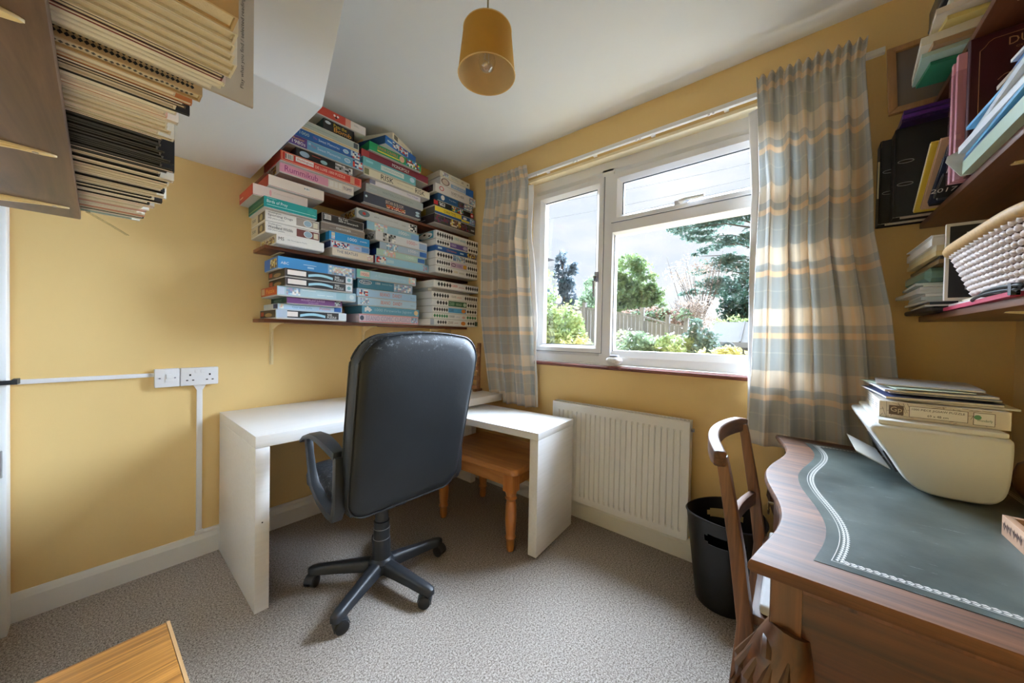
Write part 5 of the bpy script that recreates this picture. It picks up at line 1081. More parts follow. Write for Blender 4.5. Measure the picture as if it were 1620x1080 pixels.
stack(SZ[2], [
 ('white and pink tile game box at the bottom of the top left stack', -1.391, -1.007, 0.054, -0.275, rgb(226, 218, 208), [('r', 0.0, 0.05, 0.62, 0.95, rgb(222, 156, 176)), ('t', 'Rummikub', 0.06, 0.2, 0.48, 0.82, rgb(150, 50, 110)), ('r', 0.64, 0.2, 0.70, 0.85, W_), ('r', 0.71, 0.2, 0.76, 0.85, W_), ('r', 0.77, 0.2, 0.82, 0.85, W_), ('t', 'TOMY', 0.84, 0.3, 0.97, 0.66, NV)], dict(side=[('a', 0.1, 0.1, 0.8, 0.9, 'brown')], name='game_box', cat='game box')),
 ('red de luxe jigsaw box in the top left stack', -1.394, -0.970, 0.054, -0.295, RD, [('r', 0.015, 0.06, 0.985, 0.94, rgb(232, 190, 150)), ('r', 0.02, 0.10, 0.98, 0.90, RD), ('bc', 0.05, 0.25, 0.14, 0.85), ('r', 0.165, 0.35, 0.37, 0.85, W_), ('t', 'Waddingtons', 0.175, 0.42, 0.36, 0.76, RD), ('t', 'DE LUXE 1000 PUZZLE', 0.39, 0.36, 0.77, 0.66, rgb(240, 214, 190)), ('r', 0.84, 0.06, 0.90, 0.94, rgb(206, 150, 120))], dict(sidec=rgb(150, 44, 30))),
 ('black jigsaw box with a black and white picture in the top left stack', -1.318, -1.011, 0.054, -0.275, K_, [('e', 0.14, 0.5, 0.08, 0.3, rgb(160, 186, 210)), ('e', 0.46, 0.4, 0.06, 0.22, rgb(150, 190, 200)), ('r', 0.26, 0.66, 0.40, 0.72, RD), ('a', 0.66, 0.08, 0.985, 0.90, 'grey')], {}),
 ('light blue decade jigsaw box with a purple end in the top left stack', -1.355, -0.955, 0.054, -0.285, rgb(104, 162, 196), [('r', 0.0, 0.0, 0.22, 1.0, rgb(92, 60, 128)), ('t', 'Bumper', 0.05, 0.55, 0.19, 0.85, rgb(230, 180, 80)), ('t', '1980s', 0.04, 0.15, 0.20, 0.52, W_)]+[(a[0], a[1], a[2]+0.15, *a[3:]) if False else a for a in SM() if a[0] != 't' or a[1] != '1000']+[('t', '1000', 0.235, 0.55, 0.265, 0.8, W_)], dict(sidec=rgb(40, 52, 110))),
 ('mid blue decade jigsaw box in the top left stack', -1.335, -0.971, 0.050, -0.28, DB, SM(), {}),
 ('cream and grey striped game box in the top left stack', -1.30, -0.976, 0.060, -0.27, rgb(226, 214, 184), [('r', 0.0, 0.30, 1, 0.94, rgb(176, 186, 176)), ('r', 0.0, 0.14, 1, 0.2, rgb(206, 160, 90)), ('r', 0.05, 0.6, 0.6, 0.64, rgb(130, 150, 140)), ('r', 0.9, 0.36, 0.98, 0.9, rgb(70, 80, 84))], dict(name='game_box', cat='game box')),
 ('black party game box lettered in yellow in the top left stack', -1.177, -1.002, 0.064, -0.262, K_, [('t', 'Pass the', 0.32, 0.55, 0.74, 0.88, rgb(226, 190, 60)), ('t', 'Bomb', 0.33, 0.12, 0.90, 0.52, rgb(232, 160, 50)), ('e', 0.14, 0.72, 0.09, 0.14, rgb(190, 200, 210))], dict(sidec=rgb(36, 62, 52), name='game_box', cat='game box')),
 ('red and white jigsaw box topmost in the top left stack', -1.245, -0.935, 0.052, -0.272, rgb(226, 222, 218), [('r', 0.0, 0.0, 0.60, 1.0, rgb(192, 66, 44)), ('r', 0.60, 0.0, 0.70, 1.0, rgb(214, 150, 130)), ('e', 0.40, 0.62, 0.02, 0.13, W_), ('e', 0.46, 0.62, 0.02, 0.13, W_), ('e', 0.43, 0.42, 0.02, 0.12, K_), ('r', 0.76, 0.5, 0.86, 0.54, GRY), ('r', 0.76, 0.62, 0.84, 0.66, GRY)], {}),
], 'boxes in the top left stack')
stack(SZ[2], [
 ('dark navy game box at the bottom of the top middle stack', -0.928, -0.503, 0.068, -0.24, rgb(54, 60, 76), [('e', 0.04, 0.6, 0.018, 0.12, PB), ('t', 'BRITAIN IN BLOOM', 0.35, 0.5, 0.66, 0.86, rgb(220, 200, 190)), ('a', 0.36, 0.08, 0.70, 0.44, 'warm'), ('e', 0.93, 0.6, 0.04, 0.14, PB), ('e', 0.93, 0.3, 0.04, 0.14, PB)], dict(name='game_box', cat='game box')),
 ('grey station jigsaw box in the top middle stack', -0.920, -0.493, 0.052, -0.25, rgb(170, 178, 176), [('t', 'WATERLOO STATION', 0.26, 0.35, 0.80, 0.66, rgb(130, 142, 142)), ('t', '1000 pieces', 0.05, 0.4, 0.17, 0.6, rgb(206, 210, 208))], {}),
 ('white and lavender jigsaw box in the top middle stack', -0.895, -0.516, 0.036, -0.25, rgb(226, 224, 232), [('r', 0.0, 0.1, 0.10, 0.9, rgb(130, 134, 160)), ('t', 'The Village', 0.70, 0.3, 0.95, 0.75, rgb(150, 140, 190))], {}),
 ('cream war game box with bold black lettering in the top middle stack', -0.945, -0.451, 0.050, -0.27, rgb(226, 220, 196), [('r', 0.01, 0.1, 0.07, 0.9, rgb(130, 130, 96)), ('t', 'RISK', 0.23, 0.12, 0.41, 0.85, K_), ('t', 'RISK', 0.75, 0.12, 0.91, 0.85, K_), ('t', 'THE WORLD CONQUEST GAME', 0.46, 0.45, 0.71, 0.56, GG)], dict(name='game_box', cat='game box')),
 ('turquoise jigsaw box with a white label in the top middle stack', -0.954, -0.577, 0.058, -0.28, rgb(108, 178, 184), [('r', 0.31, 0.22, 0.75, 0.80, rgb(214, 224, 220)), ('t', 'SANDOWN', 0.36, 0.4, 0.70, 0.64, rgb(150, 176, 176)), ('r', 0.05, 0.45, 0.17, 0.7, rgb(150, 210, 216)), ('e', 0.92, 0.5, 0.05, 0.3, PB)], {}),
 ('maroon property trading game box in the top middle stack', -0.957, -0.460, 0.052, -0.262, rgb(122, 28, 48), [('t', 'MONOPOLY', 0.42, 0.28, 0.68, 0.74, W_), ('r', 0.0, 0.1, 0.1, 0.9, rgb(170, 60, 60))], dict(name='game_box', cat='game box')),
 ('green children\'s game box with bright lettering in the top middle stack', -0.916, -0.536, 0.056, -0.28, rgb(28, 150, 92), [('r', 0.14, 0.18, 0.55, 0.34, YE), ('t', 'JUNIOR SCRABBLE', 0.14, 0.36, 0.52, 0.82, rgb(226, 120, 80)), ('e', 0.60, 0.5, 0.05, 0.4, rgb(226, 180, 150)), ('a', 0.68, 0.06, 0.96, 0.9, 'mix')], dict(name='game_box', cat='game box')),
 ('bright blue game box turned askew in the top middle stack', -0.875, -0.585, 0.056, -0.29, rgb(24, 108, 184), [('r', 0.06, 0.4, 0.2, 0.6, PB), ('a', 0.22, 0.2, 0.72, 0.85, 'uk'), ('r', 0.72, 0.05, 0.99, 0.95, rgb(30, 90, 160))], dict(yaw=16, dep=0.25, sidec=rgb(30, 70, 110), name='game_box', cat='game box')),
 ('cream game box turned askew topmost in the top middle stack', -0.840, -0.600, 0.046, -0.275, rgb(226, 220, 198), [('r', 0.06, 0.15, 0.24, 0.85, rgb(90, 90, 76)), ('r', 0.4, 0.4, 0.8, 0.46, rgb(190, 180, 150)), ('e', 0.9, 0.5, 0.03, 0.14, rgb(120, 90, 60))], dict(yaw=26, dep=0.22, name='game_box', cat='game box')),
], 'boxes in the top middle stack')
j_ = -0.29
stack(SZ[2], [
 ('dark floral jigsaw box at the bottom of the top right stack', -0.423, -0.010, 0.066, j_, rgb(52, 40, 46), [('a', 0.01, 0.1, 0.34, 0.95, 'dark'), ('a', 0.36, 0.1, 0.62, 0.95, 'brown'), ('a', 0.64, 0.1, 0.85, 0.95, 'dark'), ('r', 0.88, 0.3, 0.97, 0.5, GRY)], dict(side=[('r', 0.3, 0.4, 0.6, 0.55, GRY)])),
 ('yellow and blue toy themed jigsaw box in the top right stack', -0.419, -0.010, 0.056, j_, rgb(26, 84, 150), [('r', 0.0, 0.32, 0.63, 1.0, YE), ('t', 'CORGI TOYS', 0.20, 0.45, 0.48, 0.82, K_), ('r', 0.63, 0.1, 0.84, 0.42, rgb(226, 206, 70)), ('e', 0.72, 0.65, 0.05, 0.2, W_), ('a', 0.85, 0.1, 0.98, 0.9, 'cool')], dict(sidec=rgb(170, 150, 40), side=[('r', 0.6, 0.05, 0.98, 0.95, rgb(90, 90, 80))])),
 ('black jigsaw box with a red roundel in the top right stack', -0.430, -0.030, 0.046, j_, K_, [('r', 0.0, 0.15, 0.09, 0.85, rgb(190, 40, 50)), ('a', 0.12, 0.2, 0.26, 0.85, 'grey'), ('a', 0.42, 0.1, 0.72, 0.9, 'mix'), ('e', 0.95, 0.5, 0.045, 0.4, rgb(200, 40, 50)), ('e', 0.95, 0.5, 0.02, 0.2, W_)], {}),
 ('blue cartoon jigsaw box in the top right stack', -0.394, -0.042, 0.056, j_, rgb(24, 84, 132), [('e', 0.13, 0.5, 0.05, 0.36, W_), ('t', 'Toy Box', 0.30, 0.45, 0.50, 0.65, W_), ('a', 0.55, 0.1, 0.72, 0.9, 'dark'), ('a', 0.74, 0.1, 0.97, 0.9, 'cool')], dict(sidec=rgb(30, 60, 90))),
 ('white railway game box in the top right stack', -0.418, -0.008, 0.066, j_, rgb(232, 228, 226), [('e', 0.14, 0.55, 0.055, 0.28, rgb(206, 110, 120)), ('e', 0.14, 0.55, 0.035, 0.18, W_), ('t', 'TICKET TO RIDE', 0.36, 0.40, 0.68, 0.68, rgb(50, 46, 50)), ('t', 'The game', 0.36, 0.22, 0.52, 0.34, GG), ('a', 0.82, 0.1, 0.97, 0.9, 'cool')], dict(side=[('a', 0.4, 0.1, 0.9, 0.9, 'dark')], name='game_box', cat='game box')),
 ('white jigsaw box with a portrait roundel in the top right stack', -0.373, -0.039, 0.060, j_, rgb(226, 224, 222), [('e', 0.14, 0.5, 0.12, 0.46, rgb(120, 96, 90)), ('e', 0.14, 0.5, 0.09, 0.36, rgb(206, 190, 180)), ('r', 0.30, 0.1, 0.74, 0.6, rgb(140, 176, 214)), ('t', 'NINE ACRES', 0.36, 0.2, 0.70, 0.5, rgb(230, 220, 214)), ('r', 0.75, 0.0, 1.0, 1.0, rgb(26, 96, 178))], {}),
 ('cream picture jigsaw box topmost in the top right stack', -0.379, -0.079, 0.046, j_, rgb(222, 216, 198), [('a', 0.08, 0.15, 0.27, 0.85, 'cool'), ('r', 0.36, 0.55, 0.56, 0.65, rgb(150, 170, 180)), ('t', 'Lake View', 0.36, 0.25, 0.60, 0.45, GG), ('r', 0.70, 0.3, 0.78, 0.7, rgb(190, 180, 160)), ('e', 0.92, 0.5, 0.025, 0.14, rgb(120, 100, 70))], {}),
], 'boxes in the top right stack')
# ---------------------------------------------------------------- file shelves on the right wall
RZ = (1.258, 1.610, 2.000)
M_MAH2 = wood('red_brown_file_shelf_wood', rgb(74, 38, 22), rgb(128, 76, 46), 'X', scale=8, stretch=12, rough=0.4, coat=0.15)
for k, z in enumerate(RZ):
    t = thing('file_shelf', ('lowest', 'middle', 'highest')[k]+' red brown wooden shelf of papers on the right wall', 'shelf', (-0.62, -2.80, z-0.019), 0, 'file shelves on the right wall')
    put('board', MB().box(-1.25, (-0.038, -0.004, -0.004)[k], -2.913, -2.690, z-0.019, z), M_MAH2, t, world=True, bevel=0.002)
    for x in (-0.60, -1.12): put('bracket', bracket(MB(), x, z-0.0195, 0.185, 0.16 if k == 0 else 0.05, 1, -2.913), M_CREAMMETAL, t, world=True)

def slab(name, label, cat, x0, x1, y0, y1, z0, h, col, rz=0.0, group=None, rough=0.45, tilt=0.0, lean=0.0, parts=(), curl=0.0, bev=0.0):
    """a flat sheet-like thing lying on a shelf; lean tips it about the y axis, tilt about the x axis"""
    w, d = x1-x0, y1-y0
    t = thing(name, label, cat, ((x0+x1)/2, (y0+y1)/2, z0), 0, group)
    t.rotation_euler = (math.radians(tilt), math.radians(lean), math.radians(rz))
    mb = MB(); n = 8 if curl else 1
    f = lambda u: -curl*max(0.0, u-0.55)**2*4
    lo = [(-d/2+d*i/n, f(i/n)) for i in range(n+1)]
    mb.prism(lo+[(a, b+h) for a, b in lo[::-1]], -w/2, w/2, axis='x')
    o = put('sheet', mb, cardmat_r(col, rough), t, bevel=bev, seg=1)
    return t
CARD2 = {}
def cardmat_r(c, rough):
    k = (tuple(round(x, 3) for x in c), rough)
    if k not in CARD2: CARD2[k] = plain('paper_%d' % len(CARD2), c, rough, var=0.06, scale=20)
    return CARD2[k]
WH, CRM2, MAN = rgb(232, 232, 232), rgb(222, 212, 186), rgb(212, 190, 140)
M_SLEEVE = plain('cloudy_plastic_wallet', rgb(206, 210, 210), 0.15, var=0.05, spec=0.7)

# ---- lowest shelf
z = RZ[0]
slab('zip_wallet', 'black zip wallet lying at the far end of the lowest file shelf', 'wallet', -0.33, -0.075, -2.90, -2.655, z+0.0003, 0.016, K_, 4, bev=0.004)
slab('pink_folder', 'crimson card folder lying under the wicker basket', 'folder', -0.80, -0.345, -2.895, -2.680, z+0.0003, 0.010, rgb(178, 40, 76), -1)
slab('white_folder', 'white card folder between the crimson folder and the basket', 'folder', -0.82, -0.36, -2.895, -2.694, z+0.0106, 0.008, rgb(222, 220, 216), 1)
slab('beige_folder', 'beige folder directly under the wicker basket', 'folder', -0.84, -0.40, -2.895, -2.70, z+0.0190, 0.007, CRM2, 0)
def cable():
    t = thing('black_cable', 'coiled black cable lying at the front of the lowest file shelf', 'cable', (-0.70, -2.678, z))
    mb = MB()
    pts = []
    for k in range(40):
        a = 2*math.pi*k/40; pts.append((0.105*math.cos(a)+0.01*math.cos(3*a), 0.0065*math.sin(a)-0.002, 0.0045+0.006*(1+math.sin(a))))
    put('loop', mb.tube(pts, 0.0035, 6, closed=True), M_BLKWH, t, smooth=True)
    put('loop', MB().tube([(x*0.86-0.03, y-0.001, zz+0.0075) for x, y, zz in pts], 0.0035, 6, closed=True), M_BLKWH, t, smooth=True)
    put('tie', MB().tube([(-0.10, -0.002, 0.002), (-0.10, -0.002, 0.026)], 0.008, 8), M_BLKWH, t)
cable()
R_ = random.Random(4)
zz = z+0.0168
for i in range(9):
    h = R_.uniform(0.003, 0.012); dark = i in (1,)
    cols = (rgb(204, 208, 208), rgb(214, 218, 220), rgb(190, 204, 206), rgb(222, 224, 226))
    slab('plastic_wallet', 'cloudy plastic wallet, %s from the bottom of the sagging pile beside the basket' % ('first', '', 'second', 'third', 'fourth', 'fifth', 'sixth', 'seventh', 'eighth')[i] if not dark else 'dark grey folder in the sagging pile beside the basket', 'document wallet' if not dark else 'folder',
         -0.345+R_.uniform(0, 0.02), -0.09+R_.uniform(-0.02, 0.01), -2.89, -2.640+R_.uniform(-0.02, 0.018), zz, h, rgb(58, 66, 70) if dark else R_.choice(cols), R_.uniform(-3, 3), None if dark else 'plastic wallets beside the basket', 0.2)
    zz += h+0.0006
zz2 = zz
slab('clear_bag', 'clear bag of green knitting wool on the pile beside the basket', 'bag', -0.33, -0.10, -2.88, -2.645, zz2+0.0006, 0.045, rgb(110, 140, 126), 2, rough=0.2, bev=0.012)
zz = zz2+0.0470
for lab, h, c, yf in (('brown ledger under the manila folders', 0.012, rgb(120, 96, 60), -2.660), ('dark covered notebook among the manila folders', 0.010, rgb(44, 38, 40), -2.668), ('lower manila folder of papers near the middle file shelf', 0.014, MAN, -2.652),
                      ('upper manila folder of papers near the middle file shelf', 0.016, rgb(214, 202, 172), -2.655), ('bundle of white papers topmost below the middle file shelf', 0.022, WH, -2.648)):
    slab('folder', lab, 'folder', -0.395, -0.085, -2.895, yf, zz, h, c, R_.uniform(-1.5, 1.5)); zz += h+0.0006
for i in range(3):
    slab('loose_sheet', ('lowest', 'middle', 'topmost')[i]+' of three loose white sheets poking out just under the middle file shelf', 'paper', -0.40, -0.12, -2.89, -2.655+0.006*i, zz, 0.0018, WH, R_.uniform(-4, 4), 'loose sheets under the middle file shelf'); zz += 0.0024
t = thing('framed_print', 'small print with a black mount and white frame standing behind the basket', 'picture', (-0.4075, -2.785, RZ[0]+0.0265))
put('frame', MB().box(-0.006, 0.006, -0.115, 0.115, 0, 0.222), plain('white_frame_paint', rgb(232, 230, 226), 0.4), t, bevel=0.002)
put('black_mount', MB().box(-0.0072, -0.0062, -0.108, 0.108, 0.008, 0.213), plain('black_mount_card', rgb(38, 38, 42), 0.7), t)
put('print', MB().box(-0.0080, -0.0074, -0.085, 0.078, 0.03, 0.193), plain('pale_print', rgb(196, 192, 184), 0.6, var=0.1), t)
# basket
def basket():
    t = thing('wicker_basket', 'wide wicker basket with a thick straw rim on the lowest file shelf', 'basket', (-0.695, -2.785, RZ[0]+0.0268))
    H_ = 0.118; n = 104
    def outline(q, off=0.0):
        hx, hy = 0.205+0.048*q+off, 0.092+0.030*q+off; pts = []
        for k in range(n):
            a = 2*math.pi*k/n; c, s_ = math.cos(a), math.sin(a); e = 0.34
            pts.append((hx*math.copysign(abs(c)**e, c), hy*math.copysign(abs(s_)**e, s_)+0.004*q))
        # even spacing along the perimeter
        P = [Vector((*p, 0)) for p in pts]; seg = [(P[(i+1) % n]-P[i]).length for i in range(n)]; L = sum(seg); out = []; i = 0; acc = 0
        for k in range(n):
            d = L*k/n
            while acc+seg[i] < d: acc += seg[i]; i += 1
            out.append(P[i]+(P[(i+1) % n]-P[i])*((d-acc)/seg[i]))
        return out
    M_WICK = plain('pinkish_white_wicker', rgb(206, 190, 184), 0.45, var=0.22, scale=60)
    M_WICKD = plain('brown_wicker_inside', rgb(112, 78, 60), 0.7, var=0.3, scale=60)
    rows = 9
    put('inner_lining', MB().rings([[(p.x, p.y, H_*q) for p in outline(q, -0.006)] for q in (0.0, 0.5, 1.0)]), M_WICKD, t)
    for r in range(rows):
        q = (r+0.5)/rows; o = outline(q); pts = []
        for k in range(n):
            for h in (0, 0.5):
                a = o[k]*(1-h)+o[(k+1) % n]*h; nrm = Vector((a.x, a.y*1.6, 0)).normalized()
                w = math.sin(math.pi*(k+h)+math.pi*(r % 2)+math.pi/2)
                pts.append(tuple(a+nrm*0.0042*w+Vector((0, 0, H_*q+0.0014*math.cos(math.pi*(k+h)*2)))))
        put('wicker_strand', MB().tube(pts, 0.0056, 5, closed=True), M_WICK, t, smooth=True, auto=180)
    st = MB()
    for k in range(0, n):
        if k % 1 == 0:
            a, b_ = outline(0)[k] if False else None, None
    o0, o1 = outline(0.02), outline(0.98)
    for k in range(n): st.tube([(o0[k].x, o0[k].y, 0.002), (o1[k].x, o1[k].y, H_)], 0.0022, 4)
    put('stakes', st, M_WICKD, t)['kind'] = 'stuff'
    # plaited foot and wrapped rim
    M_STRAW = plain('straw_rim', rgb(186, 148, 92), 0.6, var=0.3, scale=120)
    fo = outline(0.0, 0.003); foot = []
    put('foot_plait', MB().tube([tuple(p+Vector((0, 0, 0.006+0.003*math.sin(i*1.6)))) for i, p in enumerate(fo)], [0.0055+0.0018*math.sin(i*1.6+1) for i in range(n)], 6, closed=True), M_WICK, t, smooth=True, auto=180)
    ro = outline(1.0, 0.004); pts, rr = [], []
    for k in range(n):
        for h in (0, 0.25, 0.5, 0.75):
            pts.append(tuple(ro[k]*(1-h)+ro[(k+1) % n]*h+Vector((0, 0, H_+0.008)))); rr.append(0.0135+0.0022*math.sin(2*math.pi*(2*h)))
    put('wrapped_rim', MB().tube(pts, rr, 8, closed=True), M_STRAW, t, smooth=True, auto=180)
basket()

# ---- middle shelf
z = RZ[1]
M_FILE = plain('black_file_board', rgb(30, 31, 34), 0.5, var=0.15, scale=60, bump=0.1, bscale=300)
def lever_file(label, x, yfront, rz, page):
    t = thing('lever_arch_file', label, 'file', (x, yfront-0.145, z+0.0004), math.radians(rz), 'black lever arch files')
    put('cover', MB().box(-0.034, -0.0315, -0.142, 0.142, 0.0, 0.315), M_FILE, t, bevel=0.001, seg=1)
    put('cover', MB().box(0.0315, 0.034, -0.142, 0.142, 0.0, 0.315), M_FILE, t, bevel=0.001, seg=1)
    put('spine', MB().box(-0.034, 0.034, 0.1425, 0.145, 0.0, 0.315), M_FILE, t, bevel=0.001, seg=1)
    put('pages', MB().box(-0.030, 0.024, -0.132, 0.120, 0.006, 0.300), M_PAGE, t)
    put('spine_fold', MB().box(-0.0352, -0.0342, 0.1375, 0.1415, 0.0, 0.315), plain('file_fold', rgb(16, 16, 18), 0.4), t)
    for zc in (0.115, 0.195):
        ring = []
        for k in range(20):
            a = 2*math.pi*k/20; c = math.cos(a); ring.append((-0.0352, 0.118+0.014*math.copysign(min(1, abs(c)*1.0), c)+0.005*math.cos(a), zc+0.0055*math.sin(a)))
        put('slot_rim', MB().tube(ring, 0.0011, 5, closed=True), M_CHROME, t, smooth=True)
        put('slot', MB().poly([(-0.0348, y, q) for _, y, q in ring]), M_DARKHOLE, t)
    if page: put('index_tab', MB().box(-0.0300, -0.0285, 0.142, 0.150, 0.10, 0.24), plain('cream_tab_card', rgb(226, 220, 188), 0.6), t)
    put('edge_protector', MB().box(-0.0345, -0.0310, -0.142, 0.145, -0.0003, 0.0010), M_CHROME, t)
lever_file('black lever arch file right against the window wall', -0.048, -2.572, 0, True)
lever_file('black lever arch file in front of the other one on the middle file shelf', -0.122, -2.600, -1, False)
for i, (lab, c) in enumerate((('dark purple folder lying lowest across the black files', rgb(52, 30, 84)), ('bright purple folder lying in the middle across the black files', rgb(96, 52, 140)), ('violet folder lying topmost across the black files', rgb(74, 40, 116)))):
    slab('purple_folder', lab, 'folder', -0.19-0.01*i, -0.02, -2.88, -2.605-0.004*i, z+0.3165+i*0.0125, 0.011, c, 2-2*i, 'purple folders on the black files', 0.3)
# leaning wallets between the files and the pink folders
for i, (lab, c, cat) in enumerate((('yellow card folder leaning beside the black files', rgb(214, 184, 64), 'folder'), ('pale brown envelope leaning beside the yellow folder', rgb(196, 160, 130), 'envelope'), ('black wallet leaning third among the tilted folders', rgb(34, 35, 38), 'wallet'),
        ('navy wallet leaning among the tilted folders', rgb(28, 38, 62), 'wallet'), ('grey edged black wallet leaning among the tilted folders', rgb(70, 74, 78), 'wallet'), ('black diary with white figures leaning nearest the pink folders', rgb(26, 26, 28), 'diary'))):
    lean = -50-i*3.0; bx = -0.172-i*0.030
    L = min(0.25, (0.425+bx-0.012)/math.sin(math.radians(-lean)))
    t = thing('leaning_'+cat, lab, cat, (bx, -2.772+0.012*(i % 2), z+0.0040), 0, 'tilted folders on the middle file shelf')
    t.rotation_euler = (0, math.radians(lean), 0)
    yf = 0.128 if i == 0 else (0.105 if i < 3 else 0.100)
    put('cover', MB().box(-0.009, 0.0, -0.115, yf, 0.0045, L), cardmat_r(c, 0.35), t, bevel=0.001, seg=1)
    put('paper_edges', MB().box(-0.0068, -0.0022, -0.11, yf+0.0015, 0.009, L-0.004), M_PAGE if i in (0, 4) else cardmat_r(tuple(x*0.7 for x in c), 0.4), t)
    if i == 5:
        tx = MB(); add_text(tx, '2017', (-0.0095, 0.112, 0.03), (0, -0.05, 0), (0, 0, 0.018), W_); put('lettering', tx, PM, t)
for i, x in enumerate((-0.446, -0.465)):
    t = thing('pink_file', ('pink file in a clear sleeve, further from the maroon folder', 'pink file in a clear sleeve right behind the maroon folder')[i], 'file', (x, -2.775, z+0.0004), 0, 'pink files on the middle file shelf')
    put('cover', MB().box(-0.008, 0.008, -0.115, 0.112-0.004*i, 0, 0.335+0.012*i), plain('dusty_pink_card', rgb(206, 142, 156), 0.45, var=0.06), t, bevel=0.004, seg=2)
    put('clear_sleeve', MB().box(-0.0088, 0.0088, -0.10, 0.1145-0.004*i, 0.0006, 0.30), glassmat('clear_plastic_film', 0.16, (0.96, 0.93, 0.95)), t)
t = thing('maroon_folder', 'large maroon presentation folder lettered in gold on the middle file shelf', 'folder', (-0.487, -2.790, z+0.0004))
put('cover', MB().box(-0.010, 0.010, -0.115, 0.108, 0, 0.362), plain('maroon_leatherette', rgb(62, 16, 30), 0.4, var=0.1, bump=0.15, bscale=500), t, bevel=0.0015, seg=1)
gl = MB(); X = -0.0108
bp_ = [(0.092, 0.0), (0.092, 0.322), (0.084, 0.330), (0.078, 0.340), (0.070, 0.345), (-0.115, 0.345)]
for (a, b), (c, d) in zip(bp_, bp_[1:]): gl.tube([(X, a, b), (X, c, d)], 0.0008, 4)
put('gold_border', gl, plain('gold_foil', rgb(176, 130, 92), 0.35, metal=0.6), t)
tx = MB(); add_text(tx, 'DUN', (X-0.0004, 0.047, 0.316), (0, -0.052, 0), (0, 0, 0.020), rgb(184, 140, 104)); add_text(tx, 'COMPANY', (X-0.0004, 0.036, 0.305), (0, -0.05, 0), (0, 0, 0.005), rgb(184, 140, 104))
gy = tx.tube([(X, 0.062-0.05*q, 0.235+0.012*math.sin(q*5)) for q in [k/10 for k in range(11)]], 0.0008, 4, col=rgb(184, 140, 104))
put('lettering', tx, PM, t)
# flat heap in front: green box folder, blue folders, wallets, papers
zz = z+0.0004
for lab, nm, cat, x0, x1, yf, h, c, rz in (
    ('pale green box folder lying at the front of the middle file shelf', 'green_box_folder', 'folder', -1.02, -0.515, -2.672, 0.034, rgb(176, 196, 176), 0),
    ('dark blue folder lying on the pale green box folder', 'blue_folder', 'folder', -1.0, -0.522, -2.676, 0.006, rgb(40, 84, 130), 1),
    ('sky blue folder in the heap on the pale green box folder', 'blue_folder', 'folder', -0.98, -0.53, -2.668, 0.008, rgb(90, 168, 214), -1.5),
    ('thick bundle of white papers in the heap on the pale green box folder', 'paper_bundle', 'papers', -0.95, -0.53, -2.664, 0.017, rgb(222, 226, 232), 1),
    ('crumpled clear wallet of papers in the heap on the pale green box folder', 'plastic_wallet', 'document wallet', -0.97, -0.565, -2.660, 0.012, rgb(206, 212, 216), -3),
    ('light blue folder in the upper heap before the maroon folder', 'blue_folder', 'folder', -0.98, -0.60, -2.662, 0.007, rgb(70, 156, 208), 2),
    ('grey plastic sleeve in the upper heap before the maroon folder', 'plastic_wallet', 'document wallet', -0.97, -0.66, -2.664, 0.008, rgb(170, 184, 190), -2),
    ('tan notebook in the upper heap before the maroon folder', 'notebook', 'notebook', -0.95, -0.74, -2.668, 0.008, rgb(150, 126, 96), 3),
    ('bright blue folder in the upper heap before the maroon folder', 'blue_folder', 'folder', -0.96, -0.76, -2.668, 0.010, rgb(44, 120, 196), -3),
    ('white leaflet topmost in the heap before the maroon folder', 'leaflet', 'leaflet', -0.95, -0.80, -2.668, 0.006, rgb(226, 228, 232), 5)):
    slab(nm, lab, cat, x0, x1, -2.895, yf, zz, h, c, rz, rough=0.3, curl=0.0); zz += h+0.0008
t = thing('plastic_pocket', 'punched plastic pocket of papers standing out before the maroon folder', 'document wallet', (-0.5035, -2.700, z+0.0005), 0)
put('pocket', MB().prism([(-0.10, 0.0), (0.028, 0.0), (0.055, 0.045), (0.052, 0.060), (0.020, 0.075), (-0.005, 0.150), (-0.10, 0.175)], -0.0012, 0.0012, axis='x'), M_SLEEVE, t)
put('punched_strip', MB().prism([(0.004, 0.068), (0.020, 0.062), (-0.006, 0.150), (-0.020, 0.156)], -0.0020, -0.0013, axis='x'), plain('grey_strip_film', rgb(120, 140, 146), 0.2), t)
# ---- highest shelf
z = RZ[2]; zz = z+0.0004
for lab, nm, cat, x0, x1, yf, h, c, rz in (
    ('green leaflet bundle lying lowest on the highest file shelf', 'leaflet_bundle', 'papers', -0.37, -0.25, -2.630, 0.010, rgb(44, 124, 96), 4),
    ('pale blue green papers curling over the edge of the highest file shelf', 'paper_bundle', 'papers', -0.42, -0.26, -2.615, 0.012, rgb(176, 204, 200), -3),
    ('brown paper bundle on the highest file shelf', 'paper_bundle', 'papers', -0.43, -0.24, -2.625, 0.014, rgb(160, 130, 100), 2),
    ('thick white paper bundle on the highest file shelf', 'paper_bundle', 'papers', -0.44, -0.22, -2.615, 0.024, rgb(226, 224, 218), -5),
    ('yellow folder on the highest file shelf', 'yellow_folder', 'folder', -0.46, -0.22, -2.635, 0.012, rgb(214, 196, 120), 5),
    ('long white envelope overhanging the highest file shelf', 'envelope', 'envelope', -0.50, -0.24, -2.630, 0.016, rgb(222, 214, 206), -4),
    ('cream folder near the top of the heap on the highest file shelf', 'folder', 'folder', -0.48, -0.20, -2.645, 0.018, rgb(212, 206, 182), 3),
    ('white folder topmost of the papers on the highest file shelf', 'folder', 'folder', -0.47, -0.20, -2.655, 0.020, rgb(214, 214, 206), -2)):
    slab(nm, lab, cat, x0, x1, -2.89, yf, zz, h, c, rz, rough=0.5); zz += h+0.0008
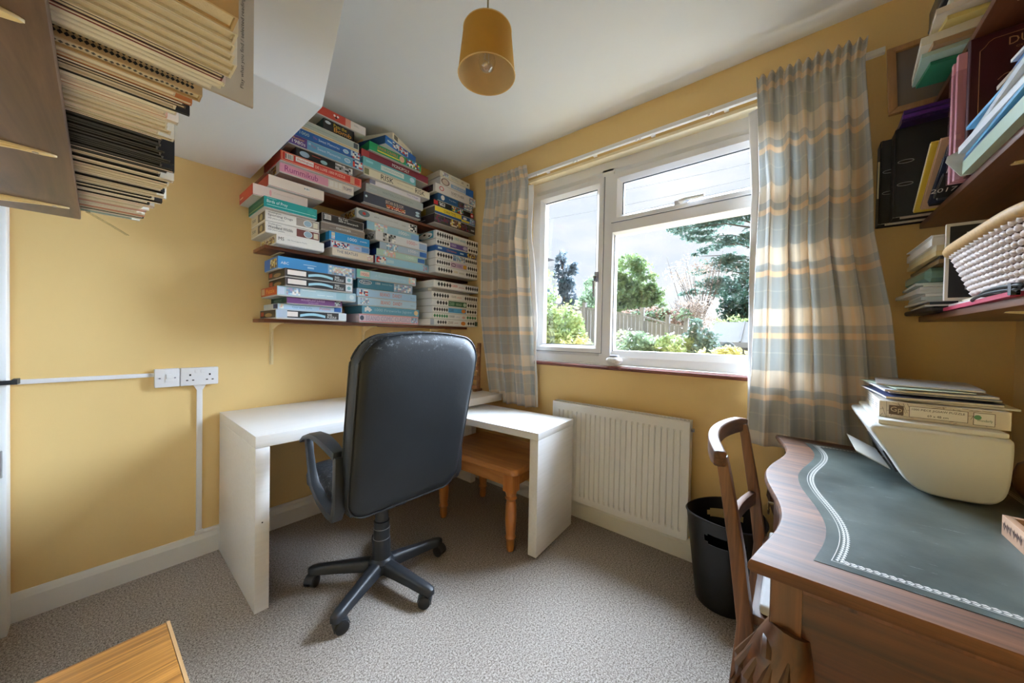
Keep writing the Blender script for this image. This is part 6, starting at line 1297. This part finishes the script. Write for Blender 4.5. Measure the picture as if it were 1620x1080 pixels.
for i, (x0, x1, yf, h, c) in enumerate(((-0.52, -0.17, -2.675, 0.060, rgb(24, 25, 28)), (-0.55, -0.20, -2.660, 0.075, rgb(44, 44, 48)))):
    t = thing('box_file', ('black box file resting on the papers of the highest file shelf', 'dark grey box file topmost above the highest file shelf')[i], 'box file', ((x0+x1)/2, (-2.90+yf)/2, zz), 0, 'box files above the highest file shelf')
    w, d = x1-x0, yf+2.90
    put('case', MB().box(-w/2, w/2, -d/2, d/2, 0, h), plain('box_file_%d' % i, c, 0.35, var=0.2, scale=40), t, bevel=0.003)
    put('label_edge', MB().box(-w/2-0.001, w/2+0.001, d/2-0.002, d/2+0.0012, h*0.1, h*0.2), plain('grey_edge', rgb(96, 98, 104), 0.3), t)
    zz += h+0.0006
# picture leaning on the window wall
def picture():
    t = thing('framed_picture', 'wooden framed picture leaning against the window wall above the files', 'picture', (-0.108, -2.700, RZ[2]+0.002))
    t.rotation_euler = (0, math.radians(15.5), 0)
    M_FR = wood('honey_frame_wood', rgb(150, 104, 60), rgb(200, 156, 106), 'Z', rough=0.45)
    hw, h, w = 0.115, 0.300, 0.024
    for nm, pts in (('side', [(-hw, 0), (-hw+w, w), (-hw+w, h-w), (-hw, h)]), ('side', [(hw, 0), (hw-w, w), (hw-w, h-w), (hw, h)]), ('bottom', [(-hw, 0), (hw, 0), (hw-w, w), (-hw+w, w)]), ('top', [(-hw, h), (hw, h), (hw-w, h-w), (-hw+w, h-w)])):
        put('frame_'+nm, MB().prism(pts, -0.010, 0.004, axis='x'), M_FR, t, bevel=0.003)
    put('picture_sheet', MB().box(-0.001, 0.003, -hw+w*0.8, hw-w*0.8, w*0.8, h-w*0.8), plain('dark_grey_picture', rgb(112, 100, 90), 0.3, var=0.15, scale=8), t)
picture()

# ---------------------------------------------------------------- book shelf at the upper left
M_DKW = wood('dark_stained_pine', rgb(58, 40, 28), rgb(122, 92, 70), 'Y', scale=7, stretch=10, rough=0.5, bump=0.25, rings=4)
t = thing('book_shelf', 'dark stained pine shelf of large books at the upper left', 'shelf', (-2.12, -1.5, 1.45))
put('board', MB().box(-2.218, -2.0155, -2.28, -0.845, 1.450, 1.4715), M_DKW, t, world=True, bevel=0.003)
for y in (-0.973, -1.366, -1.769):
    mb = MB(); pts = [(-2.218, y-0.013), (-2.10, y-0.011), (-2.045, y-0.007), (-2.033, y-0.003), (-2.030, y), (-2.033, y+0.003), (-2.045, y+0.007), (-2.10, y+0.011), (-2.218, y+0.013)]
    mb.prism(pts, 1.4465, 1.4498); mb.prism([(-2.2185, 1.447), (-2.05, 1.447), (-2.16, 1.435), (-2.20, 1.40), (-2.214, 1.33), (-2.2185, 1.33)], y-0.003, y+0.003, axis='y')
    put('bracket', mb, M_CREAMMETAL, t, world=True)
    put('screw', MB().tube([(-2.052, y, 1.4466), (-2.052, y, 1.4450)], 0.0035, 8), M_CHROME, t, world=True)
PGS = [plain('cream_pages_%d' % i, c, 0.85, var=0.10, scale=90, bump=0.3, bscale=400) for i, c in enumerate((rgb(224, 217, 202), rgb(208, 196, 172), rgb(234, 230, 220), rgb(216, 202, 190), rgb(44, 42, 40)))]
R_ = random.Random(9)
def book(label, y0, th, xe, hgt, cov, kind):
    """y0 is the far side; the cover shows as two boards round the page block"""
    t = thing('book', label, 'book', ((-2.212+xe)/2, y0-th/2, 1.4718), 0, 'large books on the dark shelf')
    w = xe+2.212; b = 0.0022 if th > 0.012 else 0.0010
    cm = cardmat_r(cov, 0.55)
    put('cover', MB().box(-w/2, w/2, th/2-b, th/2, 0, hgt), cm, t)
    put('cover', MB().box(-w/2, w/2, -th/2, -th/2+b, 0, hgt), cm, t)
    put('spine', MB().box(w/2-b, w/2, -th/2+b, th/2-b, 0, hgt), cm, t)
    ins = 0.003 if th > 0.012 else 0.0008
    put('pages', MB().box(-w/2+0.001, w/2-b-0.0005, -th/2+b, th/2-b, ins, hgt-ins), PGS[kind], t)
    return t
BK, CR_, WT_, TN, RDB, DBR = rgb(26, 25, 26), rgb(208, 200, 184), rgb(222, 218, 210), rgb(190, 162, 122), rgb(126, 40, 46), rgb(58, 40, 34)
seq = [(-0.858, -0.96, 7, [WT_, rgb(150, 180, 180), WT_, BK, CR_, rgb(196, 140, 120), WT_]), (-0.96, -1.06, 9, [CR_, WT_, rgb(200, 160, 150), CR_, WT_, CR_]), (-1.06, -1.17, 8, [CR_, BK, WT_, CR_, BK]),
       (-1.17, -1.27, 6, [CR_, CR_, BK, WT_]), (-1.27, -1.37, 6, [CR_, BK, CR_, BK]), (-1.37, -1.53, 13, [BK, BK, rgb(40, 38, 36), BK, BK]), (-1.53, -1.60, 5, [CR_, WT_, CR_]),
       (-1.60, -1.645, 4, [WT_, rgb(214, 170, 150), WT_, WT_]), (-1.645, -1.68, 4, [BK, CR_, DBR, DBR]), (-1.68, -1.70, 2, [rgb(180, 110, 60), CR_])]
nb = 0; names = {}
TENS = ('', '', 'twenty', 'thirty', 'forty', 'fifty', 'sixty')
ONES = ('', 'first', 'second', 'third', 'fourth', 'fifth', 'sixth', 'seventh', 'eighth', 'ninth', 'tenth', 'eleventh', 'twelfth', 'thirteenth', 'fourteenth', 'fifteenth', 'sixteenth', 'seventeenth', 'eighteenth', 'nineteenth')
def ordinal(n): return ONES[n] if n < 20 else (TENS[n//10][:-1]+'ieth' if n % 10 == 0 else TENS[n//10]+'-'+ONES[n % 10])
ORD = ('', 'second ', 'third ', 'fourth ', 'fifth ', 'sixth ', 'seventh ', 'eighth ', 'ninth ', 'tenth ')
for a, b, n, cols in seq:
    cuts = sorted(R_.uniform(0.2, 1) for _ in range(n)); ws = [R_.uniform(0.6, 1.4) for _ in range(n)]; S = sum(ws); y = a
    for i in range(n):
        th = (a-b)*ws[i]/S-0.0006; c = cols[i % len(cols)]; nb += 1
        col = 'black' if sum(c) < 0.06 else ('brown' if sum(c) < 0.35 else ('cream' if sum(c) < 1.75 else 'white'))
        names[col] = names.get(col, 0)+1
        book('%s covered large book, %s from the far end of the dark book shelf' % (col, ordinal(nb)),
             y, th, -1.902+0.012*math.sin(y*9)+R_.uniform(-0.012, 0.012), R_.uniform(0.27, 0.32), c, 4 if (col == 'black' and R_.random() < 0.75) else R_.randrange(4)); y -= th+0.0006
t = book('tan book with a black patterned border on its cover at the upper left', -1.7005, 0.020, -1.896, 0.30, TN, 1)
art = MB(); R2_ = random.Random(2); w = -1.896+2.212
for k in range(62):
    x = w/2-0.008-k*0.0046
    for zc, yy in ((0.006, -0.01055), (0.0115, -0.01055)):
        art.poly([(x, yy, zc), (x-0.0023, yy, zc-0.0026), (x-0.0044, yy, zc), (x-0.0021, yy, zc+0.0026)], K_)
    yk = -0.004+0.002*math.sin(k*0.9)
    art.poly([(x, yk, -0.0003), (x-0.0022, yk+0.003, -0.0003), (x-0.0042, yk, -0.0003), (x-0.0020, yk-0.003, -0.0003)], K_)
put('patterned_border', art, PM, t)['kind'] = 'stuff'
y = -1.7470
for lab, th, xe, hg, c, pk in (
    ('lowest white paged score beside the patterned tan book', 0.010, -1.892, 0.31, WT_, 2), ('white paged score second from the patterned tan book', 0.009, -1.884, 0.31, WT_, 2), ('white paged score third from the patterned tan book', 0.010, -1.882, 0.31, WT_, 2),
    ('red cloth covered book at the upper left', 0.007, -1.886, 0.31, RDB, 0), ('black cloth covered book beside the red one at the upper left', 0.008, -1.886, 0.31, BK, 1),
    ('thick cream paged volume nearest the black cloth book', 0.016, -1.880, 0.31, CR_, 1), ('second thick cream paged volume past the black cloth book', 0.017, -1.880, 0.31, CR_, 1), ('third thick cream paged volume past the black cloth book', 0.016, -1.885, 0.31, CR_, 1),
    ('fourth thick cream paged volume past the black cloth book', 0.018, -1.888, 0.31, CR_, 1), ('fifth thick cream paged volume past the black cloth book', 0.020, -1.89, 0.31, CR_, 1), ('thick tan volume nearest the camera on the dark shelf', 0.025, -1.895, 0.31, TN, 1)):
    book(lab, y, th-0.0006, xe, hg, c, pk); y -= th
# big grey board book sticking out furthest
t = book('large grey card folder sticking out furthest from the dark shelf', -1.7420, 0.0040, -1.846, 0.36, rgb(176, 166, 150), 0)
tx = MB(); w = -1.846+2.212; add_text(tx, 'Play what you find / selected readings / A choral song book', (w/2-0.010, -0.0024, 0.02), (0, 0, 0.20), (-0.005, 0, 0), INK); put('lettering', tx, PM, t)
# clear plastic strip hanging below the shelf end
tag(put('plastic_strip', MB().bar([(-2.002, -0.964, 1.4485), (-1.965, -0.86, 1.4475), (-1.928, -0.757, 1.4440)], 0.007, 0.0015).box(-2.006, -1.998, -0.972, -0.958, 1.4483, 1.4497), glassmat('cloudy_strip', 0.35, (0.93, 0.92, 0.88))), 'thin clear plastic strip sticking out under the dark book shelf', 'plastic strip')
# ---------------------------------------------------------------- garden outside the window
def foliage(blobs, size, n, seed, shell=0.35, flat=1.0):
    """leaf quads scattered in ellipsoids (cx, cy, cz, rx, ry, rz)"""
    g = np.random.default_rng(seed); B = np.array(blobs, float)
    wgt = np.cbrt(B[:, 3]*B[:, 4]*B[:, 5])**2; wgt /= wgt.sum()
    def ball(m):
        d = g.normal(size=(m, 3)); d /= np.linalg.norm(d, axis=1)[:, None]; return d*(shell+(1-shell)*g.random(m)**0.5)[:, None]
    nc = max(24*len(B), 40); kc = g.choice(len(B), nc, p=wgt); jit = 1.0+0.30*g.random((nc, 1))
    cc = B[kc, :3]+ball(nc)*B[kc, 3:]*jit                      # twig clusters, some straying past the outline
    cr = B[kc, 3:]*(0.16+0.20*g.random((nc, 1)))
    k = g.integers(0, nc, n); c = cc[k]+np.clip(g.normal(size=(n, 3)), -1.6, 1.6)*cr[k]*0.8; c[:, 2] = np.maximum(c[:, 2], 0.12)
    u = g.normal(size=(n, 3)); u[:, 2] *= flat; u /= np.linalg.norm(u, axis=1)[:, None]
    w = g.normal(size=(n, 3)); v = np.cross(u, w); v /= np.linalg.norm(v, axis=1)[:, None]
    s_ = size*(0.6+0.8*g.random(n))[:, None]
    V = np.stack([c-u*s_, c+v*s_*0.5, c+u*s_, c-v*s_*0.5], 1).reshape(-1, 3)
    me = bpy.data.meshes.new('foliage'); me.vertices.add(4*n); me.vertices.foreach_set('co', V.ravel())
    me.loops.add(4*n); me.loops.foreach_set('vertex_index', np.arange(4*n)); me.polygons.add(n)
    me.polygons.foreach_set('loop_start', np.arange(0, 4*n, 4)); me.update(calc_edges=True); me.validate()
    return me
def plant(name, label, cat, base, blobs, size, n, seed, mat, stems=(), smat=None, group=None, shell=0.35, flat=1.0, extra=()):
    t = thing(name, label, cat, base, 0, group); b = Vector(base)
    me = foliage([(x-b.x, y-b.y, z-b.z, rx, ry, rz) for x, y, z, rx, ry, rz in blobs], size, n, seed, shell, flat); me.materials.append(mat)
    o = put('foliage', me, mat, t); o['kind'] = 'stuff'
    for pth, r in stems: put('trunk' if r[0] > 0.05 else 'branch', MB().tube([(x-b.x, y-b.y, max(0.001, z-b.z)) for x, y, z in pth], r, 6), smat or M_BARK, t, smooth=True)
    for nm, bl, sz, nn, mt in extra:
        me = foliage([(x-b.x, y-b.y, z-b.z, rx, ry, rz) for x, y, z, rx, ry, rz in bl], sz, nn, seed+50, 0.7); me.materials.append(mt); o = put(nm, me, mt, t); o['kind'] = 'stuff'
    return t
GZ = -0.30
M_BARK = plain('grey_brown_bark', rgb(110, 98, 88), 0.9, var=0.3, scale=20)
M_LAWN = plain('garden_paving_and_soil', rgb(122, 116, 106), 0.95, var=0.3, scale=3)
L_ = lambda n, a, b: leafmat(n, rgb(*a), rgb(*b))
G_IVY = L_('yellow_green_leaves', (112, 134, 84), (178, 188, 126)); G_TREE = L_('tree_leaves', (78, 102, 62), (132, 150, 92)); G_CED = L_('cedar_needles', (66, 90, 80), (110, 132, 116))
G_DK = L_('dark_evergreen_leaves', (26, 54, 44), (60, 90, 72)); G_ROSE = L_('rose_leaves', (84, 106, 80), (138, 154, 118)); G_YEL = L_('golden_leaves', (150, 142, 76), (206, 196, 130))
G_BLU = L_('blue_dark_leaves', (70, 84, 96), (116, 130, 134)); G_TWIG = L_('dry_twigs', (140, 120, 108), (186, 168, 150)); G_WHT = L_('white_petals', (232, 222, 220), (250, 246, 244)); G_ORG = L_('rusty_leaves', (130, 104, 90), (170, 140, 122))
tag(put('garden_ground', MB().box(0.27, 60, -25, 30, GZ-0.1, GZ), M_LAWN), 'garden ground beyond the window', 'ground')['kind'] = 'stuff'
# close-boarded fence: each board a piece
M_FEN = wood('weathered_fence_wood', rgb(128, 122, 120), rgb(186, 180, 176), 'Z', rough=0.85, bump=0.2)
t = thing('garden_fence', 'weathered grey close-boarded garden fence behind the rose bushes', 'fence', (8.0, 1.6, GZ))
bd = MB().box(-0.010, 0.010, -0.053, 0.053, 0, 1.0).mesh('board', [M_FEN])
def ftop(y): return 1.42+(y+0.5)*0.205 if y < 1.05 else 1.82+(y-1.05)*0.168
y = -0.55
while y < 4.4:
    o = put('board', bd, M_FEN, t, loc=(rnd.uniform(-0.006, 0.006), y-1.6, 0)); o.scale = (1, 1, ftop(y)-GZ-0.05); y += 0.118
for a, b in ((-0.6, 0.36), (0.42, 1.06), (1.10, 2.9), (2.95, 4.45)):
    put('capping_rail', MB().bar([(0, a-1.6, ftop(a)-GZ-0.02), (0, b-1.6, ftop(b)-GZ-0.02)], 0.07, 0.05), M_FEN, t)
for y, h in ((-0.08, 1.70), (0.39, 1.80), (1.08, 2.02), (2.92, 2.25)): put('post', MB().box(-0.06, 0.05, y-1.6-0.05, y-1.6+0.05, 0, h-GZ).box(-0.07, 0.06, y-1.66, y-1.54, h-GZ, h-GZ+0.03), M_FEN, t)
plant('ivy_shrub', 'tall yellow green shrub at the left of the garden view', 'shrub', (5.0, 2.2, GZ), [(5.0, 2.45, 1.8, .4, .36, .5), (5.0, 2.15, 1.45, .45, .45, .5), (4.9, 1.85, 1.2, .45, .45, .5), (4.9, 2.3, .9, .5, .6, .6), (4.9, 1.7, .75, .4, .4, .5), (5.0, 2.7, 1.6, .5, .5, .9)], 0.055, 7000, 1, G_IVY, [([(5, 2.2, GZ), (5, 2.25, 1.2)], [.05, .03])])
plant('golden_shrub', 'small golden leaved shrub below the tall yellow green one', 'shrub', (4.2, 1.05, GZ), [(4.3, 1.10, .82, .3, .28, .28), (4.3, 1.25, .5, .4, .35, .5)], 0.045, 1500, 2, G_YEL, [([(4.2, 1.1, GZ), (4.25, 1.1, .6)], [.02, .015])])
plant('round_tree', 'round green tree just behind the middle of the fence', 'tree', (14, 3.6, GZ), [(14, 3.7, 4.35, .8, .75, .55), (14, 4.25, 3.7, .7, .6, .5), (14, 3.1, 3.6, .7, .55, .45), (14, 3.6, 3.1, .9, 1.0, .5), (13.8, 4.5, 2.9, .6, .5, .5), (14, 2.75, 2.9, .6, .5, .35), (14, 3.7, 2.5, .8, 1.2, .4)], 0.09, 9000, 3, G_TREE, [([(14, 3.6, GZ), (14, 3.6, 2.2), (14, 3.7, 4.0)], [.14, .11, .04]), ([(14, 3.6, 2.0), (14, 4.3, 3.6)], [.06, .02]), ([(14, 3.6, 2.0), (14, 2.9, 3.4)], [.06, .02])], shell=0.2)
plant('pale_tree', 'pale green tree behind the fence at the casement handle', 'tree', (17, 6.9, GZ), [(17, 6.9, 4.1, .7, .6, .7), (17, 7.3, 3.3, .9, .8, .7), (17, 6.5, 3.0, .9, .7, .6)], 0.09, 3500, 4, G_ROSE, [([(17, 6.9, GZ), (17, 6.9, 3.5)], [.10, .04])])
plant('dark_tree', 'slim blue green tree beside the white gable', 'tree', (11, 5.5, GZ), [(11, 5.75, 4.55, .22, .25, .3), (11, 5.6, 3.8, .32, .34, .5), (11, 5.4, 3.2, .35, .35, .45), (11, 5.3, 2.7, .35, .35, .4), (11, 5.15, 4.1, .2, .2, .2)], 0.08, 2600, 5, G_BLU, [([(11, 5.5, GZ), (11, 5.5, 3.6), (11, 5.8, 5.0)], [.09, .05, .01])])
plant('rusty_tree', 'small rust coloured tree far behind the fence', 'tree', (23, 10.4, GZ), [(23, 10.4, 3.9, .6, .6, .6)], 0.10, 900, 6, G_ORG, [([(23, 10.4, GZ), (23, 10.4, 3.8)], [.07, .03])])
ced = [(16, 1.75, 6.55, .7, .55, .16), (16, 1.0, 6.70, .8, .7, .16), (16, .1, 6.75, .9, .8, .2), (16, -.9, 6.9, 1., .8, .25), (16, 1.25, 6.0, .7, .5, .16), (16, .6, 5.55, .8, .55, .18), (16, -.5, 5.6, .8, .5, .16), (16, 1.1, 5.1, .4, .3, .12),
       (16, .2, 4.75, .7, .5, .16), (16, 1.1, 4.4, .5, .4, .12), (16, -.7, 4.2, .9, .6, .3), (16, .8, 3.75, .7, .5, .16), (16, 0, 3.55, .9, .7, .3), (16, 1.5, 3.4, .5, .4, .12), (16, -1.1, 3.2, .9, .8, .4), (16, -2.0, 5.5, 1., .9, .6), (16, -2.0, 7.0, 1., .9, .4)]
stm = [([(16, -1.4, GZ), (16, -1.35, 3), (16, -1.2, 5), (16, -1.5, 8)], [.32, .28, .22, .10])]
for x, y, z_, rx, ry, rz in ced[:15]:
    stm.append(([(16, -1.25, z_-0.7), (16, (y-1.25)/2, z_-0.15), (16, y+ry*0.7, z_-0.02)], [.045, .03, .008]))
plant('cedar_tree', 'large spreading cedar behind the right of the fence', 'tree', (16, -1.4, GZ), [(x, y, z_, rx, ry*1.25, rz*1.5) for x, y, z_, rx, ry, rz in ced], 0.085, 16000, 7, G_CED, stm, shell=0.1, flat=0.5)
tw = random.Random(31)
tws = []
for k in range(26):
    y0 = 1.0+tw.uniform(-.2, .2); y1 = y0+tw.uniform(-.9, 1.3); z1 = 4.1+tw.uniform(-.6, .9); tws.append(([(15, y0, 2.2), (15, (y0+y1)/2+tw.uniform(-.1, .1), 3.1+tw.uniform(-.2, .3)), (15, y1, z1)], [.022, .014, .005]))
plant('bare_tree', 'thin leafed bare branching tree before the cedar', 'tree', (15, 1.0, GZ), [(15, 1.6, 4.3, .3, .8, .5), (15, .9, 3.9, .3, .8, .6), (15, 2.2, 3.7, .3, .5, .4)], 0.05, 700, 8, G_TWIG, [([(15, 1.0, GZ), (15, 1.0, 2.3)], [.10, .06])]+tws)
plant('evergreen_bush', 'dense dark evergreen bush at the right of the garden view', 'shrub', (12, -1.0, GZ), [(12, -.9, 2.5, .5, .6, .55), (12, -1.5, 2.6, .5, .6, .7), (12, -.6, 2.1, .4, .4, .4), (12, -1.2, 1.7, .6, .9, .5)], 0.07, 5000, 9, G_DK, [([(12, -1, GZ), (12, -1, 2.3)], [.08, .04])])
tws = []
for k in range(60):
    y0 = 0.25+tw.uniform(-.35, .35); tws.append(([(9.5, y0, 1.3), (9.5, y0+tw.uniform(-.15, .15), 1.9), (9.5, y0+tw.uniform(-.4, .4), 2.2+tw.uniform(-.1, .25))], [.012, .008, .003]))
plant('dry_shrub', 'feathery dry grey shrub rising behind the low fence', 'shrub', (9.5, 0.2, GZ), [(9.5, .2, 1.95, .3, .65, .38)], 0.035, 1800, 10, G_TWIG, [([(9.5, .25, GZ), (9.5, .25, 1.4)], [.05, .03])]+tws)
plant('pink_shrub', 'reddish shrub just behind the middle fence panels', 'shrub', (9.0, .9, GZ), [(9, .95, 1.9, .3, .42, .18), (9, .55, 1.8, .3, .3, .2), (9, 1.7, 1.9, .3, .5, .15)], 0.05, 2200, 11, G_ORG, [([(9, .9, GZ), (9, .9, 1.9)], [.04, .02])], extra=[('green_leaves', [(8.9, .6, 1.85, .3, .5, .2), (8.9, 1.3, 1.85, .3, .5, .15)], .05, 900, G_ROSE)])
plant('rose_bush', 'white flowered rose bush in front of the fence, left one', 'shrub', (5.0, .05, GZ), [(5, .05, 1.04, .3, .30, .2), (5, -.1, .85, .35, .4, .3), (5, .25, .8, .3, .3, .25)], 0.045, 3200, 12, G_ROSE, [([(5, 0, GZ), (5, 0, .9)], [.02, .01])], extra=[('blossom', [(4.85, .05, 1.0, .35, .35, .3)], .035, 70, G_WHT)], group='rose bushes by the fence')
plant('rose_bush', 'white flowered rose bush in front of the fence, middle one', 'shrub', (5.0, -.5, GZ), [(5, -.50, 1.02, .3, .28, .2), (5, -.62, .8, .35, .3, .3)], 0.045, 2400, 13, G_IVY, [([(5, -.5, GZ), (5, -.5, .9)], [.02, .01])], extra=[('blossom', [(4.85, -.5, .95, .3, .3, .25)], .035, 40, G_WHT)], group='rose bushes by the fence')
plant('rose_bush', 'darker leaved rose bush by the shed, right one', 'shrub', (5.2, -.92, GZ), [(5.2, -.9, 1.25, .25, .18, .25), (5.2, -.95, .95, .3, .25, .3)], 0.045, 2200, 14, L_('grey_green_leaves', (64, 84, 76), (112, 132, 116)), [([(5.2, -.9, GZ), (5.2, -.9, 1.1)], [.02, .01])], extra=[('blossom', [(5.05, -.9, 1.1, .25, .22, .3)], .03, 25, G_WHT)], group='rose bushes by the fence')
plant('meadow_grass', 'tall pale grasses at the foot of the fence', 'grass', (6.5, 1.2, GZ), [(6.5, 1.2, .75, .3, .9, .45), (6.8, 0.3, .7, .3, .6, .4)], 0.06, 2500, 15, L_('pale_grass', (150, 160, 120), (196, 200, 160)), [([(6.5, 1.2, GZ), (6.5, 1.2, .5)], [.02, .01])])
plant('yellow_bush', 'low yellow leaved bush close under the window', 'shrub', (4.0, -1.6, GZ), [(4, -1.35, .80, .3, .25, .16), (4, -1.62, .88, .3, .3, .18), (4, -1.85, .86, .3, .25, .2), (4, -1.6, .55, .35, .5, .3)], 0.04, 4200, 16, G_YEL, [([(4, -1.6, GZ), (4, -1.6, .7)], [.02, .01])])
plant('lime_shrub', 'lime green shrub behind the shed roof', 'shrub', (9.5, -1.3, GZ), [(9.5, -1.0, 1.55, .3, .4, .25), (9.5, -1.5, 1.5, .3, .4, .2)], 0.05, 1600, 17, G_IVY, [([(9.5, -1.2, GZ), (9.5, -1.2, 1.4)], [.03, .02])])
# low shed, white house gable, garden chair, wires
t = thing('garden_shed', 'low dark garden shed with a pale felt roof', 'shed', (7.9, -1.5, GZ))
put('walls', MB().box(-0.35, 0.9, -0.9, 0.62, 0, 1.42), plain('dark_shed_boards', rgb(92, 92, 100), 0.8, var=0.2), t)
put('roof', MB().prism([(-0.55, 1.36), (0.25, 1.86), (1.0, 1.40), (1.0, 1.44), (0.25, 1.92), (-0.55, 1.42)], -1.0, 0.78, axis='y'), plain('pale_roof_felt', rgb(104, 102, 98), 0.9, var=0.15, scale=5), t)
put('fascia_board', MB().box(-0.58, -0.55, -1.0, 0.78, 1.30, 1.42), plain('grey_fascia', rgb(150, 150, 156), 0.6), t)
put('roof_rib', MB().bar([(-0.56, 0.15, 1.43), (0.25, 0.15, 1.93)], 0.03, 0.03), plain('dark_rib', rgb(80, 78, 80), 0.8), t)
t = thing('garden_chair', 'round backed grey metal garden chair by the shed', 'chair', (6.0, -1.29, GZ))
M_GCH = plain('grey_garden_metal', rgb(130, 138, 146), 0.5, metal=0.3)
put('back_hoop', MB().tube([(0, 0.17*math.cos(a), 1.16+0.26*math.sin(a)) for a in [math.pi*k/14 for k in range(15)]]+[(0, -0.17, 0.7)], 0.014, 6), M_GCH, t)
put('back_mesh', MB().prism([(0.16*math.cos(a), 1.16+0.25*math.sin(a)) for a in [math.pi*k/14 for k in range(15)]], -0.004, 0.004, axis='x'), plain('woven_mesh', rgb(96, 108, 120), 0.7), t)
put('seat', MB().lathe([(0.20, 0.68), (0.20, 0.71)], 20, c=(-0.18, 0, 0)), M_GCH, t)
for a, b in ((-0.34, 0.14), (-0.34, -0.14), (0, 0.16), (0, -0.16)): put('leg', MB().tube([(a, b, 0), (a, b, 0.69)], 0.012, 6), M_GCH, t)
t = thing('white_house', 'white rendered house gable at the left edge of the garden view', 'house', (12, 8.2, GZ))
M_REN = plain('white_render', rgb(226, 228, 232), 0.8, var=0.03)
put('wall', MB().box(0, 0.5, -1.62, 5, 0, 4.9), M_REN, t); put('roof', MB().prism([(-1.78, 5.05), (1.6, 6.4), (5.2, 5.05), (5.2, 4.95), (-1.78, 4.95)], -0.25, 0.5, axis='x'), plain('grey_roof_tiles', rgb(120, 120, 128), 0.8, var=0.2), t)
put('bargeboard', MB().box(-0.3, -0.26, -1.82, -1.2, 4.80, 5.06), M_REN, t); w_ = put('window', MB().box(-0.03, 0.02, -1.45, -0.6, 2.9, 4.1), M_REN, t); put('pane', MB().box(-0.05, -0.03, -1.38, -0.67, 3.0, 4.0), plain('house_pane', rgb(120, 150, 170), 0.1), w_)
M_POLE = plain('tarred_pole', rgb(84, 72, 62), 0.9)
t = thing('utility_pole', 'tarred pole carrying two overhead wires past the window', 'pole', (10, 7.6, GZ))
put('pole', MB().tube([(0, 0, 0), (0, 0, 7.6)], [0.12, 0.09], 10), M_POLE, t); put('crossarm', MB().box(-0.05, 0.05, -0.05, 0.05, 6.4, 7.3), M_POLE, t)
for zA, zB in ((7.2, 6.55), (6.5, 6.30)):
    put('wire', MB().tube([(0, -14.6*q, zA+(zB-zA)*q-0.25*math.sin(math.pi*q)) for q in [i/16 for i in range(17)]], 0.008, 5), plain('grey_wire', rgb(150, 152, 158), 0.6), t)
t = thing('utility_pole', 'second tarred pole at the far end of the overhead wires', 'pole', (10, -7.12, GZ))
put('pole', MB().tube([(0, 0, 0), (0, 0, 7.4)], [0.12, 0.09], 10), M_POLE, t); put('crossarm', MB().box(-0.05, 0.05, -0.05, 0.05, 6.2, 7.0), M_POLE, t)
